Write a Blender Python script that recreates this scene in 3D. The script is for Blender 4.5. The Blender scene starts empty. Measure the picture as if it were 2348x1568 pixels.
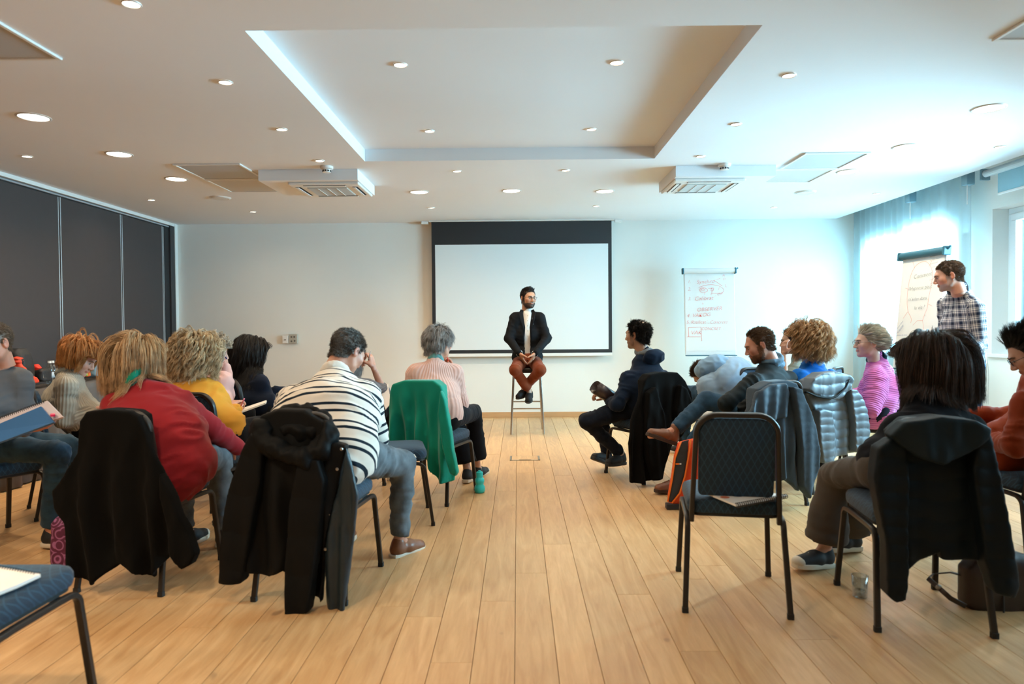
import bpy, bmesh, math, random
import numpy as np
from mathutils import Matrix, Vector, Euler

scene = bpy.context.scene
COL = scene.collection
rng = np.random.default_rng(7)
random.seed(7)
PI = math.pi

# ---------------------------------------------------------------- camera
FPX, CW, CH, EYE = 1565.0, 2348, 1568, 1.25
cam_d = bpy.data.cameras.new('camera'); cam = bpy.data.objects.new('camera', cam_d); COL.objects.link(cam)
cam_d.sensor_width = 36.0; cam_d.lens = 36.0 * FPX / CW; cam_d.clip_start = 0.05; cam_d.clip_end = 200
pitch = math.atan(33 / FPX); yaw = math.atan(13 / FPX); roll = math.radians(-0.45)
_R = Matrix.Rotation(yaw, 3, 'Z') @ Matrix.Rotation(PI / 2 - pitch, 3, 'X') @ Matrix.Rotation(roll, 3, 'Z')
cam.matrix_world = Matrix.Translation((0, 0, EYE)) @ _R.to_4x4()
cam_d.dof.use_dof = True; cam_d.dof.focus_distance = 7.0; cam_d.dof.aperture_fstop = 2.6
scene.camera = cam
_RN = np.array(_R)

def ray(px, py):
    return _RN @ np.array([(px - CW / 2) / FPX, -(py - CH / 2) / FPX, -1.0])
def at(px, py, Y):
    d = ray(px, py); return np.array([0, 0, EYE]) + d * (Y / d[1])
def atz(px, py, z=0.0):
    d = ray(px, py); return np.array([0, 0, EYE]) + d * ((z - EYE) / d[2])
def atx(px, py, x):
    d = ray(px, py); return np.array([0, 0, EYE]) + d * (x / d[0])
def px_of(p):
    q = _RN.T @ (np.array(p) - np.array([0, 0, EYE]))
    return CW / 2 + FPX * q[0] / -q[2], CH / 2 - FPX * q[1] / -q[2]

# ---------------------------------------------------------------- colour management, world, daylight
scene.view_settings.view_transform = 'Standard'; scene.view_settings.look = 'None'
scene.view_settings.gamma = 1.0; scene.view_settings.use_curve_mapping = False
scene.view_settings.exposure = 0.44
w = bpy.data.worlds.new('sky'); scene.world = w; w.use_nodes = True
w.node_tree.nodes['Background'].inputs[0].default_value = (0.62, 0.86, 1.0, 1)
w.node_tree.nodes['Background'].inputs[1].default_value = 2.5
scene.cycles.max_bounces = 7; scene.cycles.diffuse_bounces = 4; scene.cycles.transparent_max_bounces = 12
scene.cycles.caustics_reflective = False; scene.cycles.caustics_refractive = False
scene.cycles.sample_clamp_indirect = 6.0

def area_light(name, loc, rot, sx, sy, power, color, spread=180):
    d = bpy.data.lights.new(name, 'AREA'); d.shape = 'RECTANGLE'; d.size = sx; d.size_y = sy
    d.energy = power; d.color = color; d.spread = math.radians(spread)
    o = bpy.data.objects.new(name, d); COL.objects.link(o); o.location = loc; o.rotation_euler = rot
    return o
# daylight standing outside each window of the right wall
DAY = (0.43, 0.80, 1.0)
WINS = [(-2.0, 0.6), (1.3, 3.9), (4.35, 6.92), (7.25, 9.2)]
for (a, b), pw in zip(WINS, (50, 170, 1700, 4600)):
    rot = Vector((-.80, .42, -.36)).to_track_quat('-Z', 'Z').to_euler()
    area_light('daylight', (6.25, (a + b) / 2 - .5, 2.35), rot, b - a + 1.0, 2.5, pw, DAY, 180)

# ---------------------------------------------------------------- materials
MATS = {}
def srgb(r, g, b):
    f = lambda c: (c / 255) / 12.92 if c / 255 <= 0.04045 else ((c / 255 + 0.055) / 1.055) ** 2.4
    return (f(r), f(g), f(b), 1.0)
def mat(name, col, rough=0.7, metal=0.0, spec=0.5, noise=0.0, nscale=8.0, bump=0.0, bscale=80.0, stretch=(1, 1, 1),
        trans=0.0, emis=None, estr=0.0, sheen=0.0, bdist=0.002, coat=0.0, alpha=1.0, coord='Object', sss=0.0):
    if name in MATS: return MATS[name]
    m = bpy.data.materials.new(name); m.use_nodes = True; nt = m.node_tree; N = nt.nodes; L = nt.links
    b = N['Principled BSDF']; c = col if len(col) == 4 else (*col, 1)
    b.inputs['Base Color'].default_value = c; b.inputs['Roughness'].default_value = rough
    b.inputs['Metallic'].default_value = metal; b.inputs['Specular IOR Level'].default_value = spec
    if trans: b.inputs['Transmission Weight'].default_value = trans
    if sheen: b.inputs['Sheen Weight'].default_value = sheen; b.inputs['Sheen Roughness'].default_value = 0.4
    if coat: b.inputs['Coat Weight'].default_value = coat
    if alpha < 1: b.inputs['Alpha'].default_value = alpha
    if sss: b.inputs['Subsurface Weight'].default_value = sss; b.inputs['Subsurface Radius'].default_value = (0.01, 0.004, 0.002)
    if emis: b.inputs['Emission Color'].default_value = emis; b.inputs['Emission Strength'].default_value = estr
    tc = N.new('ShaderNodeTexCoord'); mp = N.new('ShaderNodeMapping'); mp.inputs['Scale'].default_value = stretch
    L.new(tc.outputs[coord], mp.inputs[0])
    if noise:
        n = N.new('ShaderNodeTexNoise'); n.inputs['Scale'].default_value = nscale; n.inputs['Detail'].default_value = 4
        L.new(mp.outputs[0], n.inputs['Vector'])
        mx = N.new('ShaderNodeMix'); mx.data_type = 'RGBA'
        mx.inputs[6].default_value = (*[max(0, x * (1 - noise)) for x in c[:3]], 1)
        mx.inputs[7].default_value = (*[min(1, x * (1 + noise)) for x in c[:3]], 1)
        L.new(n.outputs['Fac'], mx.inputs[0]); L.new(mx.outputs[2], b.inputs['Base Color'])
    if bump:
        n2 = N.new('ShaderNodeTexNoise'); n2.inputs['Scale'].default_value = bscale; n2.inputs['Detail'].default_value = 3
        L.new(mp.outputs[0], n2.inputs['Vector'])
        bp = N.new('ShaderNodeBump'); bp.inputs['Strength'].default_value = bump; bp.inputs['Distance'].default_value = bdist
        L.new(n2.outputs['Fac'], bp.inputs['Height']); L.new(bp.outputs[0], b.inputs['Normal'])
    MATS[name] = m; m['bsdf'] = b.name
    return m

# ---------------------------------------------------------------- mesh helpers
class MB:
    def __init__(s): s.v = []; s.f = []; s.n = 0
    def add(s, V, F, M=None):
        V = np.asarray(V, float)
        if M is not None:
            M = np.array(M); V = V @ M[:3, :3].T + M[:3, 3]
        s.v.append(V); o = s.n; s.f += [tuple(i + o for i in f) for f in F]; s.n += len(V)
        return s
    def verts(s): return np.concatenate(s.v) if s.v else np.zeros((0, 3))
def mesh_from(name, V, F, m=None, smooth=False):
    me = bpy.data.meshes.new(name)
    if isinstance(F, np.ndarray) and F.ndim == 2:
        nf, k = F.shape
        me.vertices.add(len(V)); me.vertices.foreach_set('co', np.asarray(V, np.float32).ravel())
        me.loops.add(nf * k); me.loops.foreach_set('vertex_index', F.astype(np.int32).ravel())
        me.polygons.add(nf); me.polygons.foreach_set('loop_start', np.arange(0, nf * k, k, dtype=np.int32))
        me.update(calc_edges=True); me.validate()
    else:
        me.from_pydata([tuple(p) for p in np.asarray(V).tolist()], [], [tuple(int(i) for i in f) for f in F])
    if smooth: me.polygons.foreach_set('use_smooth', np.ones(len(me.polygons), bool))
    if m: me.materials.append(m)
    me.update(); return me
ROOTLOC = {}
def props(o, label=None, cat=None, group=None, kind=None):
    if label: o['label'] = label
    if cat: o['category'] = cat
    if group: o['group'] = group
    if kind: o['kind'] = kind
    return o
def obj(name, V, F, m=None, parent=None, smooth=False, world=False, label=None, auto=None):
    """mesh object; world=True: V is in world space and gets moved into the parent's frame"""
    V = np.asarray(V, float)
    if world and parent is not None:
        r = parent
        while r.parent: r = r.parent
        mw = np.array(Matrix.Translation(r.location) @ Euler(r.rotation_euler).to_matrix().to_4x4())
        V = (V - mw[:3, 3]) @ mw[:3, :3]
    me = mesh_from(name, V, F, m, smooth)
    o = bpy.data.objects.new(name, me); COL.objects.link(o)
    if parent is not None: o.parent = parent
    if label: o['label'] = label
    if auto: sharp(me, auto)
    return o
def sharp(me, deg=35):
    me.polygons.foreach_set('use_smooth', np.ones(len(me.polygons), bool))
    me.set_sharp_from_angle(angle=math.radians(deg))
def mb_obj(name, mb, m=None, parent=None, smooth=False, label=None, auto=None, world=False):
    return obj(name, mb.verts(), mb.f, m, parent, smooth, world, label, auto)
def thing(name, label, cat, loc=(0, 0, 0), rotz=0, group=None):
    o = bpy.data.objects.new(name, None); COL.objects.link(o); o.empty_display_size = 0.1
    o.location = loc; o.rotation_euler = (0, 0, rotz)
    return props(o, label, cat, group)
def single(name, V, F, m, label, cat, origin=None, group=None, smooth=False, auto=None):
    V = np.asarray(V, float)
    if origin is None: origin = np.array([*(V.min(0)[:2] + V.max(0)[:2]) / 2, V.min(0)[2]])
    o = obj(name, V - np.array(origin), F, m, None, smooth, auto=auto); o.location = origin
    return props(o, label, cat, group)
def dup(root, label=None, group=None, loc=None, rotz=None):
    r = root.copy(); COL.objects.link(r)
    if loc is not None: r.location = loc
    if rotz is not None: r.rotation_euler = (0, 0, rotz)
    if label: r['label'] = label
    if group: r['group'] = group
    for ch in list(root.children):
        c = ch.copy(); COL.objects.link(c); c.parent = r
        for g in list(ch.children):
            d = g.copy(); COL.objects.link(d); d.parent = c
    return r

def box(x0, x1, y0, y1, z0, z1):
    V = [(x, y, z) for z in (z0, z1) for y in (y0, y1) for x in (x0, x1)]
    F = [(0, 2, 3, 1), (4, 5, 7, 6), (0, 1, 5, 4), (2, 6, 7, 3), (0, 4, 6, 2), (1, 3, 7, 5)]
    return np.array(V, float), F
def rbox(x0, x1, y0, y1, z0, z1, r=0.005, seg=2):
    bm = bmesh.new(); bmesh.ops.create_cube(bm, size=1)
    for v in bm.verts:
        v.co = Vector(((x0 + x1) / 2 + v.co.x * (x1 - x0), (y0 + y1) / 2 + v.co.y * (y1 - y0), (z0 + z1) / 2 + v.co.z * (z1 - z0)))
    bmesh.ops.bevel(bm, geom=bm.edges[:], offset=r, segments=seg, profile=0.5, affect='EDGES')
    V = np.array([v.co[:] for v in bm.verts]); F = [tuple(v.index for v in f.verts) for f in bm.faces]; bm.free()
    return V, F
def unit(v):
    v = np.asarray(v, float); n = np.linalg.norm(v); return v / n if n > 1e-9 else v
def tube(path, r, n=8, ref=(0, 0, 1), rect=None, cap=True, closed=False):
    """sweep; r scalar/list; rect=(a,b) gives a rounded rectangular section: a along side, b along ref-ish"""
    P = np.asarray(path, float); K = len(P)
    R = np.full(K, r) if np.isscalar(r) else np.asarray(r, float)
    V = []; side = None
    for i in range(K):
        if closed: t = unit(P[(i + 1) % K] - P[i - 1])
        else: t = unit(P[min(i + 1, K - 1)] - P[max(i - 1, 0)])
        if side is None:
            s = np.cross(t, ref)
            if np.linalg.norm(s) < 1e-3: s = np.cross(t, (1, 0, 0))
            side = unit(s)
        else:
            side = unit(side - t * np.dot(side, t))
        up = np.cross(side, t)
        for k in range(n):
            a = 2 * PI * (k + .5) / n; c, s_ = math.cos(a), math.sin(a)
            if rect:
                e = 0.45; c = math.copysign(abs(c) ** e, c); s_ = math.copysign(abs(s_) ** e, s_)
                V.append(P[i] + (side * c * rect[0] + up * s_ * rect[1]) * R[i])
            else: V.append(P[i] + (side * c + up * s_) * R[i])
    F = []
    for i in range(K if closed else K - 1):
        j = (i + 1) % K
        for k in range(n):
            k2 = (k + 1) % n
            F.append((i * n + k, i * n + k2, j * n + k2, j * n + k))
    if cap and not closed:
        F.append(tuple(range(n - 1, -1, -1))); F.append(tuple((K - 1) * n + k for k in range(n)))
    return np.array(V), F
def lathe(prof, n=24, c=(0, 0, 0)):
    V = []; F = []; K = len(prof)
    for (r, z) in prof:
        for k in range(n):
            a = 2 * PI * k / n; V.append((c[0] + r * math.cos(a), c[1] + r * math.sin(a), c[2] + z))
    for i in range(K - 1):
        for k in range(n):
            k2 = (k + 1) % n; F.append((i * n + k, i * n + k2, (i + 1) * n + k2, (i + 1) * n + k))
    if prof[0][0] > 1e-6: F.append(tuple(range(n - 1, -1, -1)))
    if prof[-1][0] > 1e-6: F.append(tuple((K - 1) * n + k for k in range(n)))
    return np.array(V), F
def ellip(c, r, n=16, m=10, M=None):
    V = []; F = []
    for i in range(m + 1):
        t = PI * i / m
        for k in range(n):
            a = 2 * PI * k / n
            V.append((r[0] * math.sin(t) * math.cos(a), r[1] * math.sin(t) * math.sin(a), r[2] * math.cos(t)))
    for i in range(m):
        for k in range(n):
            k2 = (k + 1) % n; F.append((i * n + k, (i + 1) * n + k, (i + 1) * n + k2, i * n + k2))
    V = np.array(V)
    if M is not None: V = V @ np.asarray(M)[:3, :3].T
    return V + np.array(c), F
def arc(c, r, a0, a1, n, plane='yz'):
    out = []
    for i in range(n + 1):
        a = math.radians(a0 + (a1 - a0) * i / n)
        u, v = c[0] + r * math.cos(a), c[1] + r * math.sin(a); out.append((u, v))
    return out

# ---------------------------------------------------------------- value noise
_P = rng.permutation(256); _P = np.concatenate([_P, _P, _P]); _G = rng.random(256) * 2 - 1
def vnoise(p):
    p = np.asarray(p, float); i = np.floor(p).astype(int); f = p - i; f = f * f * (3 - 2 * f); i &= 255
    def h(a, b, c): return _G[_P[_P[_P[(i[:, 0] + a) & 255] + ((i[:, 1] + b) & 255)] + ((i[:, 2] + c) & 255)]]
    x, y, z = f[:, 0], f[:, 1], f[:, 2]
    l = lambda a, b, t: a + (b - a) * t
    return l(l(l(h(0, 0, 0), h(1, 0, 0), x), l(h(0, 1, 0), h(1, 1, 0), x), y),
             l(l(h(0, 0, 1), h(1, 0, 1), x), l(h(0, 1, 1), h(1, 1, 1), x), y), z)

# ---------------------------------------------------------------- signed-distance modelling (surface nets)
class SDF:
    def __init__(s, lo, hi, h):
        s.lo = np.asarray(lo, float) - 2 * h; s.h = h
        s.n = np.maximum(4, np.ceil((np.asarray(hi, float) + 2 * h - s.lo) / h).astype(int) + 1)
        s.g = np.full(s.n, 1.0, np.float32)
        s.ax = [s.lo[i] + h * np.arange(s.n[i]) for i in range(3)]
    def _sub(s, lo, hi):
        a = np.clip(np.floor((np.asarray(lo) - s.lo) / s.h).astype(int), 0, s.n)
        b = np.clip(np.ceil((np.asarray(hi) - s.lo) / s.h).astype(int) + 1, 0, s.n)
        if np.any(b <= a): return None, None
        X, Y, Z = np.meshgrid(*[s.ax[i][a[i]:b[i]] for i in range(3)], indexing='ij')
        return tuple(slice(a[i], b[i]) for i in range(3)), np.stack([X, Y, Z], -1)
    def put(s, f, lo, hi, k=0.02, op='add'):
        m = k + 3 * s.h
        sl, P = s._sub(np.asarray(lo) - m, np.asarray(hi) + m)
        if sl is None: return s
        d = f(P).astype(np.float32); g = s.g[sl]
        if op == 'add':
            if k > 0:
                h = np.maximum(k - np.abs(g - d), 0) / k; s.g[sl] = np.minimum(g, d) - h * h * k * .25
            else: s.g[sl] = np.minimum(g, d)
        else:
            d = -d
            if k > 0:
                h = np.maximum(k - np.abs(g - d), 0) / k; s.g[sl] = np.maximum(g, d) + h * h * k * .25
            else: s.g[sl] = np.maximum(g, d)
        return s
    def cone(s, p0, p1, r0, r1, k=0.02, n=None, sc=1.0, op='add'):
        p0 = np.asarray(p0, float); p1 = np.asarray(p1, float)
        R = max(r0, r1) * max(1, sc)
        def f(P):
            q = P - p0; ax = p1 - p0
            if n is not None:
                nn = unit(n); q = q - (q @ nn)[..., None] * nn * (1 - 1 / sc); ax = ax - nn * (ax @ nn) * (1 - 1 / sc)
            L2 = max(ax @ ax, 1e-9); t = np.clip((q @ ax) / L2, 0, 1)
            return np.linalg.norm(q - t[..., None] * ax, axis=-1) - (r0 + (r1 - r0) * t)
        return s.put(f, np.minimum(p0, p1) - R, np.maximum(p0, p1) + R, k, op)
    def ell(s, c, r, k=0.02, M=None, op='add'):
        c = np.asarray(c, float); r = np.asarray(r, float); R = max(r)
        A = np.eye(3) if M is None else np.asarray(M)[:3, :3]
        def f(P):
            q = (P - c) @ A; k0 = np.linalg.norm(q / r, axis=-1); k1 = np.linalg.norm(q / (r * r), axis=-1)
            return k0 * (k0 - 1) / np.maximum(k1, 1e-6)
        return s.put(f, c - R, c + R, k, op)
    def rbox(s, c, hsz, rr=0.01, k=0.0, M=None, op='add'):
        c = np.asarray(c, float); hsz = np.asarray(hsz, float); R = np.linalg.norm(hsz)
        A = np.eye(3) if M is None else np.asarray(M)[:3, :3]
        def f(P):
            q = np.abs((P - c) @ A) - hsz + rr
            return np.linalg.norm(np.maximum(q, 0), axis=-1) + np.minimum(q.max(-1), 0) - rr
        return s.put(f, c - R, c + R, k, op)
    def mesh(s, relax=1):
        g = s.g; inside = g < 0; n0, n1, n2 = g.shape
        cs = [inside[a:n0 - 1 + a, b:n1 - 1 + b, c:n2 - 1 + c] for a in (0, 1) for b in (0, 1) for c in (0, 1)]
        sm = sum(x.astype(np.int8) for x in cs); act = (sm > 0) & (sm < 8)
        I = np.argwhere(act); idx = -np.ones(act.shape, int); idx[tuple(I.T)] = np.arange(len(I))
        if len(I) == 0: return np.zeros((0, 3)), np.zeros((0, 4), int)
        corners = np.array([(a, b, c) for a in (0, 1) for b in (0, 1) for c in (0, 1)])
        val = np.stack([g[I[:, 0] + a, I[:, 1] + b, I[:, 2] + c] for a, b, c in corners], 1)
        acc = np.zeros((len(I), 3)); cnt = np.zeros(len(I))
        for i in range(8):
            for j in range(i + 1, 8):
                if np.abs(corners[i] - corners[j]).sum() != 1: continue
                va, vb = val[:, i], val[:, j]; x = (va < 0) != (vb < 0)
                t = np.where(x, va / np.where(np.abs(va - vb) < 1e-9, 1, va - vb), 0)
                acc += x[:, None] * (corners[i] + t[:, None] * (corners[j] - corners[i])); cnt += x
        V = s.lo + s.h * (I + acc / np.maximum(cnt, 1)[:, None])
        Q = []
        for ax in range(3):
            o1, o2 = (ax + 1) % 3, (ax + 2) % 3
            sl0 = [slice(1, -1)] * 3; sl0[ax] = slice(0, -1); sl1 = list(sl0); sl1[ax] = slice(1, None)
            a = inside[tuple(sl0)]; b = inside[tuple(sl1)]
            E = np.argwhere(a != b)
            if not len(E): continue
            fl = a[tuple(E.T)]; base = E.copy()
            base[:, o1] += 1; base[:, o2] += 1
            def cell(d1, d2):
                c = base.copy(); c[:, o1] -= d1; c[:, o2] -= d2; return idx[tuple(c.T)]
            q = np.stack([cell(1, 1), cell(0, 1), cell(0, 0), cell(1, 0)], 1)
            q[~fl] = q[~fl][:, ::-1]; Q.append(q)
        Q = np.concatenate(Q); Q = Q[(Q >= 0).all(1)]
        for _ in range(relax): V = laplace(V, Q, 0.5)
        return V, Q
def laplace(V, Q, a=0.5):
    acc = np.zeros_like(V); cnt = np.zeros(len(V))
    for i in range(4):
        j = (i + 1) % 4
        for d in range(3):
            acc[:, d] += np.bincount(Q[:, i], V[Q[:, j], d], len(V)) + np.bincount(Q[:, j], V[Q[:, i], d], len(V))
        cnt += np.bincount(Q[:, i], minlength=len(V)) + np.bincount(Q[:, j], minlength=len(V))
    return V + a * (acc / np.maximum(cnt, 1)[:, None] - V)
def normals(V, Q):
    fn = np.cross(V[Q[:, 2]] - V[Q[:, 0]], V[Q[:, 3]] - V[Q[:, 1]])
    N = np.zeros_like(V)
    for i in range(Q.shape[1]):
        for d in range(3): N[:, d] += np.bincount(Q[:, i], fn[:, d], len(V))
    return N / np.maximum(np.linalg.norm(N, axis=1), 1e-12)[:, None]
def poly_sd(pts, X, Z):
    """signed distance to a 2D polygon"""
    pts = np.asarray(pts, float); d = np.full(X.shape, 1e9); ins = np.zeros(X.shape, bool); n = len(pts)
    for i in range(n):
        a, b = pts[i], pts[(i + 1) % n]; e = b - a; wx, wz = X - a[0], Z - a[1]
        t = np.clip((wx * e[0] + wz * e[1]) / max(e @ e, 1e-12), 0, 1)
        d = np.minimum(d, (wx - t * e[0]) ** 2 + (wz - t * e[1]) ** 2)
        c = ((a[1] > Z) != (b[1] > Z)) & (X < (b[0] - a[0]) * (Z - a[1]) / (b[1] - a[1] + 1e-12) + a[0]); ins ^= c
    return np.where(ins, -1, 1) * np.sqrt(d)
# ================================================================ ROOM
CEIL = 2.72; LX = -4.76; RX = 4.78; BY = 9.5; FY = -3.2
def structure(name, V, F, m, **k):
    o = obj(name, V, F, m, **k); o['kind'] = 'structure'; return o
wall_m = mat('wall_paint', srgb(232, 232, 226), 0.85, noise=0.02, nscale=3, bump=0.05, bscale=120)
ceil_m = mat('ceiling_paint', srgb(236, 239, 241), 0.9, noise=0.015, nscale=2, bump=0.03, bscale=60)
white_m = mat('white_plastic', srgb(232, 232, 228), 0.45)
alu_m = mat('aluminium', (0.75, 0.76, 0.77), 0.35, 0.9, bump=0.02)
black_m = mat('black_fabric_border', (0.012, 0.013, 0.015), 0.6, noise=0.1)

# floor: a slab carrying single oak planks
slab_m = mat('floor_joint', srgb(150, 116, 78), 0.9, noise=0.1)
V, F = box(LX - .1, RX + .1, FY - .1, BY + .1, -0.12, -0.012)
floor = structure('floor', V, F, slab_m)
def plank_material():
    m = mat('oak_plank', srgb(214, 180, 134), 0.42); nt = m.node_tree; N = nt.nodes; L = nt.links; b = N['Principled BSDF']
    tc = N.new('ShaderNodeTexCoord'); oi = N.new('ShaderNodeObjectInfo')
    ad = N.new('ShaderNodeVectorMath'); ad.operation = 'ADD'
    sc = N.new('ShaderNodeVectorMath'); sc.operation = 'SCALE'; sc.inputs['Scale'].default_value = 37.0
    cmb = N.new('ShaderNodeCombineXYZ')
    for i in range(3): L.new(oi.outputs['Random'], cmb.inputs[i])
    L.new(cmb.outputs[0], sc.inputs[0]); L.new(tc.outputs['Object'], ad.inputs[0]); L.new(sc.outputs[0], ad.inputs[1])
    mp = N.new('ShaderNodeMapping'); mp.inputs['Scale'].default_value = (14, 1.3, 1); L.new(ad.outputs[0], mp.inputs[0])
    n1 = N.new('ShaderNodeTexNoise'); n1.inputs['Scale'].default_value = 1.6; n1.inputs['Detail'].default_value = 6; n1.inputs['Distortion'].default_value = 1.4
    L.new(mp.outputs[0], n1.inputs['Vector'])
    wv = N.new('ShaderNodeTexNoise'); wv.inputs['Scale'].default_value = 9; wv.inputs['Detail'].default_value = 5; wv.inputs['Roughness'].default_value = .7
    L.new(mp.outputs[0], wv.inputs['Vector'])
    cr = N.new('ShaderNodeValToRGB'); e = cr.color_ramp.elements
    e[0].position = 0.3; e[0].color = srgb(198, 152, 102); e[1].position = 0.72; e[1].color = srgb(222, 182, 132)
    L.new(n1.outputs['Fac'], cr.inputs[0])
    # per plank tone
    hs = N.new('ShaderNodeHueSaturation'); mr = N.new('ShaderNodeMapRange'); mr.inputs[3].default_value = 0.94; mr.inputs[4].default_value = 1.12
    L.new(oi.outputs['Random'], mr.inputs[0]); L.new(mr.outputs[0], hs.inputs['Value']); L.new(cr.outputs[0], hs.inputs['Color'])
    mx = N.new('ShaderNodeMix'); mx.data_type = 'RGBA'; mx.blend_type = 'MULTIPLY'; mx.inputs[0].default_value = .22
    L.new(hs.outputs[0], mx.inputs[6]); L.new(wv.outputs['Fac'], mx.inputs[7])
    # scattered dark knots
    n3 = N.new('ShaderNodeTexNoise'); n3.inputs['Scale'].default_value = 5; n3.inputs['Detail'].default_value = 1
    mp3 = N.new('ShaderNodeMapping'); mp3.inputs['Scale'].default_value = (2.2, 1.2, 1); L.new(ad.outputs[0], mp3.inputs[0]); L.new(mp3.outputs[0], n3.inputs['Vector'])
    k = N.new('ShaderNodeMapRange'); k.inputs[1].default_value = .78; k.inputs[2].default_value = .84; k.inputs[3].default_value = 1; k.inputs[4].default_value = .6
    L.new(n3.outputs['Fac'], k.inputs[0])
    mx2 = N.new('ShaderNodeMix'); mx2.data_type = 'RGBA'; mx2.blend_type = 'MULTIPLY'; mx2.inputs[0].default_value = 1
    L.new(mx.outputs[2], mx2.inputs[6]); L.new(k.outputs[0], mx2.inputs[7]); L.new(mx2.outputs[2], b.inputs['Base Color'])
    rr = N.new('ShaderNodeMapRange'); rr.inputs[3].default_value = .34; rr.inputs[4].default_value = .55
    L.new(n1.outputs['Fac'], rr.inputs[0]); L.new(rr.outputs[0], b.inputs['Roughness'])
    bp = N.new('ShaderNodeBump'); bp.inputs['Strength'].default_value = .12; bp.inputs['Distance'].default_value = .002
    L.new(wv.outputs['Fac'], bp.inputs['Height']); L.new(bp.outputs[0], b.inputs['Normal'])
    return m
oak = plank_material()
PWD = 0.158; rp = random.Random(3); count = 0; rest = MB()
x = LX
xs = []
while x < RX: xs.append((x, min(x + PWD, RX))); x += PWD
for (a, b) in xs:
    y = FY - rp.random() * 2.0
    while y < BY:
        ln = rp.choice([1.8, 2.1, 2.4, 2.4]); y0, y1 = max(y, FY), min(y + ln, BY); y += ln
        if y1 - y0 < .02: continue
        g = 0.0006; dz = rp.random() * .0004
        V, F = box(a + g, b - g, y0 + g, y1 - g, -0.012, -0.0006 + dz)
        V = V.copy(); top = V[:, 2] > -.01
        ymid, xm = (y0 + y1) / 2, (a + b) / 2
        V[top, 0] += np.where(V[top, 0] > xm, -.0008, .0008)
        if y1 > 2.36:
            count += 1; obj('plank', V - np.array([xm, ymid, 0]), F, oak, floor).location = (xm, ymid, 0)
        else: rest.add(V, F)
mb_obj('plank_field', rest, oak, floor)['kind'] = 'stuff'
print('planks', count)

# ceiling with the recess cut out
RXA, RXB, RYA, RYB, RZ = -1.33, 1.21, 3.38, 6.02, 2.825
CX1 = 4.42
mb = MB()
for (x0, x1, y0, y1) in ((LX - .1, RXA, FY, BY), (RXB, CX1, FY, BY), (RXA, RXB, FY, RYA), (RXA, RXB, RYB, BY)):
    mb.add(*box(x0, x1, y0, y1, CEIL, CEIL + .2))
mb.add(*box(RXA - .05, RXB + .05, RYA - .05, RYB + .05, RZ, RZ + .095))
mb.add(*box(CX1, RX + .1, FY, BY, CEIL + .17, CEIL + .2))      # top of the curtain trough
ceiling = mb_obj('ceiling', mb, ceil_m); ceiling['kind'] = 'structure'
wf = structure('wall_far', *box(LX - .1, RX + .1, BY, BY + .12, -.1, CEIL + .2), wall_m)
wn = structure('wall_near', *box(LX - .1, RX + .1, FY - .12, FY, -.1, CEIL + .2), wall_m)
base_m = mat('oak_skirting', srgb(196, 150, 104), 0.45, noise=0.15, nscale=4, stretch=(1, 8, 30), bump=.05)
structure('baseboard_far', *rbox(LX + .3, CX1 + .2, BY - .016, BY, 0, .072, .003), base_m)

# left wall: operable partition of dark panels
part_m = mat('partition_cloth', srgb(66, 58, 56), 0.85, noise=0.05, nscale=14, bump=.25, bscale=400, bdist=.001)
dark_m = mat('partition_gap', srgb(34, 32, 33), 0.7, noise=.1)
pf_m = mat('aluminium_profile', srgb(176, 182, 186), 0.4, 0.35, noise=.04)
wl = structure('wall_left', *box(LX - .12, LX - .06, FY, BY, -.1, CEIL + .2), dark_m)
edges = [FY + .05, -1.79, -0.68, .43, 1.54, 2.65, 3.76, 4.87, 5.98, 7.09, 8.20, 9.16]
for a, b in zip(edges[:-1], edges[1:]):
    p = obj('partition_panel', *rbox(LX - .06, LX, a + .008, b - .008, .02, 2.645, .003), part_m, wl)
for e in edges[1:]:
    for d in (-.016, .016):
        obj('joint_profile', *rbox(LX - .03, LX + .004, e + d - .007, e + d + .007, .02, 2.645, .002), pf_m, wl)
obj('end_jamb', *rbox(LX - .06, LX + .01, 9.185, 9.30, 0, 2.66, .003), dark_m, wl)
obj('end_post', *rbox(LX - .06, LX + .03, 9.31, 9.42, 0, 2.68, .003), mat('post_dark', srgb(52, 50, 52), .6, noise=.05), wl)
structure('trim_1', *rbox(LX - .06, LX + .035, 9.425, BY, 0, CEIL, .003), white_m)
structure('trim_2', *rbox(LX - .05, LX + .03, FY, BY - .07, 2.682, CEIL, .003), white_m)
structure('trim_3', *rbox(LX - .05, LX + .012, FY, BY - .07, 2.655, 2.672, .002), pf_m)

# right wall with window openings
mb = MB(); WZ0, WZ1 = 0.95, 2.40
ys = [FY] + [v for p in WINS for v in p] + [BY]
for i in range(0, len(ys), 2): mb.add(*box(RX, RX + .3, ys[i], ys[i + 1], 0, CEIL + .2))
for a, b in WINS:
    mb.add(*box(RX, RX + .3, a, b, 0, WZ0 - .03)); mb.add(*box(RX, RX + .3, a, b, WZ1, CEIL + .2))
wr = mb_obj('wall_right', mb, wall_m); wr['kind'] = 'structure'
frame_m = mat('window_frame_white', srgb(225, 232, 235), .35, noise=.01)
def glass_material():
    m = bpy.data.materials.new('window_glass'); m.use_nodes = True; N = m.node_tree.nodes; L = m.node_tree.links
    N.remove(N['Principled BSDF']); t = N.new('ShaderNodeBsdfTransparent'); t.inputs[0].default_value = (.93, .97, .98, 1)
    g = N.new('ShaderNodeBsdfGlossy'); g.inputs['Roughness'].default_value = .02; mx = N.new('ShaderNodeMixShader')
    fr = N.new('ShaderNodeFresnel'); fr.inputs[0].default_value = 1.45
    L.new(fr.outputs[0], mx.inputs[0]); L.new(t.outputs[0], mx.inputs[1]); L.new(g.outputs[0], mx.inputs[2])
    L.new(mx.outputs[0], N['Material Output'].inputs[0]); return m
glass_m = glass_material()
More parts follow.
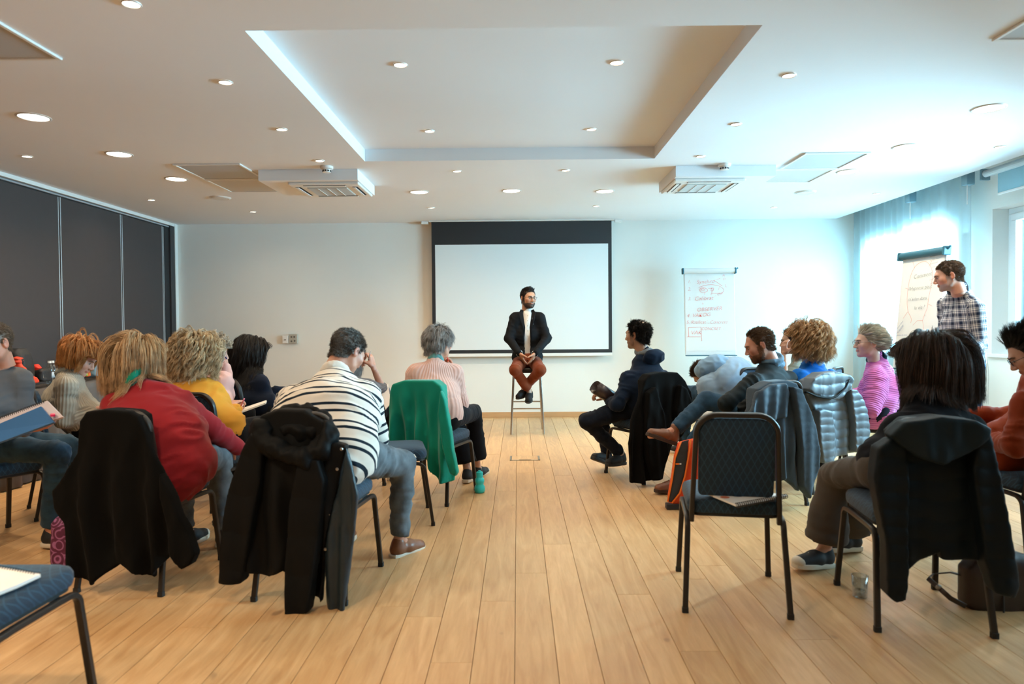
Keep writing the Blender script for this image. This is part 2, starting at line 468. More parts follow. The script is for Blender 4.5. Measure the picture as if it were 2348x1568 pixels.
for i, (a, b) in enumerate(WINS):
    o = bpy.data.objects.new('window_%d' % (i + 1), None); COL.objects.link(o); o.location = (RX + .2, (a + b) / 2, WZ0); o['kind'] = 'structure'
    fr = MB(); t = .06; half = (b - a) / 2; h = WZ1 - WZ0
    fr.add(*rbox(-.04, .04, -half, half, 0, t, .004)); fr.add(*rbox(-.04, .04, -half, half, h - t, h, .004))
    fr.add(*rbox(-.04, .04, -half, -half + t, t, h - t, .004)); fr.add(*rbox(-.04, .04, half - t, half, t, h - t, .004))
    mb_obj('outer_frame', fr, frame_m, o)
    ns = 2 if half > .9 else 1
    for k in range(ns):
        y0 = -half + t + k * (2 * half - 2 * t) / ns; y1 = y0 + (2 * half - 2 * t) / ns
        s = MB(); u = .07
        s.add(*rbox(-.065, .03, y0, y1, t, t + u, .004)); s.add(*rbox(-.065, .03, y0, y1, h - t - u, h - t, .004))
        s.add(*rbox(-.065, .03, y0, y0 + u, t + u, h - t - u, .004)); s.add(*rbox(-.065, .03, y1 - u, y1, t + u, h - t - u, .004))
        sh = mb_obj('sash', s, frame_m, o)
        obj('pane', *box(-.012, .0, y0 + u, y1 - u, t + u, h - t - u), glass_m, sh)
        obj('window_handle', *rbox(-.10, -.066, y0 + .02, y0 + .045, h / 2 - .07, h / 2 + .05, .004), mat('handle_grey', srgb(170, 180, 185), .4, .3, noise=.02), sh)
    structure('trim_%d' % (i + 4), *rbox(RX - .035, RX + .16, a - .03, b + .03, WZ0 - .035, WZ0, .004), frame_m)

# sheer curtain hanging from the trough
def sheer_material():
    m = bpy.data.materials.new('sheer_voile'); m.use_nodes = True; N = m.node_tree.nodes; L = m.node_tree.links
    N.remove(N['Principled BSDF'])
    t = N.new('ShaderNodeBsdfTransparent'); t.inputs[0].default_value = (.9, .96, .98, 1)
    d = N.new('ShaderNodeBsdfDiffuse'); d.inputs[0].default_value = (.78, .86, .88, 1)
    tr = N.new('ShaderNodeBsdfTranslucent'); tr.inputs[0].default_value = (.80, .88, .90, 1)
    m1 = N.new('ShaderNodeMixShader'); m1.inputs[0].default_value = .72; L.new(d.outputs[0], m1.inputs[1]); L.new(tr.outputs[0], m1.inputs[2])
    m2 = N.new('ShaderNodeMixShader'); lw = N.new('ShaderNodeLayerWeight'); lw.inputs[0].default_value = .35
    mr = N.new('ShaderNodeMapRange'); mr.inputs[3].default_value = .66; mr.inputs[4].default_value = .97
    L.new(lw.outputs['Facing'], mr.inputs[0]); L.new(mr.outputs[0], m2.inputs[0])
    L.new(t.outputs[0], m2.inputs[1]); L.new(m1.outputs[0], m2.inputs[2]); L.new(m2.outputs[0], N['Material Output'].inputs[0])
    return m
sheer_m = sheer_material()
def curtain(y0, y1, x, z0, z1, label, per=0.16, amp=.018):
    n = int((y1 - y0) / .012); V = []; F = []; K = 8
    for j in range(K):
        t = j / (K - 1)
        for i in range(n + 1):
            y = y0 + (y1 - y0) * i / n
            X = x + amp * (.5 + .6 * t) * math.sin(y * 2 * PI / per + 1.3 * math.sin(y * 2.1)) + .012 * math.sin(y * 9 + 2 * t)
            V.append((X, y + .01 * math.sin(7 * y + 2 * t), z1 + (z0 - z1) * t))
    for j in range(K - 1):
        for i in range(n):
            a = j * (n + 1) + i; F.append((a, a + 1, a + n + 2, a + n + 1))
    V = np.array(V); o = V.mean(0); o[2] = z0
    ob = obj('sheer_curtain', V - o, F, sheer_m, smooth=True); ob.location = o
    md = ob.modifiers.new('t', 'SOLIDIFY'); md.thickness = .0008
    return props(ob, label, 'curtain')
curtain(7.03, 9.44, 4.62, .03, 2.86, 'white sheer floor-length curtain over the window in the far right corner')

# roller blind and brackets in the trough
t = thing('roller_blind', 'pale rolled-up roller blind above the open window at right', 'blind', (4.60, 5.4, 2.60))
obj('blind_tube', *tube([(0, -1.35, .12), (0, 1.36, .12)], .035, 14), mat('blind_tube_m', srgb(205, 222, 228), .4, noise=.02), t)
obj('blind_cloth', *box(.02, .026, -1.3, 1.22, -.10, .12), mat('blind_cloth_m', srgb(150, 190, 202), .8, noise=.03), t)
obj('bottom_bar', *rbox(.012, .034, -1.3, 1.22, -.115, -.095, .004), white_m, t)
obj('bracket', *rbox(-.04, .05, 1.365, 1.39, .06, .17, .004), mat('bracket_m', srgb(120, 150, 160), .5, noise=.02), t)
def bracket(px, py, lab):
    p = atx(px, py, 4.50)
    t = thing('curtain_bracket', lab, 'bracket', tuple(p))
    obj('bracket_box', *rbox(-.03, .05, -.04, .05, -.03, CEIL + .165 - p[2], .004), mat('bracket_m', srgb(120, 150, 160)), t)
    obj('pull_rod', *tube([(0, 0, -.03), (0, 0.0, -.22)], .006, 8), white_m, t)
bracket(2218, 418, 'small grey curtain bracket with hanging rod nearest the roller blind')
bracket(2087, 458, 'small pale curtain bracket further along the ceiling edge towards the far corner')

# ---- projection screen
SY = 9.40
def q(px, py, Y=SY): return at(px, py, Y)
a0, a1 = q(989, 500), q(1403.5, 808)
sx0, sx1, sz0, sz1 = a0[0], a1[0], a1[2], min(a0[2], CEIL - .012)
t = thing('projector_screen', 'large white projection screen with black borders pulled down on the far wall', 'projection screen', ((sx0 + sx1) / 2, SY, sz0))
hw = (sx1 - sx0) / 2; hh = sz1 - sz0
scr_m = mat('screen_matte', srgb(222, 228, 228), .75, noise=.008, nscale=2)
wz0 = .048; wz1 = hh - .315
obj('screen_surface', *box(-hw + .048, hw - .048, -.004, -.001, wz0, wz1), scr_m, t)
mb = MB(); mb.add(*box(-hw, hw, -.0035, .002, wz1, hh)); mb.add(*box(-hw, hw, -.0035, .002, 0, wz0))
mb.add(*box(-hw, -hw + .048, -.0035, .002, wz0, wz1)); mb.add(*box(hw - .048, hw, -.0035, .002, wz0, wz1))
mb_obj('black_border', mb, black_m, t)
obj('weight_bar', *rbox(-hw, hw, -.014, .014, -.045, -.001, .006), white_m, t)
mb = MB(); mb.add(*rbox(-hw - .03, hw + .03, -.05, .05, hh - .002, hh + .010, .002))
for s in (-1, 1): mb.add(*rbox(s * (hw + .09) - .045, s * (hw + .09) + .045, -.03, .03, hh - .03, hh + .010, .003))
mb_obj('housing', mb, white_m, t)

# socket plates on the far wall
p0, p1 = at(664, 766, BY), at(684, 787, BY)
t = thing('wall_socket', 'square grey double socket plate on the far wall', 'socket', ((p0[0] + p1[0]) / 2, BY - .001, p1[2]))
w2 = (p1[0] - p0[0]) / 2; h2 = p0[2] - p1[2]
obj('plate', *rbox(-w2, w2, -.045, 0, 0, h2, .004), mat('socket_grey', srgb(176, 172, 160), .5, noise=.03), t)
mb = MB()
for (cx, cz) in ((-.02, .09), (.02, .09), (-.02, .03), (.025, .035)): mb.add(*lathe([(.012, 0), (.012, .003), (0, .003)], 14), M=Matrix.Translation((cx, -.045, cz)) @ Matrix.Rotation(PI / 2, 4, 'X'))
mb_obj('socket_holes', mb, mat('hole_dark', srgb(90, 88, 84), .6, noise=.05), t)['kind'] = 'stuff'
p0, p1 = at(650, 769, BY), at(663.5, 787, BY)
t = thing('wall_switch', 'small white switch box beside the grey socket on the far wall', 'switch', ((p0[0] + p1[0]) / 2, BY - .001, p1[2]))
obj('plate', *rbox(-(p1[0] - p0[0]) / 2, (p1[0] - p0[0]) / 2, -.05, 0, 0, p0[2] - p1[2], .004), white_m, t)
kn = obj('knob', *lathe([(.008, 0), (.008, .01), (0, .01)], 12), mat('black_plastic', (.02, .02, .02), .5, noise=.05), t); kn.location = (0, -.05, .05); kn.rotation_euler = (PI / 2, 0, 0)
# dark cabinet by the far wall
p = at(535, 797, 9.2)
t = thing('sideboard', 'dark wooden cabinet against the far wall behind the dark haired woman', 'cabinet', (p[0], 9.27, 0))
cab = mat('cabinet_dark', srgb(48, 38, 32), .5, noise=.15, nscale=6)
obj('body', *rbox(-.30, .14, -.2, .2, .05, p[2] - .03, .004), cab, t)
obj('top', *rbox(-.32, .16, -.21, .21, p[2] - .03, p[2], .004), mat('cabinet_edge', srgb(120, 98, 66), .45, noise=.1), t)
obj('door', *rbox(-.28, .12, -.212, -.2, .08, p[2] - .06, .003), cab, t)
obj('plinth', *box(-.27, .11, -.17, .17, 0, .05), cab, t)

# ---- ceiling fixtures
lamp_em = mat('lamp_diffuser', (1, .93, .82), .5, emis=(1, .90, .74, 1), estr=14)
lamp_em2 = mat('lamp_bulb', (1, .93, .82), .5, emis=(1, .86, .66, 1), estr=9)
ring_m = mat('lamp_ring', srgb(214, 210, 204), .4, .2, noise=.02)
WARM = (1.0, 0.76, 0.50)
def mk_light(name, r, e, power):
    t = thing(name, '', 'ceiling light', (0, 0, 0))
    prof = [(r, -.004), (r, .0), (r * .86, .012), (r * .86, -.0)]
    V, F = lathe([(r * .84, 0.01), (r * .84, -.001), (r * .9, -.007), (r * 1.0, -.004), (r * 1.02, .0)], 28)
    obj('trim_ring', V, F[:-1 * 2] if False else F[:28 * 4], ring_m, t, smooth=True)
    V, F = lathe([(0.0001, -.002), (r * .84, -.002), (r * .84, .0)], 28)
    obj('lamp_glass', V, F, e, t)
    d = bpy.data.lights.new('lamp_light', 'AREA'); d.shape = 'DISK'; d.size = r * 1.6; d.energy = power; d.color = WARM; d.spread = math.radians(150)
    lo = bpy.data.objects.new('lamp_light', d); COL.objects.link(lo); lo.parent = t; lo.location = (0, 0, -.012)
    return t
big = [(77, 268), (273, 353), (404, 410), (961, 440), (1173, 437), (1387, 438), (2267, 248), (2078, 336), (1945, 393)]
small = [(301, 8), (517, 188), (646, 296), (733, 368), (62, 358), (347, 458), (580, 485), (1048, 392), (989, 476),
         (1297, 390), (1367, 472), (1809, 172), (1688, 284), (1607, 358), (2293, 336), (2010, 443), (1775, 475)]
rec = [(918, 148), (1414, 143), (985, 300), (1356, 296)]
bl = ['large round downlight at the far left nearest the camera', 'large round downlight second in the left row', 'large round downlight last in the left row above the partition',
      'left of the three large round downlights before the screen', 'middle of the three large round downlights before the screen', 'right of the three large round downlights before the screen',
      'large round downlight at the far right nearest the camera', 'large round downlight second in the right row', 'large round downlight beside the right access panel']
tb = None
for (px, py), l in zip(big, bl):
    p = atz(px, py, CEIL)
    if tb is None: tb = mk_light('round_downlight', .105, lamp_em, 9); o = tb; o['label'] = l; o.location = (p[0], p[1], CEIL - .001)
    else: o = dup(tb, l, loc=(p[0], p[1], CEIL - .001))
    o['group'] = 'large round ceiling downlights'
ts = None
def sl(px, py):
    hx = 'left' if px < 800 else ('middle' if px < 1480 else 'right'); return hx
slabs = ['small downlight at the top edge of the photo, left of the recess', 'small downlight left of the recess, second from the top edge', 'small downlight left of the recess, third from the top edge',
         'small downlight just above the left smoke detector', 'small downlight at the left edge beside the large round one', 'small downlight above the dark partition, beyond the round speaker',
         'unlit small downlight nearest the far left corner', 'small downlight beyond the recess, left of centre', 'small downlight at the left top corner of the screen',
         'small downlight beyond the recess, right of centre', 'small downlight at the right top corner of the screen', 'small downlight right of the recess nearest the camera',
         'small downlight right of the recess, second from the camera', 'small downlight above the right smoke detector', 'unlit small downlight over the windows near the right edge',
         'small downlight over the windows near the curtain', 'small downlight in front of the far wall at right']
for (px, py), l in zip(small, slabs):
    p = atz(px, py, CEIL)
    if ts is None: ts = mk_light('small_downlight', .042, lamp_em2, 2.4); o = ts; o['label'] = l; o.location = (p[0], p[1], CEIL - .001)
    else: o = dup(ts, l, loc=(p[0], p[1], CEIL - .001))
    o['group'] = 'small round ceiling downlights'
for (px, py), l in zip(rec, ['front left downlight in the ceiling recess', 'front right downlight in the ceiling recess', 'back left downlight in the ceiling recess', 'back right downlight in the ceiling recess']):
    p = atz(px, py, RZ); o = dup(ts, l, loc=(p[0], p[1], RZ - .001)); o['group'] = 'downlights in the ceiling recess'
# more lamps of the same rows above and behind the camera
tn = None
for x_, y_ in ((-3.0, 1.9), (-3.0, .3), (-1.3, 1.2)):
    if tn is None: tn = mk_light('round_downlight', .105, lamp_em, 21); o = tn; o.location = (x_, y_, CEIL - .001)
    else: o = dup(tn, loc=(x_, y_, CEIL - .001))
    o['label'] = 'large round downlight above the camera outside the photo'; o['group'] = 'round downlights above the camera'
# round speakers
for (px, py), l in (((505, 453), 'round white ceiling speaker at left behind the air conditioner'), ((1847, 440), 'round white ceiling speaker at right near the windows')):
    p = atz(px, py, CEIL)
    t = thing('ceiling_speaker', l, 'speaker', (p[0], p[1], CEIL))
    V, F = lathe([(.0001, -.012), (.085, -.011), (.11, -.006), (.115, 0)], 28); obj('grille', V, F[:84], white_m, t, smooth=True)
    V, F = lathe([(.088, -.0125), (.092, -.0135), (.096, -.0105)], 28); obj('rim', V, F[:56], ring_m, t)
for (px, py), l in (((749, 382), 'white smoke detector at left, before the air conditioner'), ((1661, 376), 'white smoke detector at right, before the air conditioner')):
    p = atz(px, py, CEIL)
    t = thing('smoke_detector', l, 'smoke detector', (p[0], p[1], CEIL))
    obj('base', *lathe([(.058, 0), (.058, -.018), (.05, -.024)][::-1], 24), white_m, t)
    obj('sensor_head', *lathe([(.02, -.056), (.036, -.053), (.038, -.03), (.045, -.026)], 20), white_m, t)
    mb = MB()
    for k in range(10):
        a = 2 * PI * k / 10; mb.add(*box(-.007, .007, -.002, .002, -.048, -.034), M=Matrix.Rotation(a, 4, 'Z') @ Matrix.Translation((0, .0375, 0)))
    mb_obj('vent_slots', mb, dark_m, t)
# access panels / vents
pan_m = mat('vent_panel', srgb(186, 188, 188), .6, noise=.04, nscale=3)
pan2 = mat('vent_panel_smooth', srgb(205, 203, 196), .7, noise=.02, nscale=3)
def panel(x0, x1, y0, y1, l, m):
    t = thing('ceiling_panel', l, 'ceiling panel', ((x0 + x1) / 2, (y0 + y1) / 2, CEIL)); hx, hy = (x1 - x0) / 2, (y1 - y0) / 2
    obj('panel_sheet', *box(-hx + .02, hx - .02, -hy + .02, hy - .02, -.006, 0), m, t)
    mb = MB()
    for (a, b, c, d) in ((-hx, hx, -hy, -hy + .022), (-hx, hx, hy - .022, hy), (-hx, -hx + .022, -hy + .022, hy - .022), (hx - .022, hx, -hy + .022, hy - .022)): mb.add(*rbox(a, b, c, d, -.013, 0, .003))
    mb_obj('panel_frame', mb, white_m, t)
panel(-3.04, -2.44, 6.04, 6.64, 'grey square ceiling vent at left, nearer the camera than the plain one', pan_m)
panel(-3.04, -2.40, 6.66, 7.26, 'plain pale square ceiling panel at left beside the air conditioner', pan2)
panel(2.46, 3.02, 5.86, 6.44, 'grey square ceiling vent at right, nearer the camera than the plain one', pan_m)
panel(2.42, 3.00, 6.46, 7.04, 'plain pale square ceiling panel at right beside the air conditioner', pan2)
panel(-3.06, -2.44, 3.09, 3.69, 'grey ceiling vent cut by the top left corner of the photo', pan_m)
panel(2.46, 3.06, 3.0, 3.58, 'grey ceiling vent cut by the top right corner of the photo', pan_m)
# air conditioning cassettes in their ceiling boxes
for sx, l in ((-1, 'at left'), (1, 'at right')):
    xa, xb = sorted((sx * 1.46, sx * 2.38)); bz = CEIL - .10
    t = thing('ceiling_box', 'shallow white plaster box below the ceiling %s holding the air conditioner' % l, 'ceiling box', ((xa + xb) / 2, 6.66, bz))
    hx = (xb - xa) / 2
    obj('box_shell', *rbox(-hx, hx, -.36, .38, 0, .10, .003), ceil_m, t)
    cx = sx * 1.80
    t = thing('air_conditioner', 'white ceiling cassette air conditioner %s' % l, 'air conditioner', (cx, 6.68, bz))
    s = MB(); s.add(*rbox(-.33, .33, -.31, .31, -.025, 0, .01)); mb_obj('cassette_body', s, white_m, t)
    obj('intake_grille', *rbox(-.19, .19, -.18, .18, -.033, -.02, .004), mat('grille_grey', srgb(190, 194, 190), .6, noise=.03), t)
    g = MB()
    for k in range(15): g.add(*box(-.185, .185, -.17 + k * .0235, -.165 + k * .0235, -.036, -.032))
    for k in (-.09, 0, .09): g.add(*box(k - .003, k + .003, -.175, .175, -.037, -.032))
    mb_obj('grille_bars', g, white_m, t)
    for (a, b, c, d) in ((-.2, .2, -.275, -.225), (-.2, .2, .225, .275), (-.295, -.245, -.2, .2), (.245, .295, -.2, .2)):
        obj('air_slot', *box(a, b, c, d, -.027, -.018), dark_m, t)
        if b - a > .1: obj('flap', *rbox(a, b, c + .004, d - .018, -.034, -.028, .002), white_m, t)
        else: obj('flap', *rbox(a + .004, b - .018, c, d, -.034, -.028, .002), white_m, t)
# floor socket box
p0, p1 = atz(1169, 1055), atz(1237, 1046)
cx, cy = (p0[0] + p1[0]) / 2, (p0[1] + p1[1]) / 2
t = thing('floor_box', 'metal framed floor socket box in the wooden aisle', 'floor box', (cx, cy, 0))
hx = (p1[0] - p0[0]) / 2; hy = .11; mb = MB()
mb.add(*rbox(-hx, hx, -hy, -hy + .02, 0, .003, .001)); mb.add(*rbox(-hx, -hx + .018, -hy, hy, 0, .003, .001)); mb.add(*rbox(hx - .018, hx, -hy, hy, 0, .003, .001)); mb.add(*rbox(-hx, hx, hy - .004, hy, 0, .002, .0005))
mb_obj('metal_frame', mb, mat('floorbox_metal', srgb(150, 146, 132), .4, .6, noise=.05), t)
obj('wood_lid', *box(-hx + .02, hx - .02, -hy + .022, hy - .005, 0, .002), oak, t)
obj('handle_slot', *box(-hx * .4, hx * .4, -hy + .006, -hy + .018, .002, .0045), dark_m, t)
# ================================================================ CHAIRS
def fabric_material():
    m = mat('chair_fabric', srgb(30, 62, 86), 0.8, sheen=.15); nt = m.node_tree; N = nt.nodes; L = nt.links; b = N['Principled BSDF']
    tc = N.new('ShaderNodeTexCoord'); sp = N.new('ShaderNodeSeparateXYZ'); L.new(tc.outputs['Object'], sp.inputs[0])
    yz = N.new('ShaderNodeMath'); yz.operation = 'ADD'; L.new(sp.outputs[1], yz.inputs[0]); L.new(sp.outputs[2], yz.inputs[1])
    ym = N.new('ShaderNodeMath'); ym.operation = 'MULTIPLY'; ym.inputs[1].default_value = .62; L.new(yz.outputs[0], ym.inputs[0])
    outs = []
    for op in ('ADD', 'SUBTRACT'):
        a = N.new('ShaderNodeMath'); a.operation = op; L.new(sp.outputs[0], a.inputs[0]); L.new(ym.outputs[0], a.inputs[1])
        k = N.new('ShaderNodeMath'); k.operation = 'MULTIPLY'; k.inputs[1].default_value = 2 * PI / .030; L.new(a.outputs[0], k.inputs[0])
        c = N.new('ShaderNodeMath'); c.operation = 'COSINE'; L.new(k.outputs[0], c.inputs[0]); outs.append(c)
    mx = N.new('ShaderNodeMath'); mx.operation = 'MAXIMUM'; L.new(outs[0].outputs[0], mx.inputs[0]); L.new(outs[1].outputs[0], mx.inputs[1])
    mr = N.new('ShaderNodeMapRange'); mr.inputs[1].default_value = .80; mr.inputs[2].default_value = .97; L.new(mx.outputs[0], mr.inputs[0])
    cm = N.new('ShaderNodeMix'); cm.data_type = 'RGBA'; cm.inputs[6].default_value = srgb(14, 42, 62); cm.inputs[7].default_value = srgb(30, 64, 86)
    L.new(mr.outputs[0], cm.inputs[0]); L.new(cm.outputs[2], b.inputs['Base Color'])
    n = N.new('ShaderNodeTexNoise'); n.inputs['Scale'].default_value = 500; L.new(tc.outputs['Object'], n.inputs['Vector'])
    bp = N.new('ShaderNodeBump'); bp.inputs['Strength'].default_value = .4; bp.inputs['Distance'].default_value = .001
    L.new(n.outputs['Fac'], bp.inputs['Height']); L.new(bp.outputs[0], b.inputs['Normal']); return m
fab_m = fabric_material()
cfr_m = mat('chair_frame_metal', srgb(46, 43, 41), .34, .4, noise=.12, nscale=9, bump=.04, bscale=40)
foot_m = mat('chair_foot_rubber', (.012, .012, .012), .7, noise=.1)
def rrect(hx, z0, z1, rt, rb, n=6):
    pts = []
    for (cx, cz, r, a0) in ((hx - rt, z1 - rt, rt, 0), (-hx + rt, z1 - rt, rt, 90), (-hx + rb, z0 + rb, rb, 180), (hx - rb, z0 + rb, rb, 270)):
        for i in range(n + 1):
            a = math.radians(a0 + 90 * i / n); pts.append((cx + r * math.cos(a), cz + r * math.sin(a)))
    return np.array(pts)
def pad(outline, layers, place):
    """outline (x,z) ring; layers: [(inset, depth)]; place(x,z,d)->xyz"""
    c = outline.mean(0); V = []; F = []; n = len(outline)
    span = np.abs(outline - c).max(0)
    for ins, d in layers:
        s = 1 - ins / span
        for p in outline: q = c + (p - c) * s; V.append(place(q[0], q[1], d))
    for i in range(len(layers) - 1):
        for k in range(n): F.append((i * n + k, i * n + (k + 1) % n, (i + 1) * n + (k + 1) % n, (i + 1) * n + k))
    F.append(tuple(range(n - 1, -1, -1))); F.append(tuple((len(layers) - 1) * n + k for k in range(n)))
    return np.array(V), F
def back_y(z): return -.195 - .075 * ((z - .40) / .48) ** 1.1 if z > .40 else -.195
def make_chair():
    t = thing('banquet_chair', '', 'chair')
    # seat cushion
    o = rrect(.205, -.205, .215, .06, .05)
    obj('seat', *pad(o, [(.02, 0.418), (.004, .424), (0, .438), (0, .462), (.006, .476), (.02, .484), (.06, .490), (.13, .493)], lambda x, z, d: (x, z, d)), fab_m, t, auto=50)
    obj('seat_board', *pad(o, [(.03, .404), (.012, .408), (.012, .420)], lambda x, z, d: (x, z, d)), foot_m, t)
    # padded back
    o = rrect(.158, .505, .853, .072, .02)
    obj('backrest', *pad(o, [(.012, -.010), (0, -.004), (0, .026), (.006, .036), (.025, .042), (.06, .046)], lambda x, z, d: (x, back_y(z) + d, z)), fab_m, t, auto=50)
    path = [(-.186, back_y(.40), .385), (-.181, back_y(.5), .5), (-.173, back_y(.7), .70)]
    for i in range(9):
        a = PI - PI / 2 * i / 8; path.append((-.083 + .087 * math.cos(a), back_y(.780 + .087 * math.sin(a)), .780 + .087 * math.sin(a)))
    path += [(-p[0], p[1], p[2]) for p in path[::-1]]
    obj('back_frame', *tube(path, 1, 12, ref=(0, 1, 0), rect=(.011, .0155)), cfr_m, t, auto=50)
    for sx in (-1, 1):
        x0, x1 = sx * .218, sx * .203
        for (yf, yc, s) in ((-.265, -.205, -1), (.245, .20, 1)):
            pth = [(x0, yf, .012), (x1 + (x0 - x1) * .5, yf + (yc - yf) * .5, .18), (x1, yc, .345)]
            for i in range(1, 6):
                a = PI / 2 * i / 5; pth.append((x1, yc - s * .05 * (1 - math.cos(a)), .345 + .05 * math.sin(a)))
            pth.append((x1, s * .09, .397))
            lg = obj('leg', *tube(pth, 1, 10, ref=(1, 0, 0), rect=(.0105, .0125)), cfr_m, t, auto=50)
            obj('foot_cap', *tube([(x0, yf - s * -.000, 0), (x0, yf, .022)], 1, 10, ref=(1, 0, 0), rect=(.0125, .0145)), foot_m, lg, auto=50)
        obj('seat_rail', *tube([(x1, -.10, .397), (x1, .10, .397)], 1, 10, ref=(1, 0, 0), rect=(.0105, .0125)), cfr_m, t, auto=50)
    obj('cross_bar', *tube([(-.2, .12, .397), (.2, .12, .397)], .009, 8), cfr_m, t)
    return t
CHR = {}
_c0 = [None]
def chair(key, x, y, a, label, group=None):
    if _c0[0] is None:
        _c0[0] = make_chair(); t = _c0[0]
    else: t = dup(_c0[0])
    t.location = (x, y, 0); t.rotation_euler = (0, 0, -math.radians(a)); t['label'] = label
    if group: t['group'] = group
    elif 'group' in t.keys(): del t['group']
    CHR[key] = (x, y, a); return t
G = 'blue banquet chairs of the audience'
chair('e', .985, 3.19, 10, 'empty blue banquet chair in the right foreground with a spiral booklet on its seat', G)
chair('l', -1.655, 2.02, 0, 'blue banquet chair cut by the bottom left corner, papers on its seat', G)
chair('r', -1.87, 3.46, 7, 'banquet chair under the woman in the red sweater, black wool coat on its back', G)
chair('s', -.975, 3.345, 7, 'banquet chair under the man in the striped shirt, hooded black parka on its back', G)
chair('t', -.62, 5.08, 20, 'banquet chair under the woman in the pale pink sweater, green jacket on its back', G)
chair('a', -.83, 4.46, 78, 'unoccupied blue banquet chair in front of the striped man\'s knee, small paper on its seat', G)
chair('n', 1.055, 5.71, -28, 'banquet chair under the man in the navy hooded top, black coat on its back', G)
chair('g', 1.69, 4.88, -25, 'banquet chair under the bearded man with crossed legs, dark grey jacket on its back', G)
chair('p', 2.24, 5.37, -28, 'banquet chair under the curly haired woman in blue, shiny grey puffer on its back', G)
chair('k', 2.88, 5.66, -72, 'blue banquet chair under the woman in the pink cardigan', G)
chair('f', 1.71, 3.0, 8, 'banquet chair under the long dark haired woman in the right foreground with black puffer', G)
chair('u', 2.67, 3.58, -4, 'banquet chair under the woman in the rust sweater at the right edge', G)
chair('b', -3.13, 3.99, 118, 'banquet chair under the man in the grey blazer at the left edge', G)
chair('c', -3.12, 4.78, 49, 'black backed banquet chair under the red haired woman in the grey knit', G)
chair('y', -1.93, 4.33, 12, 'banquet chair under the blonde curly haired woman in mustard, behind the red sweater', G)
chair('d', -2.12, 5.5, 36, 'blue backed banquet chair behind the woman with long black hair', G)
chair('v', -2.47, 4.98, 20, 'banquet chair hidden behind the curly blonde woman at left', G)
chair('w', -1.36, 5.25, 20, 'banquet chair under the grey bearded man hidden behind the striped shirt', G)
chair('h', 1.98, 6.38, -30, 'banquet chair under the person bent over in the light blue hoodie', G)
chair('i', 2.66, 6.3, -50, 'banquet chair under the young woman resting her face on her hand', G)

# ================================================================ PEOPLE
def fit(V, M):
    M = np.array(M); return V @ M[:3, :3].T + M[:3, 3]
def head_sdf(male=True, nose=1.0, jaw=1.0, h=.0048):
    s = SDF((-.1, -.125, -.15), (.1, .135, .125), h)
    s.ell((0, -.014, .032), (.0765, .096, .084), k=0)
    s.ell((0, .028, -.018), (.064, .064, .082), k=.03)
    s.ell((0, .034, -.072), (.050 * jaw, .048, .040), k=.03)
    s.ell((0, .074, -.098), (.021 * jaw, .017, .015), k=.028)
    for x in (-1, 1):
        s.cone((x * .055, -.002, -.045), (x * .050 * jaw, .02, -.072), .016, .016, k=.03)
        s.ell((x * .043, .060, -.022), (.023, .022, .020), k=.03)
    s.cone((-.030, .084, .022), (.030, .084, .022), .010 if male else .006, .010 if male else .006, k=.025)
    s.cone((0, .088, .012), (0, .110 * (1 if nose == 1 else nose), -.030), .0075, .0105 * nose, k=.014)
    for x in (-1, 1):
        s.ell((x * .0115, .101, -.036), (.008, .010, .007), k=.010)
        s.ell((x * .031, .098, .002), (.017, .018, .011), k=.016, op='sub')
        s.ell((x * .031, .0745, .001), (.0145, .0135, .0135), k=.006)
        # ears
        s.ell((x * .0795, -.010, -.006), (.008, .019, .031), k=.008)
        s.ell((x * .087, -.006, -.004), (.006, .009, .017), k=.006, op='sub')
    s.ell((0, .0905, -.0575), (.024, .0085, .0050), k=.006)
    s.ell((0, .0895, -.0665), (.021, .0090, .0058), k=.006)
    s.cone((-.022, .0985, -.0620), (.022, .0985, -.0620), .0022, .0022, k=.004, op='sub')
    s.cone((0, -.028, -.06), (0, -.036, -.16), .052 if male else .045, .053 if male else .046, k=.03)
    V, Q = s.mesh(1)
    return V, Q
HEADS = {}
def get_head(male, h=.0048):
    if (male, h) not in HEADS: HEADS[(male, h)] = head_sdf(male, 1.0, 1.0 if male else .9, h)
    return HEADS[(male, h)]
def scalp_line(V, lowback=0.0, high=0.0):
    """positive above the hairline (canonical head space)"""
    y = V[:, 1]; f = np.interp(y, [-.11, -.06, -.028, -.018, .012, .030, .045, .060, .085], [-.080, -.072, -.050, -.005, .000, .010, .045, .066, .074])
    return V[:, 2] - (f + high * np.clip((y - .02) / .05, 0, 1)) + lowback * (y < -.03)
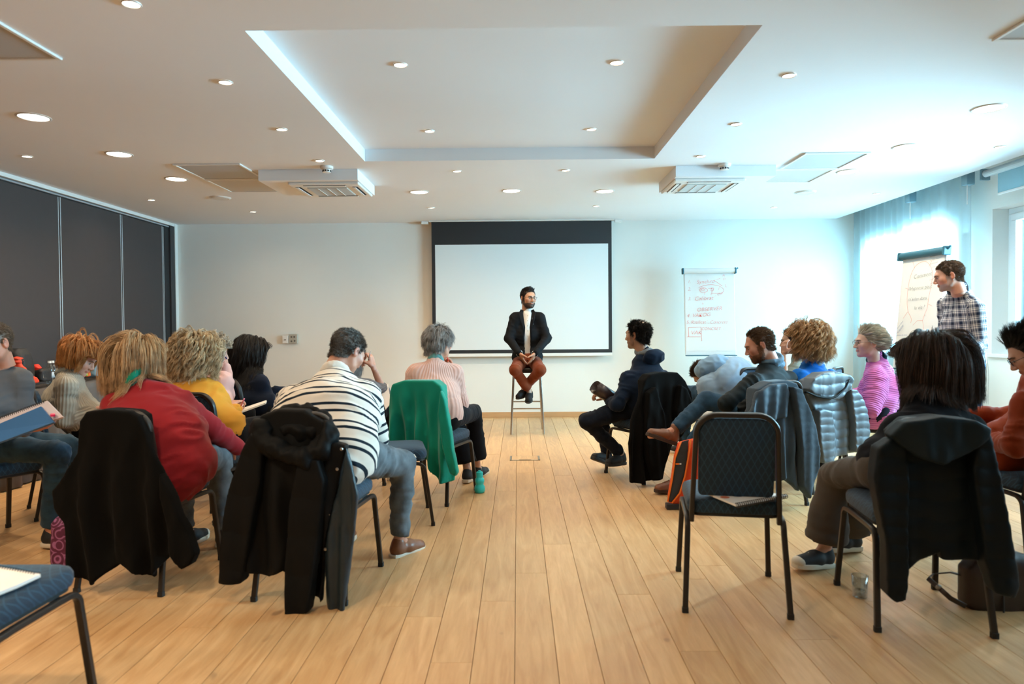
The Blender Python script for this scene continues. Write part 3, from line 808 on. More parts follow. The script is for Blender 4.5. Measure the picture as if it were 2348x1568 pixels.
def hand_mesh(curl=.5, spread=0.0, thumb=.5, mir=1, h=.0036):
    key = (round(curl, 2), spread, thumb)
    if key not in HANDS:
        s = SDF((-.085, -.05, -.11), (.085, .20, .06), h)
        s.cone((0, -.018, 0), (0, .01, 0), .020, .022, k=0, n=(1, 0, 0), sc=1.2)
        s.rbox((.0, .050, 0), (.038, .044, .0135), .013, k=.012)
        s.cone((.03, .02, -.006), (.036, .045, -.010), .015, .014, k=.012)
        for i, (bx, L) in enumerate(((.0305, .070), (.0105, .079), (-.0100, .074), (-.0290, .058))):
            a = (.25 + .55 * i / 3 * .4) * 0; p = np.array((bx, .088, 0)); d = 0.0; lat = spread * (1.5 - i) * .12
            for sgl, rr, c in ((.45, (.0090, .0086), .5), (.30, (.0086, .0078), .9), (.25, (.0078, .0068), .7)):
                d += c * curl * (1.0 + .10 * i); v = np.array((lat, math.cos(d), -math.sin(d))); q = p + v * L * sgl
                s.cone(p, q, rr[0], rr[1], k=.0025); p = q
        p = np.array((.036, .028, -.006)); d = np.array((.75 * (1 - .6 * thumb), .62, -.25 - .7 * thumb)); d /= np.linalg.norm(d)
        q = p + d * .042; s.cone(p, q, .0125, .0105, k=.01)
        d2 = d + np.array((-.5 * thumb, .3, -.1)); d2 /= np.linalg.norm(d2); s.cone(q, q + d2 * .034, .0105, .0085, k=.003)
        HANDS[key] = s.mesh(1)
    V, Q = HANDS[key]
    if mir < 0: V = V * np.array((-1, 1, 1)); Q = Q[:, ::-1]
    return V, Q
HANDS = {}
def frame(fd, up):
    y = unit(fd); x = unit(np.cross(y, up)); z = np.cross(x, y); return np.stack([x, y, z], 1)
def M4(R, t):
    M = np.eye(4); M[:3, :3] = R; M[:3, 3] = t; return M
def head_matrix(c, yawd, pitchd=0, rolld=0, s=1.0):
    R = Matrix.Rotation(-math.radians(yawd), 3, 'Z') @ Matrix.Rotation(-math.radians(pitchd), 3, 'X') @ Matrix.Rotation(math.radians(rolld), 3, 'Y')
    return M4(np.array(R) * s, c)
def color_attr(me, C):
    a = me.color_attributes.new('tint', 'FLOAT_COLOR', 'POINT')
    C4 = np.concatenate([C, np.ones((len(C), 1))], 1).astype(np.float32); a.data.foreach_set('color', C4.ravel())
def skin_material():
    m = mat('skin', (.6, .35, .25), .5, sss=.0, bump=.08, bscale=160); nt = m.node_tree; N = nt.nodes; L = nt.links
    a = N.new('ShaderNodeAttribute'); a.attribute_name = 'tint'
    n = N.new('ShaderNodeTexNoise'); n.inputs['Scale'].default_value = 30; n.inputs['Detail'].default_value = 3
    mr = N.new('ShaderNodeMapRange'); mr.inputs[3].default_value = .86; mr.inputs[4].default_value = 1.12; L.new(n.outputs['Fac'], mr.inputs[0])
    mx = N.new('ShaderNodeMix'); mx.data_type = 'RGBA'; mx.blend_type = 'MULTIPLY'; mx.inputs[0].default_value = 1
    L.new(a.outputs['Color'], mx.inputs[6]); L.new(mr.outputs[0], mx.inputs[7]); L.new(mx.outputs[2], N['Principled BSDF'].inputs['Base Color'])
    return m
skin_m = skin_material()
def hair_mat(name, c1, c2, rough=.45):
    if name in MATS: return MATS[name]
    m = bpy.data.materials.new(name); m.use_nodes = True; N = m.node_tree.nodes; L = m.node_tree.links; b = N['Principled BSDF']
    hi = N.new('ShaderNodeHairInfo'); cr = N.new('ShaderNodeMix'); cr.data_type = 'RGBA'
    cr.inputs[6].default_value = (*c1[:3], 1); cr.inputs[7].default_value = (*c2[:3], 1)
    L.new(hi.outputs['Random'], cr.inputs[0])
    tc = N.new('ShaderNodeTexCoord'); n = N.new('ShaderNodeTexNoise'); n.inputs['Scale'].default_value = 18; L.new(tc.outputs['Object'], n.inputs['Vector'])
    mr = N.new('ShaderNodeMapRange'); mr.inputs[1].default_value = .3; mr.inputs[2].default_value = .7; mr.inputs[3].default_value = .6; mr.inputs[4].default_value = 1.25
    L.new(n.outputs['Fac'], mr.inputs[0]); mx = N.new('ShaderNodeMix'); mx.data_type = 'RGBA'; mx.blend_type = 'MULTIPLY'; mx.inputs[0].default_value = 1
    L.new(cr.outputs[2], mx.inputs[6]); L.new(mr.outputs[0], mx.inputs[7]); L.new(mx.outputs[2], b.inputs['Base Color'])
    b.inputs['Roughness'].default_value = rough; b.inputs['Specular IOR Level'].default_value = .35
    MATS[name] = m; return m

def add_curves(name, P, radius, m, parent, taper=True):
    """P: (n, k, 3) in parent space"""
    n, k, _ = P.shape
    c = bpy.data.hair_curves.new(name); c.add_curves([k] * n)
    c.attributes['position'].data.foreach_set('vector', P.astype(np.float32).ravel())
    r = c.attributes.new('radius', 'FLOAT', 'POINT')
    prof = np.linspace(1, .35, k) if taper else np.ones(k)
    R = (np.ones((n, 1)) * prof * radius) if np.isscalar(radius) else radius[:, None] * prof
    r.data.foreach_set('value', R.astype(np.float32).ravel())
    c.materials.append(m); o = bpy.data.objects.new(name, c); COL.objects.link(o)
    if parent is not None: o.parent = parent
    return o
GRAV = np.array((0, 0, -1.0))
def collide(p, caps, off):
    for (a, b, r, n, sc) in caps:
        r0, r1 = r if isinstance(r, tuple) else (r, r)
        q = p - a; ax = b - a
        if n is not None:
            q = q - (q @ n)[:, None] * n * (1 - 1 / sc); ax = ax - n * (ax @ n) * (1 - 1 / sc)
        t = np.clip((q @ ax) / max(ax @ ax, 1e-9), 0, 1); v = q - t[:, None] * ax; d = np.linalg.norm(v, axis=1)
        pen = (r0 + (r1 - r0) * t + off) - d; k = pen > 0
        if k.any():
            u = v[k] / np.maximum(d[k], 1e-6)[:, None]
            if n is not None: u = u + n * ((u @ n)[:, None]) * (sc - 1)
            p[k] += u * pen[k][:, None]
    return p
def grow_hair(HM, V, root_mask, st, caps=(), seed=0):
    """V: canonical head verts; returns strand points in world space"""
    g = np.random.default_rng(seed)
    if st.get('long'): root_mask = root_mask & (V[:, 1] < .066)
    I = np.flatnonzero(root_mask)
    n = st.get('guides', 300); per = st.get('per', 12); K = st.get('steps', 12)
    c = np.array((0, -.012, .028))
    pick = g.choice(I, n); R0 = V[pick] + g.normal(0, .002, (n, 3))
    nl = (R0 - c) / np.array((.0765, .096, .084)) ** 2; nl /= np.linalg.norm(nl, axis=1)[:, None]
    side = np.where(np.abs(R0[:, 0] - st.get('part', 0.0)) < 1e-4, 1, np.sign(R0[:, 0] - st.get('part', 0.0)))
    comb = np.array(st.get('comb', (0, 0, 0)), float)[None] + np.stack([side * st.get('sidew', 0), np.zeros(n), np.zeros(n)], 1)
    if not st.get('long'): comb = comb - (comb * nl).sum(1)[:, None] * nl; comb = comb * (np.linalg.norm(st.get('comb', (0, 0, 0))) / np.maximum(np.linalg.norm(comb, axis=1), .15))[:, None]
    d = nl * st.get('lift', .5) + comb + g.normal(0, st.get('mess', .1), (n, 3)); d /= np.linalg.norm(d, axis=1)[:, None]
    A = HM[:3, :3]; t0 = HM[:3, 3]; Ai = np.linalg.inv(A); sc = np.linalg.norm(A[:, 0])
    L = st['length'] * (1 + st.get('lvar', .15) * g.normal(0, 1, n)); L = np.maximum(L, st['length'] * .3)
    if 'hem' in st: L = np.maximum((R0[:, 2] - st['hem']) * 1.02 + .03 * (R0[:, 2] > .05), .05) * (1 + st.get('lvar', .1) * g.normal(0, 1, n))
    if 'lenfn' in st: L = L * st['lenfn'](R0)
    ds = L / (K - 1); gr = st.get('grav', .3); vol = g.random(n) * st.get('vol', .02) + st.get('base', .004)
    gl = Ai @ GRAV; gl /= np.linalg.norm(gl)
    p = R0.copy(); pts = [p.copy()]
    er = np.array((.079, .099, .087)); face = st.get('face', True)
    for i in range(K - 1):
        d = d + gl * gr * (1 + .12 * i) + g.normal(0, st.get('wob', .03), (n, 3)); d /= np.linalg.norm(d, axis=1)[:, None]
        p = p + d * ds[:, None]
        q = p - c; e = er + vol[:, None]; rr = np.linalg.norm(q / e, axis=1); k = rr < 1
        p = np.where(k[:, None], c + q / np.maximum(rr, .2)[:, None], p)
        q = p - np.array((0, .0, -.065)); e = np.array((.066, .085, .06)) + vol[:, None]; rr = np.linalg.norm(q / e, axis=1); k = (rr < 1)
        p = np.where(k[:, None], np.array((0, 0., -.065)) + q / np.maximum(rr, .2)[:, None], p)
        if face:
            lim = st.get('facex', .070); k = (p[:, 1] > .030) & (np.abs(p[:, 0]) < lim) & (p[:, 2] < st.get('facez', .06))
            p[k, 0] = side[k] * lim; k2 = (p[:, 1] > .065) & (p[:, 2] < .06); p[k2, 1] = .065
        if caps:
            w = p @ A.T + t0; w = collide(w, caps, vol * .25 + .002); p = (w - t0) @ Ai.T
        dn = p - pts[-1]; ln = np.linalg.norm(dn, axis=1)[:, None]; d = dn / np.maximum(ln, 1e-6)
        pts.append(p.copy())
    Gd = np.stack(pts, 1)
    if st.get('curl', 0):
        s = np.linspace(0, 1, K)[None, :] * L[:, None]; ph = g.random((n, 1)) * 6.28; fr = st.get('cfreq', 40) * (1 + .25 * g.normal(0, 1, (n, 1)))
        T = np.gradient(Gd, axis=1); T /= np.maximum(np.linalg.norm(T, axis=2), 1e-6)[..., None]
        u = np.cross(T, np.array((.3, .5, .8))); u /= np.maximum(np.linalg.norm(u, axis=2), 1e-6)[..., None]; v = np.cross(T, u)
        am = st['curl'] * np.clip(np.linspace(0, 2.5, K), 0, 1)[None, :] * (.6 + .8 * g.random((n, 1)))
        Gd = Gd + u * (am * np.cos(fr * s + ph))[..., None] + v * (am * np.sin(fr * s + ph))[..., None]
    # children in locks
    cl = st.get('clump', .5); w = st.get('width', .008)
    off = g.normal(0, w, (n, per, 1, 3)); t = np.linspace(0, 1, K)[None, None, :, None]
    fray = g.normal(0, st.get('fray', .004), (n, per, 1, 3)) * t ** 2
    C = Gd[:, None] + off * (1 - cl * t) + fray
    lenj = 1 - st.get('ljit', .15) * g.random((n, per, 1, 1)); C = C[:, :, :1] + (C - C[:, :, :1]) * lenj
    C = C.reshape(n * per, K, 3)
    return C @ A.T + t0

def bone_coords(V, bones):
    """bones: (p0,p1,r,lat,sc,along0); returns around(m), along(m), id"""
    best = np.full(len(V), 1e9); A = np.zeros(len(V)); S = np.zeros(len(V)); B = np.zeros(len(V))
    for i, (p0, p1, r, lat, sc, a0) in enumerate(bones):
        ax = p1 - p0; L = np.linalg.norm(ax); q = V - p0; qs = q; axs = ax
        if lat is not None:
            qs = q - (q @ lat)[:, None] * lat * (1 - 1 / sc)
        t = np.clip(qs @ axs / (axs @ axs), 0, 1); v = qs - t[:, None] * axs; d = np.linalg.norm(v, axis=1) - r
        x = unit(lat if lat is not None else np.cross(ax, (.2, .1, .97))); x = unit(x - ax * (x @ ax) / (ax @ ax)); y = unit(np.cross(ax, x))
        ang = np.arctan2(v @ x, v @ y); tt = q @ ax / L
        k = d < best; best = np.where(k, d, best); A = np.where(k, ang * r * (1 + (sc - 1) * .5 if lat is not None else 1), A)
        S = np.where(k, a0 + tt, S); B = np.where(k, i, B)
    return A, S, B
def garment_obj(name, sdf, bones, m, parent, origin, wr=.006, freq=(7, 24), seed=0, relax=1, hem=None):
    V, Q = sdf.mesh(relax); A, S, B = bone_coords(V, bones); N_ = normals(V, Q)
    if wr:
        P1 = np.stack([A * freq[0] + B * 13, S * freq[1] + 1.5 * vnoise(V * 6 + seed), B * 7 + seed + 0 * A], 1)
        n1 = 1 - 2 * np.abs(vnoise(P1)); n2 = vnoise(V * 9 + seed * 3.1); n3 = 1 - 2 * np.abs(vnoise(V * np.array((16, 16, 26)) + 5 + seed))
        V = V + N_ * (wr * (.8 * n1 * (.4 + .8 * np.clip(n2 + .4, 0, 1)) + .45 * n2 + .18 * n3))[:, None]
    o = obj(name, V - origin, Q, m, parent, smooth=True); a = o.data.attributes.new('weave', 'FLOAT_VECTOR', 'POINT')
    a.data.foreach_set('vector', np.stack([A, S, B], 1).astype(np.float32).ravel())
    return o
def cloth(name, c, rough=.85, sheen=.2, pattern=None, noise=.12, bump=.3, bscale=350, **k):
    if name in MATS: return MATS[name]
    m = mat(name, c, rough, sheen=sheen * .35, noise=noise, nscale=7, bump=bump, bscale=bscale, bdist=.0012, spec=k.get('spec', .2 if sum(c[:3]) > .12 else .1))
    if pattern:
        nt = m.node_tree; N = nt.nodes; L = nt.links; b = N['Principled BSDF']; a = N.new('ShaderNodeAttribute'); a.attribute_name = 'weave'
        sp = N.new('ShaderNodeSeparateXYZ'); L.new(a.outputs['Vector'], sp.inputs[0])
        def frac(out, per, off=0):
            k1 = N.new('ShaderNodeMath'); k1.operation = 'MULTIPLY_ADD'; k1.inputs[1].default_value = 1 / per; k1.inputs[2].default_value = off + 50; L.new(out, k1.inputs[0])
            k2 = N.new('ShaderNodeMath'); k2.operation = 'FRACT'; L.new(k1.outputs[0], k2.inputs[0]); return k2.outputs[0]
        def ramp(src, stops, interp='CONSTANT'):
            r = N.new('ShaderNodeValToRGB'); r.color_ramp.interpolation = interp; e = r.color_ramp.elements
            e[0].position = stops[0][0]; e[0].color = stops[0][1]; e[1].position = stops[1][0]; e[1].color = stops[1][1]
            for p, cc in stops[2:]: x = e.new(p); x.color = cc
            L.new(src, r.inputs[0]); return r.outputs[0]
        if pattern == 'stripes':
            w, d = srgb(232, 226, 216), srgb(18, 34, 48)
            L.new(ramp(frac(sp.outputs[1], .100), [(0, d), (.15, w), (.38, d), (.53, w)]), b.inputs['Base Color'])
        elif pattern == 'plaid':
            w, g_, d = (.78, .76, .74, 1), (.30, .31, .36, 1), (.05, .07, .12, 1)
            st = [(0, w), (.10, g_), (.22, d), (.50, g_), (.60, w), (.66, d), (.72, w), (.86, g_)]
            r1 = ramp(frac(sp.outputs[1], .062), st); r2 = ramp(frac(sp.outputs[0], .058, .2), st)
            mx = N.new('ShaderNodeMix'); mx.data_type = 'RGBA'; mx.inputs[0].default_value = .5; L.new(r1, mx.inputs[6]); L.new(r2, mx.inputs[7])
            gm = N.new('ShaderNodeGamma'); gm.inputs[1].default_value = 1.5; L.new(mx.outputs[2], gm.inputs[0]); L.new(gm.outputs[0], b.inputs['Base Color'])
        elif pattern in ('rib', 'ribh'):
            per = k.get('per', .014); src = sp.outputs[0] if pattern == 'rib' else sp.outputs[1]
            s1 = N.new('ShaderNodeMath'); s1.operation = 'MULTIPLY'; s1.inputs[1].default_value = 2 * PI / per; L.new(src, s1.inputs[0])
            s2 = N.new('ShaderNodeMath'); s2.operation = 'SINE'; L.new(s1.outputs[0], s2.inputs[0])
            mr = N.new('ShaderNodeMapRange'); mr.inputs[1].default_value = -1; mr.inputs[3].default_value = .90; mr.inputs[4].default_value = 1.03; L.new(s2.outputs[0], mr.inputs[0])
            bp = N.new('ShaderNodeBump'); bp.inputs['Strength'].default_value = .5; bp.inputs['Distance'].default_value = .003; L.new(s2.outputs[0], bp.inputs['Height'])
            old = b.inputs['Normal'].links[0].from_socket if b.inputs['Normal'].links else None
            if old: L.new(old, bp.inputs['Normal'])
            L.new(bp.outputs[0], b.inputs['Normal'])
            oc = b.inputs['Base Color'].links[0].from_socket; mx = N.new('ShaderNodeMix'); mx.data_type = 'RGBA'; mx.blend_type = 'MULTIPLY'; mx.inputs[0].default_value = 1
            L.new(oc, mx.inputs[6]); L.new(mr.outputs[0], mx.inputs[7]); L.new(mx.outputs[2], b.inputs['Base Color'])
        elif pattern == 'denim':
            n = N.new('ShaderNodeTexNoise'); n.inputs['Scale'].default_value = 9; n.inputs['Detail'].default_value = 6
            L.new(ramp(n.outputs['Fac'], [(.35, (*[x * .72 for x in c[:3]], 1)), (.65, (*[min(1, x * 1.35) for x in c[:3]], 1))], 'LINEAR'), b.inputs['Base Color'])
    return m

def vec(x, y, z=0): return np.array((x, y, z), float)
def seated(x, y, a, lean=6, male=True, s=1.0, slouch=0.0, nod=0, seat=.49, knee=.07, girth=1.0):
    ar = math.radians(a); f = vec(math.sin(ar), math.cos(ar)); r = vec(math.cos(ar), -math.sin(ar)); u = vec(0, 0, 1)
    l = math.radians(lean); up = u * math.cos(l) + f * math.sin(l); J = {}
    P = vec(x, y) + (-.03 + .13 * (girth - 1)) * f + u * (seat + .10 * girth); N_ = P + .46 * s * up
    C = P + .27 * s * up - f * .05 * slouch; J['P'], J['C'], J['N'] = P, C, N_
    l2 = math.radians(lean * .6 + nod); up2 = u * math.cos(l2) + f * math.sin(l2)
    J['H'] = N_ + .165 * s * up2 + f * .02
    sw = (.175 if male else .150) * s
    for k, q in (('L', -1), ('R', 1)):
        J['S' + k] = N_ - .075 * up + r * q * sw + f * .0
        J['E' + k] = J['S' + k] - .255 * up * s + r * q * .05 + f * .08
        J['W' + k] = P + f * .30 + r * q * .06 + u * .13
        J['h' + k] = P + r * q * .095 - u * .0
        J['K' + k] = P + f * .40 * s + r * q * (.095 + knee) + u * (.01)
        J['K' + k][2] = max(J['K' + k][2], .50 * s)
        J['A' + k] = vec(*(J['K' + k] + f * .05)[:2], .095)
        J['T' + k] = J['A' + k] + f * .13 - u * .07
    J['f'], J['r'], J['a'] = f, r, a
    return J
def px(J, **kw):
    for k, v in kw.items(): J[k] = at(*v)
    return J
def person(label, J, head, skin, top=None, bottom=None, shoes=None, hair=None, male=True, girth=1.0, hs=1.0, sleeve=1.0, name='person',
           brow=None, beard=None, hands=None, wr=.010, eyes=False, scalp=None, legs=True, hsz=.0048, res=.0125, topname='sweater', botname='trousers', flare=1.0,
           collar=True, hem=1.0, hz=None, toplen=0.0, seed=None):
    """head: (yaw, pitch, roll)"""
    seed = seed if seed is not None else int(abs(J['P'][0] * 97 + J['P'][1] * 31)) % 97
    f, r = J['f'], J['r']; O = np.array((J['P'][0], J['P'][1], 0.0)); g = girth
    dn = J['N'] - J['H']; ln = np.linalg.norm(dn); mxn = .152
    if ln > mxn: J['N'] = J['H'] + dn * (mxn / ln) * .6 + dn * .4 * min(1, .180 / ln)
    HM = head_matrix(J['H'], *head, hs); up = unit(J['N'] - J['P']); lat = unit(J['SR'] - J['SL']); latp = unit(J['hR'] - J['hL'])
    nb = HM[:3, :3] @ np.array((0, -.034, -.12)) + HM[:3, 3]
    J['HM'] = HM
    ptsall = np.array([J[k] for k in J if k not in ('f', 'r') and isinstance(J[k], np.ndarray) and J[k].shape == (3,)])
    # -- body surface
    s = SDF(ptsall.min(0) - .2, ptsall.max(0) + .2, .0145)
    s.cone(J['N'] - up * .06, nb, .058 if male else .048, .050 if male else .042, k=0)
    s.cone(J['P'], J['C'], .10 * g, .105 * g, k=.04, n=latp, sc=1.25); s.cone(J['C'], J['N'] - up * .08, .105 * g, .07, k=.04, n=lat, sc=1.5)
    s.cone(J['SL'], J['SR'], .040, .040, k=.04)
    for k in 'LR':
        s.cone(J['S' + k], J['E' + k], .042 * (.6 + .4 * g), .034 * (.6 + .4 * g), k=.02)
        s.cone(J['E' + k], J['W' + k], .034 * (.6 + .4 * g), .023, k=.012, n=None)
        if legs:
            s.cone(J['h' + k], J['K' + k], .066 * g, .046, k=.03); s.cone(J['K' + k], J['A' + k], .044, .030, k=.02)
            s.cone(J['A' + k], J['T' + k], .030, .022, k=.02)
    V, Q = s.mesh(1); col = np.tile(np.array(skin[:3]), (len(V), 1)); VV = [V]; QQ = [Q]; CC = [col]; n0 = len(V)
    hv, hq = get_head(male, hsz); hw = fit(hv, HM); c = np.tile(np.array(skin[:3]), (len(hv), 1))
    def mixc(mask, colr, a):
        m_ = (np.clip(mask, 0, 1) * a)[:, None]; return c * (1 - m_) + np.array(colr[:3]) * m_
    x_, y_, z_ = hv.T
    c = mixc((y_ > .082) * (np.abs(x_) < .026) * np.clip(1 - np.abs(z_ + .062) / .0105, 0, 1) * 2, np.array(skin[:3]) * np.array((.85, .45, .45)), .75)
    c = mixc(np.exp(-((np.abs(x_) - .045) ** 2 + (z_ + .03) ** 2) / .0006) * (y_ > .03), np.array(skin[:3]) * np.array((1.05, .72, .68)), .5)
    c = mixc((np.abs(x_) > .079) * 1.0, np.array(skin[:3]) * np.array((1.05, .70, .62)), .5)
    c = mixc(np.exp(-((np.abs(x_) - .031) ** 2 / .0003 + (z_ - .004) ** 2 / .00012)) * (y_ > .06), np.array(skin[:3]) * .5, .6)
    if beard is not None:
        bm = np.clip((-.052 - .55 * (np.abs(x_) < .045) * np.clip(.075 - y_, 0, .03) - z_) / .010, 0, 1) * np.clip((y_ - .005) / .02, 0, 1) + np.clip((-.046 - z_) / .005, 0, 1) * (y_ > .085) * (np.abs(x_) < .03) + np.clip((np.abs(x_) - .058) / .006, 0, 1) * (z_ < .0) * (z_ > -.09) * (y_ > .0) * (y_ < .035)
        lips = (y_ > .080) * (np.abs(x_) < .023) * (np.abs(z_ + .0625) < .0085)
        c = mixc(np.clip(bm, 0, 1) * (1 - lips) * (z_ > -.125), beard['c'], beard.get('a', .6))
    sl_ = scalp_line(hv, high=hz if hz is not None else 0)
    if scalp is not None: c = mixc(np.clip(sl_ / .008 + .5, 0, 1) * (np.abs(x_) < .0805) * (1 - scalp.get('bald', 0) * np.exp(-((x_) ** 2 + (y_ + .05) ** 2) / .0016) * (z_ > .05)), scalp['c'], scalp.get('a', .95))
    VV.append(hw); QQ.append(hq + n0); CC.append(c); n0 += len(hw)
    hands = hands or {}
    for k, q_ in (('L', -1), ('R', 1)):
        hd = hands.get(k, {})
        if hd is None: continue
        mv, mq = hand_mesh(hd.get('curl', .55), hd.get('spread', 0.0), hd.get('thumb', .5), mir=(1 if k == 'L' else -1))
        fd = unit(np.array(hd.get('dir', J['W' + k] - J['E' + k]))); pu = -np.array(hd.get('palm', (0, 0, -1)), float)
        W = J['W' + k]; Mh = M4(frame(fd, pu) * hd.get('s', 1.0 if male else .9), W)
        VV.append(fit(mv, Mh)); QQ.append(mq + n0); CC.append(np.tile(np.array(skin[:3]) * np.array((1, .9, .88)), (len(mv), 1))); n0 += len(mv)
    V = np.concatenate(VV); Q = np.concatenate(QQ)
    body = obj(name, V - O, Q, skin_m, None, smooth=True); body.location = O
    color_attr(body.data, np.concatenate(CC)); props(body, label, 'person', 'people')
    del body['group']
    # -- top garment
    ga = .5 + .5 * g
    if top is not None:
        s = SDF(ptsall.min(0) - .3, ptsall.max(0) + .3, res)
        s.cone(J['P'] + up * (.02 - toplen), J['C'], .128 * g, .132 * g, k=0, n=latp, sc=1.30)
        s.cone(J['hL'] + up * .05, J['hR'] + up * .05, .106 * g, .106 * g, k=.05)
        if toplen > .05: s.cone(J['hL'] + J['f'] * .05 - up * toplen * .3, J['hR'] + J['f'] * .05 - up * toplen * .3, .128 * g, .128 * g, k=.05)
        s.cone(J['C'], J['N'] - up * .075, .130 * g, .080, k=.05, n=lat, sc=1.55)
        s.cone(J['SL'] - up * .012, J['SR'] - up * .012, .052 * ga, .052 * ga, k=.07)
        if collar: s.cone(J['N'] - up * .06, J['N'] * .55 + nb * .45, .066 if male else .056, .058 if male else .05, k=.03)
        else: s.cone(J['N'] - up * .06, J['N'] * .95 + nb * .05, .068, .055, k=.03)
        bones = [(J['N'], J['P'], .12 * g, lat, 1.45, 0.0)]
        for k in 'LR':
            S_, E_, W_ = J['S' + k], J['E' + k], J['W' + k]
            a1 = min(1, sleeve * 2); e = S_ + (E_ - S_) * a1; rr = .058 * ga * (J.get('slr', 1.0))
            s.cone(S_ - up * .012, e, rr + .001, rr * .92, k=.05); Lu = np.linalg.norm(E_ - S_)
            bones.append((S_, E_, rr, None, 1, 0.03))
            if sleeve > .5:
                t = (sleeve - .5) * 2 * .97; w = E_ + (W_ - E_) * t; s.cone(E_, w, rr * .92, rr * .72, k=.02); bones.append((E_, W_, rr * .8, None, 1, Lu + .03))
        if 'fx' in J:
            J['fx'](s)
        top_o = garment_obj(topname, s, bones, top, body, O, wr, seed=seed)
    # -- trousers
    if bottom is not None and legs:
        s = SDF(ptsall.min(0) - .3, ptsall.max(0) + .3, res + .001)
        s.cone(J['hL'], J['hR'], .098 * g, .098 * g, k=0); bones = []
        for k in 'LR':
            s.cone(J['h' + k], J['K' + k], .086 * (.4 + .6 * g), .063 * (.7 + .3 * g), k=.02); bones.append((J['h' + k], J['K' + k], .075, None, 1, 0))
            e = J['K' + k] + (J['A' + k] - J['K' + k]) * hem * .93
            s.cone(J['K' + k], e, .060 * (.7 + .3 * g), .052 * flare, k=.02); bones.append((J['K' + k], J['A' + k], .05, None, 1, .42))
            dz = unit(J['A' + k] - J['K' + k]); rr_ = .058 * flare + .012; s.rbox(e + dz * .075, (rr_, rr_, .067), .004, k=.006, M=frame(np.cross(dz, (.3, .9, .1)), dz), op='sub')
        garment_obj(botname, s, bones, bottom, body, O, wr * 1.0, seed=seed + 7)
    if shoes is not None and legs:
        for k in 'LR': shoe(body, O, J['A' + k], J['T' + k], **shoes)
    # -- hair
    J['caps'] = caps = [(J['SL'] - up * .012, J['SR'] - up * .012, .056 * ga, None, 1), (J['C'], J['N'] - up * .075, (.133 * g, .084), lat, 1.5), (J['P'], J['C'], .135 * g, latp, 1.3),
                        (J['SL'], J['EL'], .058 * ga, None, 1), (J['SR'], J['ER'], .058 * ga, None, 1)]
    if hair is not None:
        mask = (sl_ > 0) & (np.abs(x_) < .0805)
        if hair.get('bald'): mask &= ~(((x_) ** 2 + (y_ + .045) ** 2 < .034 ** 2) & (z_ > .05))
        if 'mask' in hair: mask &= hair['mask'](hv)
        C = grow_hair(HM, hv, mask, hair, caps if hair.get('long') else (), seed)
        add_curves('hair', C - O, hair.get('rad', .0009), hair['m'], body)
    if beard is not None and 'm' in beard:
        bmk = (np.clip(bm, 0, 1) > .5) & ~lips & (z_ > -.122)
        stb = dict(length=beard.get('len', .008), guides=900, per=3, steps=3, lift=1.0, comb=(0, 0, -.9), grav=.1, mess=.2, vol=0, base=-.02, width=.003, clump=0, face=False, fray=.001)
        C = grow_hair(HM, hv, bmk, dict(stb), (), seed + 5); add_curves('beard', C - O, .0008, beard['m'], body)
    def local(name_, V, F, m, p=body, smooth=True):
        return obj(name_, fit(np.asarray(V), HM) - O, F, m, p, smooth=smooth)
    if eyes:
        for x in (-.031, .031):
            V, F = ellip((0, 0, 0), (.0120, .0120, .0068), 14, 10); e = local('eye', V + np.array((x, .0782, .0010)), F, mat('eye_white', (.42, .38, .36), .25, noise=.02))
            V, F = ellip((0, 0, 0), (.0060, .0032, .0060), 12, 8); local('iris', V + np.array((x, .0882, .0010)), F, mat('iris_dark', (.03, .02, .015), .2, noise=.05), e)
    if brow is not None:
        for x in (-1, 1):
            P_ = [(x * .013, .0985, .0165), (x * .026, .0965, .0225), (x * .040, .0885, .0225), (x * .050, .077, .0170)]
            V, F = tube(P_, [.0028, .0036, .0030, .0014], 8); local('eyebrow', V, F, brow)
    body['_'] = 0; del body['_']
    return body, HM, O
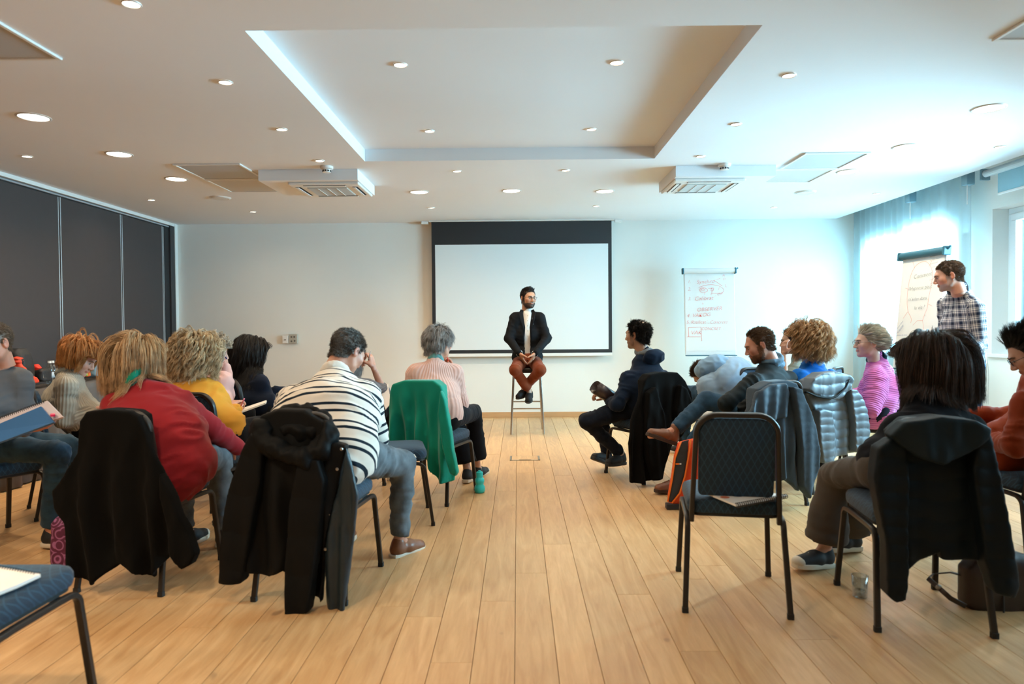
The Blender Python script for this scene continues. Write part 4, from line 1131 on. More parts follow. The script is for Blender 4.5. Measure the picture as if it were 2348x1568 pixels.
def shoe(body, O, A, T, m=None, sole=None, kind='sneaker', lace=None):
    d = unit(T - A); s = SDF((-.07, -.09, -.02), (.07, .24, .16), .0062)
    # canonical: ankle joint at (0,0,.095); toe along +y; ground z=0
    s.cone((0, -.020, .048), (0, .07, .048), .036, .038, k=0); s.cone((0, .06, .046), (0, .165, .030), .040, .032, k=.02, n=(1, 0, 0), sc=1.15)
    hi = .125 if kind in ('boot',) else .082
    s.cone((0, -.008, .05), (0, -.006, hi), .037, .037, k=.02)
    if kind == 'slipper': s.cone((0, .03, .11), (0, -.01, .10), .03, .03, k=.01, op='sub')
    s.rbox((0, .05, -.02), (.09, .2, .036), .002, op='sub')
    V, Q = s.mesh(1)
    # orientation: toe direction given by T-A with rest angle (foot pitched down .07 over .13)
    rest = unit(np.array((0, .13, -.07))); fdir = unit(T - A)
    h = unit(np.array((fdir[0], fdir[1], 0)) + 1e-9); ang = math.atan2(fdir[2], np.linalg.norm(fdir[:2])) - math.atan2(rest[2], rest[1])
    side = np.cross(h, (0, 0, 1)); y = h * math.cos(ang) + np.array((0, 0, 1)) * math.sin(ang); z = np.cross(side, y)
    R = np.stack([side, y, z], 1); M = M4(R, A - R @ np.array((0, 0, .095)))
    up = obj('shoe', fit(V, M) - O, Q, m, body, smooth=True)
    out = [(0, -.062), (.028, -.052), (.036, -.02), (.034, .03), (.043, .08), (.047, .12), (.040, .165), (.022, .196), (0, .203)]
    out = np.array(out + [(-a, b) for a, b in out[-2:0:-1]])
    th = .026 if kind != 'slipper' else .016
    V, F = pad(out, [(.004, 0), (0, .004), (0, th - .003), (.003, th)], lambda a, b, c_: (a, b, c_))
    obj('sole', fit(V, M) - O, F, sole, up, auto=40)
    if sole is MATS.get('rubber_white') and m is MATS.get('canvas_black'):
        V, F = ellip((0, .168, .030), (.038, .036, .030), 16, 10); V[:, 2] = np.maximum(V[:, 2], .004); obj('toe_cap', fit(V, M) - O, F, sole, up, smooth=True)
    if lace is not None:
        mb = MB()
        for i in range(5):
            yy = .035 + i * .019; zz = .094 - i * .0052 if kind != 'boot' else .100 - i * .006
            mb.add(*tube([(-.022, yy - .004, zz - .008), (0, yy, zz + .001), (.022, yy + .004, zz - .008)], .0028, 6))
        mb_obj('laces', MB().add(fit(mb.verts(), M) - O, mb.f), lace, up, smooth=True)['kind'] = 'stuff'
    return up
def glasses(body, HM, O, m, lens=None, up=False):
    mb = MB(); z0 = 0.0 if not up else .0
    T = np.eye(4) if not up else np.array(Matrix.Translation((0, -.035, .100)) @ Matrix.Rotation(math.radians(35), 4, 'X'))
    for x in (-.031, .031):
        ring = [(x + .023 * math.cos(2 * PI * i / 20), .103 - .05 * abs(abs(x + .023 * math.cos(2 * PI * i / 20)) - .031) * 0, .0155 * math.sin(2 * PI * i / 20)) for i in range(20)]
        V, F = tube(ring, .0016, 6, closed=True, ref=(0, 1, 0)); mb.add(V, F, M=T)
        V, F = tube([(math.copysign(.054, x), .103, .006), (math.copysign(.078, x), .085, .006), (math.copysign(.084, x), .0, .004)], .0015, 6); mb.add(V, F, M=T)
    V, F = tube([(-.009, .103, .004), (0, .106, .007), (.009, .103, .004)], .0016, 6); mb.add(V, F, M=T)
    return obj('glasses', fit(mb.verts(), HM) - O, mb.f, m, body, smooth=True)
def limb_report(n, J):
    L = lambda a, b: np.linalg.norm(J[a] - J[b])
    print('%-10s' % n, ' '.join('%s%.2f' % (k, v) for k, v in dict(PN=L('P', 'N'), NH=L('N', 'H'), uaL=L('SL', 'EL'), uaR=L('SR', 'ER'), faL=L('EL', 'WL'), faR=L('ER', 'WR'), thL=L('hL', 'KL'), thR=L('hR', 'KR'), shL=L('KL', 'AL'), shR=L('KR', 'AR')).items()),
          'head', '%d,%d' % px_of(J['H']), 'N', '%d,%d' % px_of(J['N']))
# ---------------------------------------------------------------- hair styles and looks
SK_L = (.60, .33, .235); SK_P = (.66, .40, .31); SK_T = (.40, .215, .13); SK_R = (.58, .28, .19)
hm_brown = hair_mat('hair_brown', (.07, .04, .022), (.13, .075, .04)); hm_black = hair_mat('hair_black', (.007, .006, .006), (.018, .014, .012), .38)
hm_dkbr = hair_mat('hair_dark_brown', (.026, .016, .011), (.075, .042, .028), .38)
hm_gray = hair_mat('hair_grey', (.24, .235, .23), (.56, .55, .54)); hm_salt = hair_mat('hair_salt_pepper', (.05, .043, .038), (.36, .33, .30))
hm_blond = hair_mat('hair_blond', (.34, .20, .09), (.66, .47, .28)); hm_blondc = hair_mat('hair_curly_blond', (.36, .25, .13), (.74, .60, .40))
hm_ash = hair_mat('hair_ash_blond', (.36, .31, .24), (.66, .60, .50)); hm_straw = hair_mat('hair_strawberry', (.34, .17, .07), (.68, .42, .20))
hm_ginger = hair_mat('hair_ginger', (.34, .13, .035), (.66, .32, .11)); hm_beard = hair_mat('beard_dark', (.012, .009, .007), (.05, .035, .028))
def hs_short(m, L=.022, **k): return dict(dict(m=m, length=L, guides=1500, per=6, steps=4, lift=.30, comb=(0, -.5, -.1), grav=.12, mess=.12, vol=.004, base=-.004, width=.003, clump=.2, rad=.0009, fray=.002, face=False), **k)
def hs_long(m, L=.34, **k): return dict(dict(m=m, length=L, lvar=.05, guides=1100, per=9, steps=14, lift=.22, sidew=.40, comb=(0, -.35, .05), grav=.50, mess=.08, vol=.024, width=.0042, clump=.30, rad=.0010, long=True, fray=.003, ljit=.10), **k)
def hs_curly(m, L=.20, **k): return dict(dict(m=m, length=L, lvar=.10, guides=900, per=9, steps=22, lift=.55, sidew=.45, comb=(0, -.2, .10), grav=.34, mess=.2, vol=.045, base=.010, width=.0035, clump=.6, curl=.009, cfreq=110, rad=.0009, long=True, fray=.003), **k)
jean = cloth('denim_blue', (.022, .060, .105, 1), .8, pattern='denim', bump=.3, bscale=500)
jean_g = cloth('denim_grey', (.11, .135, .155, 1), .8, pattern='denim', bump=.3, bscale=500)
blk = cloth('black_trousers', (.008, .009, .012, 1), .8, sheen=.1)
leather_b = mat('leather_brown', srgb(122, 74, 46), .42, noise=.25, nscale=14, bump=.15, bscale=90)
sole_w = mat('rubber_white', srgb(214, 206, 190), .6, noise=.06); sole_d = mat('rubber_dark', srgb(60, 42, 32), .7, noise=.1)
canvas_b = mat('canvas_black', (.010, .011, .014), .7, noise=.1, bump=.2); suede_b = mat('suede_black', (.006, .006, .007), .95, noise=.1, bump=.2)
lace_w = mat('lace_white', (.6, .58, .54), .8, noise=.1); lace_d = mat('lace_dark', (.03, .02, .015), .8, noise=.1)
brow_d = mat('brow_dark', (.02, .014, .010), .7, noise=.2); brow_b = mat('brow_brown', (.12, .07, .04), .7, noise=.2)
frame_b = mat('glasses_black', (.01, .01, .012), .3, noise=.05); frame_s = mat('glasses_metal', (.3, .25, .22), .3, .8, noise=.05)
SH_SN = dict(m=canvas_b, sole=sole_w, lace=lace_w); SH_BR = dict(m=leather_b, sole=sole_w, lace=lace_d); SH_BT = dict(m=leather_b, sole=sole_d, kind='boot', lace=lace_d)
PPL = {}
def reg(k, J, r): PPL[k] = (J,) + r; limb_report(k, J)

# woman in the red sweater
J = seated(-1.84, 3.44, 10, lean=12, girth=1.18, male=False, s=.98); x0, y0, a0 = CHR['r']
px(J, H=(316, 822, 3.66), N=(338, 890, 3.56), C=(345, 985, 3.50), SL=(268, 930, 3.56), SR=(410, 922, 3.64), EL=(262, 1030, 3.74), WL=(420, 1050, 4.0), ER=(482, 985, 3.78), WR=(546, 1026, 3.98), KR=(498, 1052, 3.88), AR=(514, 1215, 3.92), TR=(528, 1240, 4.02))
reg('r', J, person('woman in a dark red sweater with straight blonde hair and a green scarf', J, (28, 8, 0), SK_P, cloth('knit_red', srgb(142, 32, 40), .9, sheen=.4, noise=.14), jean_g, SH_SN,
    hs_long(hm_blond, .30, vol=.034, part=.01, hem=-.185, curl=.006, cfreq=22, wob=.05, lvar=.10), male=False, girth=1.34, scalp=dict(c=(.40, .27, .14)), hands=dict(R=dict(curl=.7), L=dict(curl=.7)), wr=.011, toplen=.10))
# man in the striped shirt
J = seated(-.95, 3.40, 10, lean=25, girth=1.25)
px(J, H=(797, 806, 3.92), N=(765, 858, 3.80), C=(748, 955, 3.55), SL=(672, 915, 3.66), SR=(838, 905, 3.76), EL=(640, 1010, 3.76), WL=(770, 1045, 4.02), ER=(862, 1012, 3.80), WR=(858, 1042, 4.02), KR=(925, 1062, 3.80), AR=(915, 1238, 3.74), TR=(950, 1254, 3.84))
J['slr'] = 1.12
reg('s', J, person('heavy man in a white polo shirt with navy stripes, grey jeans and brown shoes', J, (32, 34, 0), SK_R, cloth('polo_stripes', srgb(230, 224, 214), .85, pattern='stripes', bump=.2), jean_g, SH_BR,
    hs_short(hm_salt, .018, guides=2600, rad=.0008), girth=1.42, scalp=dict(c=(.10, .085, .075)), hs=1.05, sleeve=.47, hands=dict(R=dict(curl=.6), L=dict(curl=.6)), collar=False, topname='polo_shirt', botname='jeans', toplen=.03, wr=.010))
# woman in the pale pink sweater
J = seated(-.60, 5.10, 20, lean=6, male=False, s=.97)
px(J, H=(1007, 786, 5.24), N=(997, 830, 5.16), C=(990, 905, 5.10), SL=(952, 855, 5.10), SR=(1043, 852, 5.22), EL=(940, 930, 5.2), WL=(1000, 935, 5.45), ER=(1058, 928, 5.30), WR=(1040, 850, 5.42), KL=(1052, 985, 5.55), AL=(1072, 1078, 5.50), TL=(1084, 1094, 5.62), KR=(1086, 945, 5.62), AR=(1094, 1072, 5.72), TR=(1106, 1080, 5.82))
reg('t', J, person('woman with short grey hair in a pale pink ribbed sweater and black trousers', J, (38, 2, 0), SK_L, cloth('mohair_pink', srgb(226, 184, 172), .95, sheen=.7, pattern='rib', per=.022), blk, SH_SN,
    hs_short(hm_gray, .050, guides=1800, per=7, lift=.10, comb=(0, -.3, -.6), grav=.25, vol=.018, base=.004, steps=8, width=.0035, mess=.06), male=False, girth=1.10, scalp=dict(c=(.22, .21, .20)), flare=1.7, hem=.86,
    hands=dict(R=dict(curl=.9, dir=(-.4, .1, .9), palm=(-.5, -.3, 0)), L=dict(curl=.6)), collar=False, wr=.007))
# woman in mustard
J = seated(-1.92, 4.36, 14, lean=10, male=False, s=.97)
px(J, H=(452, 818, 4.42), N=(452, 872, 4.34), C=(452, 955, 4.28), SL=(402, 905, 4.30), SR=(492, 905, 4.40), EL=(412, 990, 4.45), WL=(520, 932, 4.72), ER=(518, 972, 4.50), WR=(540, 938, 4.72))
reg('y', J, person('woman with curly pale blonde hair in a mustard sweater, glasses on her head', J, (30, 8, 0), SK_P, cloth('knit_mustard', srgb(214, 150, 52), .9, sheen=.3), blk, SH_SN,
    hs_curly(hm_blondc, .20, hem=-.145, vol=.055, curl=.010, cfreq=80), male=False, girth=1.08, scalp=dict(c=(.42, .33, .22)), hands=dict(R=dict(curl=.8), L=dict(curl=.7))))
glasses(*PPL['y'][1:], frame_b, up=True)
# woman behind her, dotted top
J = seated(-2.42, 5.02, 30, lean=8, male=False, s=.95)
px(J, H=(488, 806, 5.14), N=(478, 850, 5.06), SL=(440, 868, 5.10), SR=(514, 870, 5.02), ER=(520, 905, 5.14), WR=(517, 842, 5.24), C=(475, 915, 5.0))
reg('v', J, person('blonde woman in a pale pink dotted blouse mostly hidden behind the mustard sweater', J, (62, 12, 0), SK_P, cloth('blouse_dotted', srgb(226, 186, 182), .7, noise=.1), blk, SH_SN,
    hs_curly(hm_ash, .15, vol=.03), male=False, girth=1.0, scalp=dict(c=(.40, .34, .26)), hands=dict(R=dict(curl=.85, dir=(-.15, 0, 1), palm=(-.8, .2, 0)), L=dict(curl=.6)), topname='blouse'))
# woman with long black hair
J = seated(-2.08, 5.54, 36, lean=14, male=False, s=.97)
px(J, H=(578, 806, 5.70), N=(568, 855, 5.60), C=(565, 925, 5.54), SL=(542, 878, 5.66), SR=(598, 878, 5.50), ER=(612, 922, 5.55), WR=(632, 910, 5.80))
reg('d', J, person('woman with very long black wavy hair in a dark navy top, head bowed', J, (52, 22, 0), SK_T, cloth('knit_navy', srgb(22, 30, 46), .85), blk, SH_SN,
    hs_long(hm_black, .46, hem=-.36, vol=.024, curl=.008, cfreq=30, part=0, lift=.4), male=False, scalp=dict(c=(.01, .009, .008)), hands=dict(R=dict(curl=.7), L=dict(curl=.7))))
# grey bearded man hidden behind
J = seated(-1.34, 5.28, 20, lean=14)
px(J, H=(811, 820, 5.42), N=(785, 862, 5.32), SL=(735, 880, 5.30), SR=(845, 885, 5.38), ER=(878, 896, 5.50), WR=(856, 842, 5.44), C=(790, 930, 5.28))
reg('w', J, person('grey bearded man behind the striped shirt, resting his pen hand at his temple', J, (48, 18, 0), SK_L, cloth('knit_grey_m', srgb(120, 118, 122), .9, pattern='rib', per=.012), blk, SH_SN,
    hs_short(hm_gray, .02), scalp=dict(c=(.2, .19, .18)), sleeve=.56, beard=dict(c=(.30, .29, .29), a=.8, m=hm_gray, len=.05), hands=dict(R=dict(curl=.9, dir=(-.25, .05, .95), palm=(-.8, .2, 0)), L=dict(curl=.6))))
# red haired woman
J = seated(-3.06, 4.86, 60, lean=10, male=False, s=.96)
px(J, H=(184, 820, 4.82), N=(150, 852, 4.78), C=(150, 920, 4.80), SR=(150, 882, 4.62), SL=(164, 872, 4.98), ER=(146, 962, 4.62), WR=(196, 944, 4.72), EL=(175, 950, 5.0), WL=(212, 935, 4.95))
reg('c', J, person('red haired woman in profile wearing a pale grey knitted sweater, looking down', J, (82, 30, 0), SK_P, cloth('knit_grey', srgb(172, 166, 152), .95, sheen=.5, pattern='rib', per=.02), blk, SH_SN,
    hs_curly(hm_ginger, .135, hem=-.085, vol=.030, base=.006, curl=.004, cfreq=40, lift=.5, sidew=.3, comb=(0, -.35, .1), grav=.30), male=False, girth=1.08, scalp=dict(c=(.34, .15, .05)), eyes=True, brow=brow_b, hands=dict(R=dict(curl=.5), L=dict(curl=.5)), hsz=.004))
# man at the left edge
J = seated(-3.12, 3.98, 110, lean=4)
px(J, H=(-16, 786, 3.98), N=(-30, 842, 4.02), SL=(48, 868, 4.10), SR=(-96, 868, 3.92), C=(-30, 930, 4.0), EL=(58, 960, 4.08), WL=(10, 985, 3.80), ER=(-80, 985, 3.76), WR=(62, 984, 3.66), KR=(128, 1038, 3.80), KL=(152, 1022, 4.10), AR=(118, 1215, 3.88), TR=(150, 1238, 3.86), AL=(150, 1186, 4.15), TL=(180, 1205, 4.1))
def fx_open(s, J=J):
    c = (J['C'] + J['N']) / 2; f = unit(np.cross(J['r'], (0, 0, 1))) * -1
    d = unit(np.array((.45, -.85, 0))); s.rbox(c + d * .17 + np.array((-.02, 0, -.10)), (.045, .12, .34), .02, k=.01, M=np.stack([np.cross(d, (0, 0, 1)), d, (0, 0, 1)], 1), op='sub')
J['fx'] = fx_open
reg('b', J, person('man at the left edge in a grey blazer over a teal shirt, blue jeans', J, (192, 14, 0), SK_R, cloth('blazer_grey', srgb(92, 96, 102), .85), jean, SH_SN,
    hs_short(hm_brown, .012, lift=.2), scalp=dict(c=(.12, .08, .05)), hands=dict(R=dict(curl=.35, palm=(0, -.2, 1), dir=(1, .1, .12)), L=dict(curl=.5)), topname='blazer', botname='jeans', eyes=True, collar=False))
# shirt under the blazer
bd, HMb, Ob = PPL['b'][1:]
s = SDF(J['P'] - .4, J['N'] + .4, .013); lt = unit(J['SR'] - J['SL']); s.cone(J['P'], J['C'], .115, .118, k=0, n=lt, sc=1.3); s.cone(J['C'], J['N'] - (0, 0, .06), .118, .07, k=.04, n=lt, sc=1.4); s.cone(J['N'] - (0, 0, .06), J['N'] + (0, 0, .03), .062, .056, k=.03)
V, Q = s.mesh(); obj('shirt', V - Ob, Q, cloth('shirt_teal', srgb(12, 84, 92), .8), bd, smooth=True)
# man in the navy hooded top
J = seated(1.05, 5.74, -30, lean=6)
px(J, H=(1462, 768, 5.78), N=(1482, 815, 5.74), C=(1490, 890, 5.68), SL=(1442, 868, 5.62), SR=(1520, 864, 5.88), EL=(1416, 928, 5.50), WL=(1394, 915, 5.72), ER=(1525, 920, 5.9), WR=(1450, 925, 6.0), KL=(1345, 966, 5.62), AL=(1424, 1040, 5.78), TL=(1398, 1066, 5.66), KR=(1378, 958, 5.92), AR=(1394, 1040, 6.02), TR=(1370, 1050, 5.92))
reg('n', J, person('man with thinning black hair in a navy hooded top, holding a rolled magazine', J, (-52, 2, 0), SK_T, cloth('fleece_navy', srgb(24, 36, 54), .9, sheen=.3), cloth('denim_dark', (.010, .014, .024, 1), .8, pattern='denim'), dict(m=canvas_b, sole=mat('rubber_black', (.02, .02, .02), .7, noise=.1), lace=lace_w),
    hs_short(hm_black, .030, bald=True, lift=.6, mess=.3), scalp=dict(c=(.014, .011, .01), bald=.75), beard=dict(c=(.05, .035, .03), a=.5), girth=1.08, eyes=True, brow=brow_d, hands=dict(L=dict(curl=.95, dir=(-.7, .1, .3)), R=dict(curl=.6)), topname='hooded_top', botname='jeans', collar=False))
# bearded man with crossed legs
J = seated(1.70, 4.90, -30, lean=8)
px(J, H=(1741, 790, 5.0), N=(1776, 838, 5.02), C=(1778, 915, 4.96), SL=(1728, 872, 4.80), SR=(1808, 866, 5.14), EL=(1664, 925, 4.66), WL=(1682, 948, 4.86), ER=(1790, 950, 5.1), WR=(1706, 948, 5.0),
   KR=(1618, 918, 4.98), AR=(1545, 988, 4.86), TR=(1490, 1000, 4.80), KL=(1618, 965, 5.2), AL=(1550, 1100, 5.16), TL=(1515, 1124, 5.08))
reg('g', J, person('bearded man with receding brown hair, dark jacket and blue jeans, boot resting on his knee', J, (-80, 22, 0), SK_R, cloth('jacket_dark_green', srgb(20, 30, 34), .7, sheen=.0, spec=.15), jean, SH_BT,
    hs_short(hm_brown, .020, lift=.4), scalp=dict(c=(.10, .06, .035)), hz=.035, beard=dict(c=(.16, .07, .035), a=.75, m=hair_mat('beard_ginger', (.12, .05, .02), (.28, .12, .05)), len=.010), eyes=True, brow=brow_b, hsz=.004,
    hands=dict(L=dict(curl=.7), R=dict(curl=.7)), topname='jacket', botname='jeans', wr=.008))
# person bent over in a hoodie
J = seated(1.98, 6.40, -35, lean=50)
px(J, H=(1612, 858, 6.42), N=(1642, 850, 6.30), C=(1672, 868, 6.28), SL=(1620, 882, 6.14), SR=(1692, 862, 6.44), EL=(1626, 930, 6.12), WL=(1656, 912, 6.28), ER=(1720, 915, 6.5), WR=(1684, 915, 6.45))
J['slr'] = 1.15
reg('h', J, person('person bent far forward in a light blue grey hoodie, back to the camera', J, (-45, 62, 0), SK_T, cloth('hoodie_blue', srgb(136, 160, 180), .9, sheen=.3), jean, SH_SN,
    hs_short(hm_brown, .03), scalp=dict(c=(.08, .05, .03)), girth=1.5, hands=dict(L=dict(curl=.7), R=dict(curl=.7)), topname='hoodie', botname='jeans', wr=.010))
# young woman with her hand on her face
J = seated(2.66, 6.32, -55, lean=8, male=False, s=.95)
px(J, H=(1818, 782, 6.30), N=(1842, 822, 6.40), C=(1850, 890, 6.36), SL=(1822, 846, 6.22), SR=(1868, 846, 6.56), EL=(1800, 876, 6.08), WL=(1798, 812, 6.16))
for q_ in 'LR':
    J['K' + q_] = J['h' + q_] + vec(-.10, .38, -.06); J['A' + q_] = vec(*(J['K' + q_] + vec(-.01, .05, 0))[:2], .095); J['T' + q_] = J['A' + q_] + vec(-.03, .12, -.07)
reg('i', J, person('young woman in profile with dark hair tied back, resting her face on her hand', J, (-72, 6, 0), SK_T, cloth('shirt_olive', srgb(112, 120, 112), .8), blk, SH_SN,
    hs_short(hm_dkbr, .06, lift=.03, mess=.05, comb=(0, -1.0, .15), steps=6, vol=.004, base=.0, guides=1200), male=False, scalp=dict(c=(.02, .013, .01)), eyes=True, brow=brow_d, sleeve=.5, hsz=.004,
    hands=dict(L=dict(curl=.55, dir=(.02, .05, 1), palm=(.8, .3, 0)), R=dict(curl=.6)), topname='shirt'))
# curly strawberry blonde
J = seated(2.24, 5.42, -32, lean=8, male=False, s=.98)
px(J, H=(1852, 782, 5.42), N=(1868, 828, 5.44), C=(1874, 900, 5.40), SL=(1833, 864, 5.30), SR=(1906, 864, 5.56), EL=(1822, 925, 5.25))
reg('p', J, person('woman with long curly strawberry blonde hair in a bright blue sweater', J, (-48, 4, 0), SK_P, cloth('knit_blue', srgb(10, 98, 180), .85, sheen=.3), blk, SH_SN,
    hs_curly(hm_straw, .24, hem=-.15, vol=.045, curl=.013, cfreq=75, grav=.28), male=False, girth=1.08, scalp=dict(c=(.36, .2, .09)), hands=dict(L=dict(curl=.6), R=dict(curl=.6))))
# woman in the pink cardigan
J = seated(2.82, 5.48, -70, lean=8, male=False, s=.98)
px(J, H=(1992, 785, 5.48), N=(2018, 828, 5.54), C=(2018, 900, 5.50), SL=(2008, 862, 5.34), SR=(2022, 850, 5.80), EL=(1996, 935, 5.24), WL=(1966, 918, 5.36), ER=(2000, 930, 5.85), WR=(1958, 905, 5.6))
for q_ in 'LR':
    J['K' + q_] = J['h' + q_] + vec(-.24, .32, -.06); J['A' + q_] = vec(*(J['K' + q_] + vec(-.03, .04, 0))[:2], .095); J['T' + q_] = J['A' + q_] + vec(-.07, .10, -.07)
J['slr'] = 1.25
reg('k', J, person('woman with grey blonde pinned up hair and thin glasses in a pink wool cardigan', J, (-84, 2, 0), SK_P, cloth('wool_pink', srgb(206, 112, 178), .95, sheen=.5, pattern='ribh', per=.016), cloth('trousers_navy', (.012, .016, .03, 1), .8), SH_SN,
    hs_short(hm_ash, .085, lift=.04, comb=(0, -1.0, -.25), steps=8, vol=.005, base=.001, guides=1600, per=8, grav=.0, mess=.05), male=False, girth=1.14, scalp=dict(c=(.42, .37, .3)), eyes=True, brow=brow_b, hsz=.004,
    hands=dict(L=dict(curl=.6), R=dict(curl=.6)), topname='cardigan', toplen=.05, wr=.011))
glasses(*PPL['k'][1:], frame_s)
# standing man
J = dict(f=vec(-.94, -.34), r=vec(-.34, .94), a=-70)
px(J, P=(2214, 822, 5.48), C=(2208, 745, 5.48), N=(2203, 668, 5.50), H=(2176, 632, 5.42), SL=(2234, 704, 5.32), SR=(2172, 695, 5.70), EL=(2246, 786, 5.30), WL=(2206, 822, 5.20), ER=(2166, 778, 5.74), WR=(2190, 822, 5.5),
   hL=(2224, 838, 5.38), hR=(2204, 834, 5.58), KL=(2228, 962, 5.36), KR=(2214, 955, 5.62), AL=(2240, 1086, 5.36), AR=(2220, 1070, 5.60), TL=(2205, 1104, 5.34), TR=(2186, 1086, 5.58))
reg('m', J, person('standing man with cropped hair in a black and white plaid shirt and jeans', J, (-66, 14, 0), SK_R, cloth('plaid_shirt', srgb(120, 130, 140), .8, pattern='plaid', bump=.15), cloth('denim_bright', (.03, .12, .24, 1), .75, pattern='denim'), SH_BR,
    hs_short(hm_brown, .010, guides=2400, per=7, lift=.5, rad=.0008), scalp=dict(c=(.07, .055, .045), a=.9), beard=dict(c=(.30, .28, .28), a=.6), eyes=True, brow=brow_b, hsz=.0038,
    hands=dict(L=dict(curl=.7, dir=(-.6, -.1, -.6)), R=dict(curl=.6)), topname='plaid_shirt', botname='jeans', toplen=.02, hs=.98))
# dark haired woman, right foreground
J = seated(1.72, 3.04, -12, lean=8, male=False, s=1.0)
px(J, H=(2138, 832, 3.28), N=(2150, 925, 3.16), C=(2150, 1030, 3.08), SL=(2066, 980, 3.10), SR=(2226, 978, 3.18), EL=(2018, 1075, 3.14), WL=(2000, 1060, 3.42), ER=(2225, 1080, 3.3), WR=(2120, 1070, 3.5),
   KL=(1908, 1090, 3.48), AL=(1892, 1258, 3.52), TL=(1848, 1288, 3.47), KR=(1950, 1110, 3.62), AR=(1955, 1222, 3.76), TR=(1930, 1238, 3.74))
J['hL'] = J['P'] + vec(-.10, .05, .01)
reg('f', J, person('woman with thick dark brown hair and wide brown trousers in the right foreground', J, (-28, 14, 0), SK_L, cloth('knit_black', (.008, .009, .012, 1), .9), cloth('trousers_brown', srgb(78, 72, 66), .9, sheen=.2), SH_SN,
    hs_long(hm_dkbr, .37, hem=-.235, vol=.045, base=.012, lift=.35, grav=.45, curl=.004, cfreq=18, rad=.0010, lvar=.03, mess=.04, fray=.0015, clump=.1), male=False, girth=1.05, scalp=dict(c=(.02, .013, .01)), flare=2.0, hem=.90, hands=dict(L=dict(curl=.6), R=dict(curl=.6)), wr=.008))
# woman at the right edge
J = seated(2.66, 3.70, -40, lean=10, male=False)
px(J, H=(2366, 808, 3.44), N=(2402, 872, 3.54), C=(2400, 980, 3.60), SL=(2356, 925, 3.40), SR=(2440, 905, 3.72), EL=(2328, 1020, 3.34), WL=(2282, 1012, 3.56))
reg('u', J, person('woman at the right edge in a rust wool cardigan, black hair and round glasses', J, (-62, 32, 0), SK_L, cloth('wool_rust', srgb(134, 50, 18), .95, sheen=.5, noise=.1), cloth('skirt_brown', srgb(98, 66, 40), .9), SH_SN,
    hs_short(hm_black, .09, lift=.04, comb=(0, -1.0, -.1), steps=9, vol=.006, base=.001, guides=1800, grav=0, mess=.05), male=False, girth=1.18, scalp=dict(c=(.012, .01, .01)), eyes=True, brow=brow_d, toplen=.10, hsz=.004, hands=dict(L=dict(curl=.6), R=dict(curl=.6)), topname='cardigan'))
glasses(*PPL['u'][1:], frame_b)

# ---- presenter on the bar stool
J = dict(f=vec(0, -1), r=vec(-1, 0), a=180)
px(J, P=(1209, 822, 8.20), C=(1209, 770, 8.17), N=(1210, 716, 8.20), H=(1211, 683, 8.12), SR=(1181, 727, 8.15), SL=(1238, 727, 8.15), ER=(1166, 776, 8.06), EL=(1254, 776, 8.06), WR=(1190, 809, 7.86), WL=(1228, 809, 7.86),
   hR=(1194, 828, 8.12), hL=(1224, 828, 8.12), KR=(1181, 848, 7.72), KL=(1239, 848, 7.72), AR=(1214, 896, 7.98), AL=(1202, 890, 8.06), TR=(1212, 918, 7.86), TL=(1190, 912, 7.93))
def fx_jacket(s, J=J):
    zc = J['C'][2]
    s.rbox((J['C'][0], 8.00, zc + .02), (.034, .12, .30), .02, k=.008, op='sub')
    s.rbox((J['C'][0], 8.00, zc + .26), (.060, .12, .10), .03, k=.02, op='sub')
J['fx'] = fx_jacket
jk = cloth('jacket_black', (.006, .007, .009, 1), .75, sheen=.0, spec=.1, noise=.2)
r_ = person('bearded man in black blazer and rust trousers sitting on the bar stool', J, (148, 4, 0), SK_T, jk, cloth('chino_rust', srgb(104, 47, 22), .85, sheen=.2), dict(m=suede_b, sole=mat('rubber_black', (.02, .02, .02), .7, noise=.1), kind='slipper'),
    hs_short(hm_black, .040, lift=.6, comb=(0, .25, .9), guides=1700, mess=.12, lenfn=lambda R: np.where(R[:, 2] > .075, .45 + .55 * np.clip((R[:, 1] + .06) / .1, 0, 1), .25)), scalp=dict(c=(.014, .011, .010)), beard=dict(c=(.05, .035, .028), a=.85, m=hm_beard, len=.007), eyes=True, brow=brow_d, hsz=.0036,
    hands=dict(R=dict(curl=.25, dir=(.42, .05, -.80), palm=(.8, .3, .5), thumb=.1), L=dict(curl=.25, dir=(-.42, .05, -.80), palm=(-.8, .3, .5), thumb=.1)), topname='blazer', hem=.92, collar=False, wr=.005, res=.010, hs=1.0)
reg('x', J, r_); glasses(*r_, frame_b)
bd, HMx, Ox = r_; wsh = cloth('shirt_white', (.78, .78, .76, 1), .75, bump=.15)
s = SDF(J['P'] - .35, J['N'] + .3, .009); lt = vec(1, 0, 0)
s.cone(J['P'], J['C'], .106, .108, k=0, n=lt, sc=1.2); s.cone(J['C'], J['N'] - (0, 0, .07), .106, .070, k=.04, n=lt, sc=1.3); s.cone(J['C'] - (0, .02, -.04), J['N'] - (0, .045, .055), .094, .064, k=.03, n=lt, sc=1.3); s.cone(J['N'] - (0, .035, .07), J['N'] - (0, .03, -.005), .062, .060, k=.02)
for k in 'LR': s.cone(J['E' + k] * .35 + J['W' + k] * .65, J['W' + k] + (J['W' + k] - J['E' + k]) * .06, .040, .038, k=.0)
V, Q = s.mesh(); V = V + normals(V, Q) * (.003 * vnoise(V * np.array((30, 20, 12))))[:, None]
sh = obj('shirt', V - Ox, Q, wsh, bd, smooth=True)
cx = J['C'][0]
for z_ in (1.39, 1.33, 1.27, 1.21, 1.15):
    V, F = ellip((cx + .004, 8.05 + .0 + (1.3 - z_) * .0, z_), (.005, .004, .005), 8, 6); obj('button', V - Ox, F, mat('button_grey', (.35, .33, .3), .4, noise=.05), sh, smooth=True)
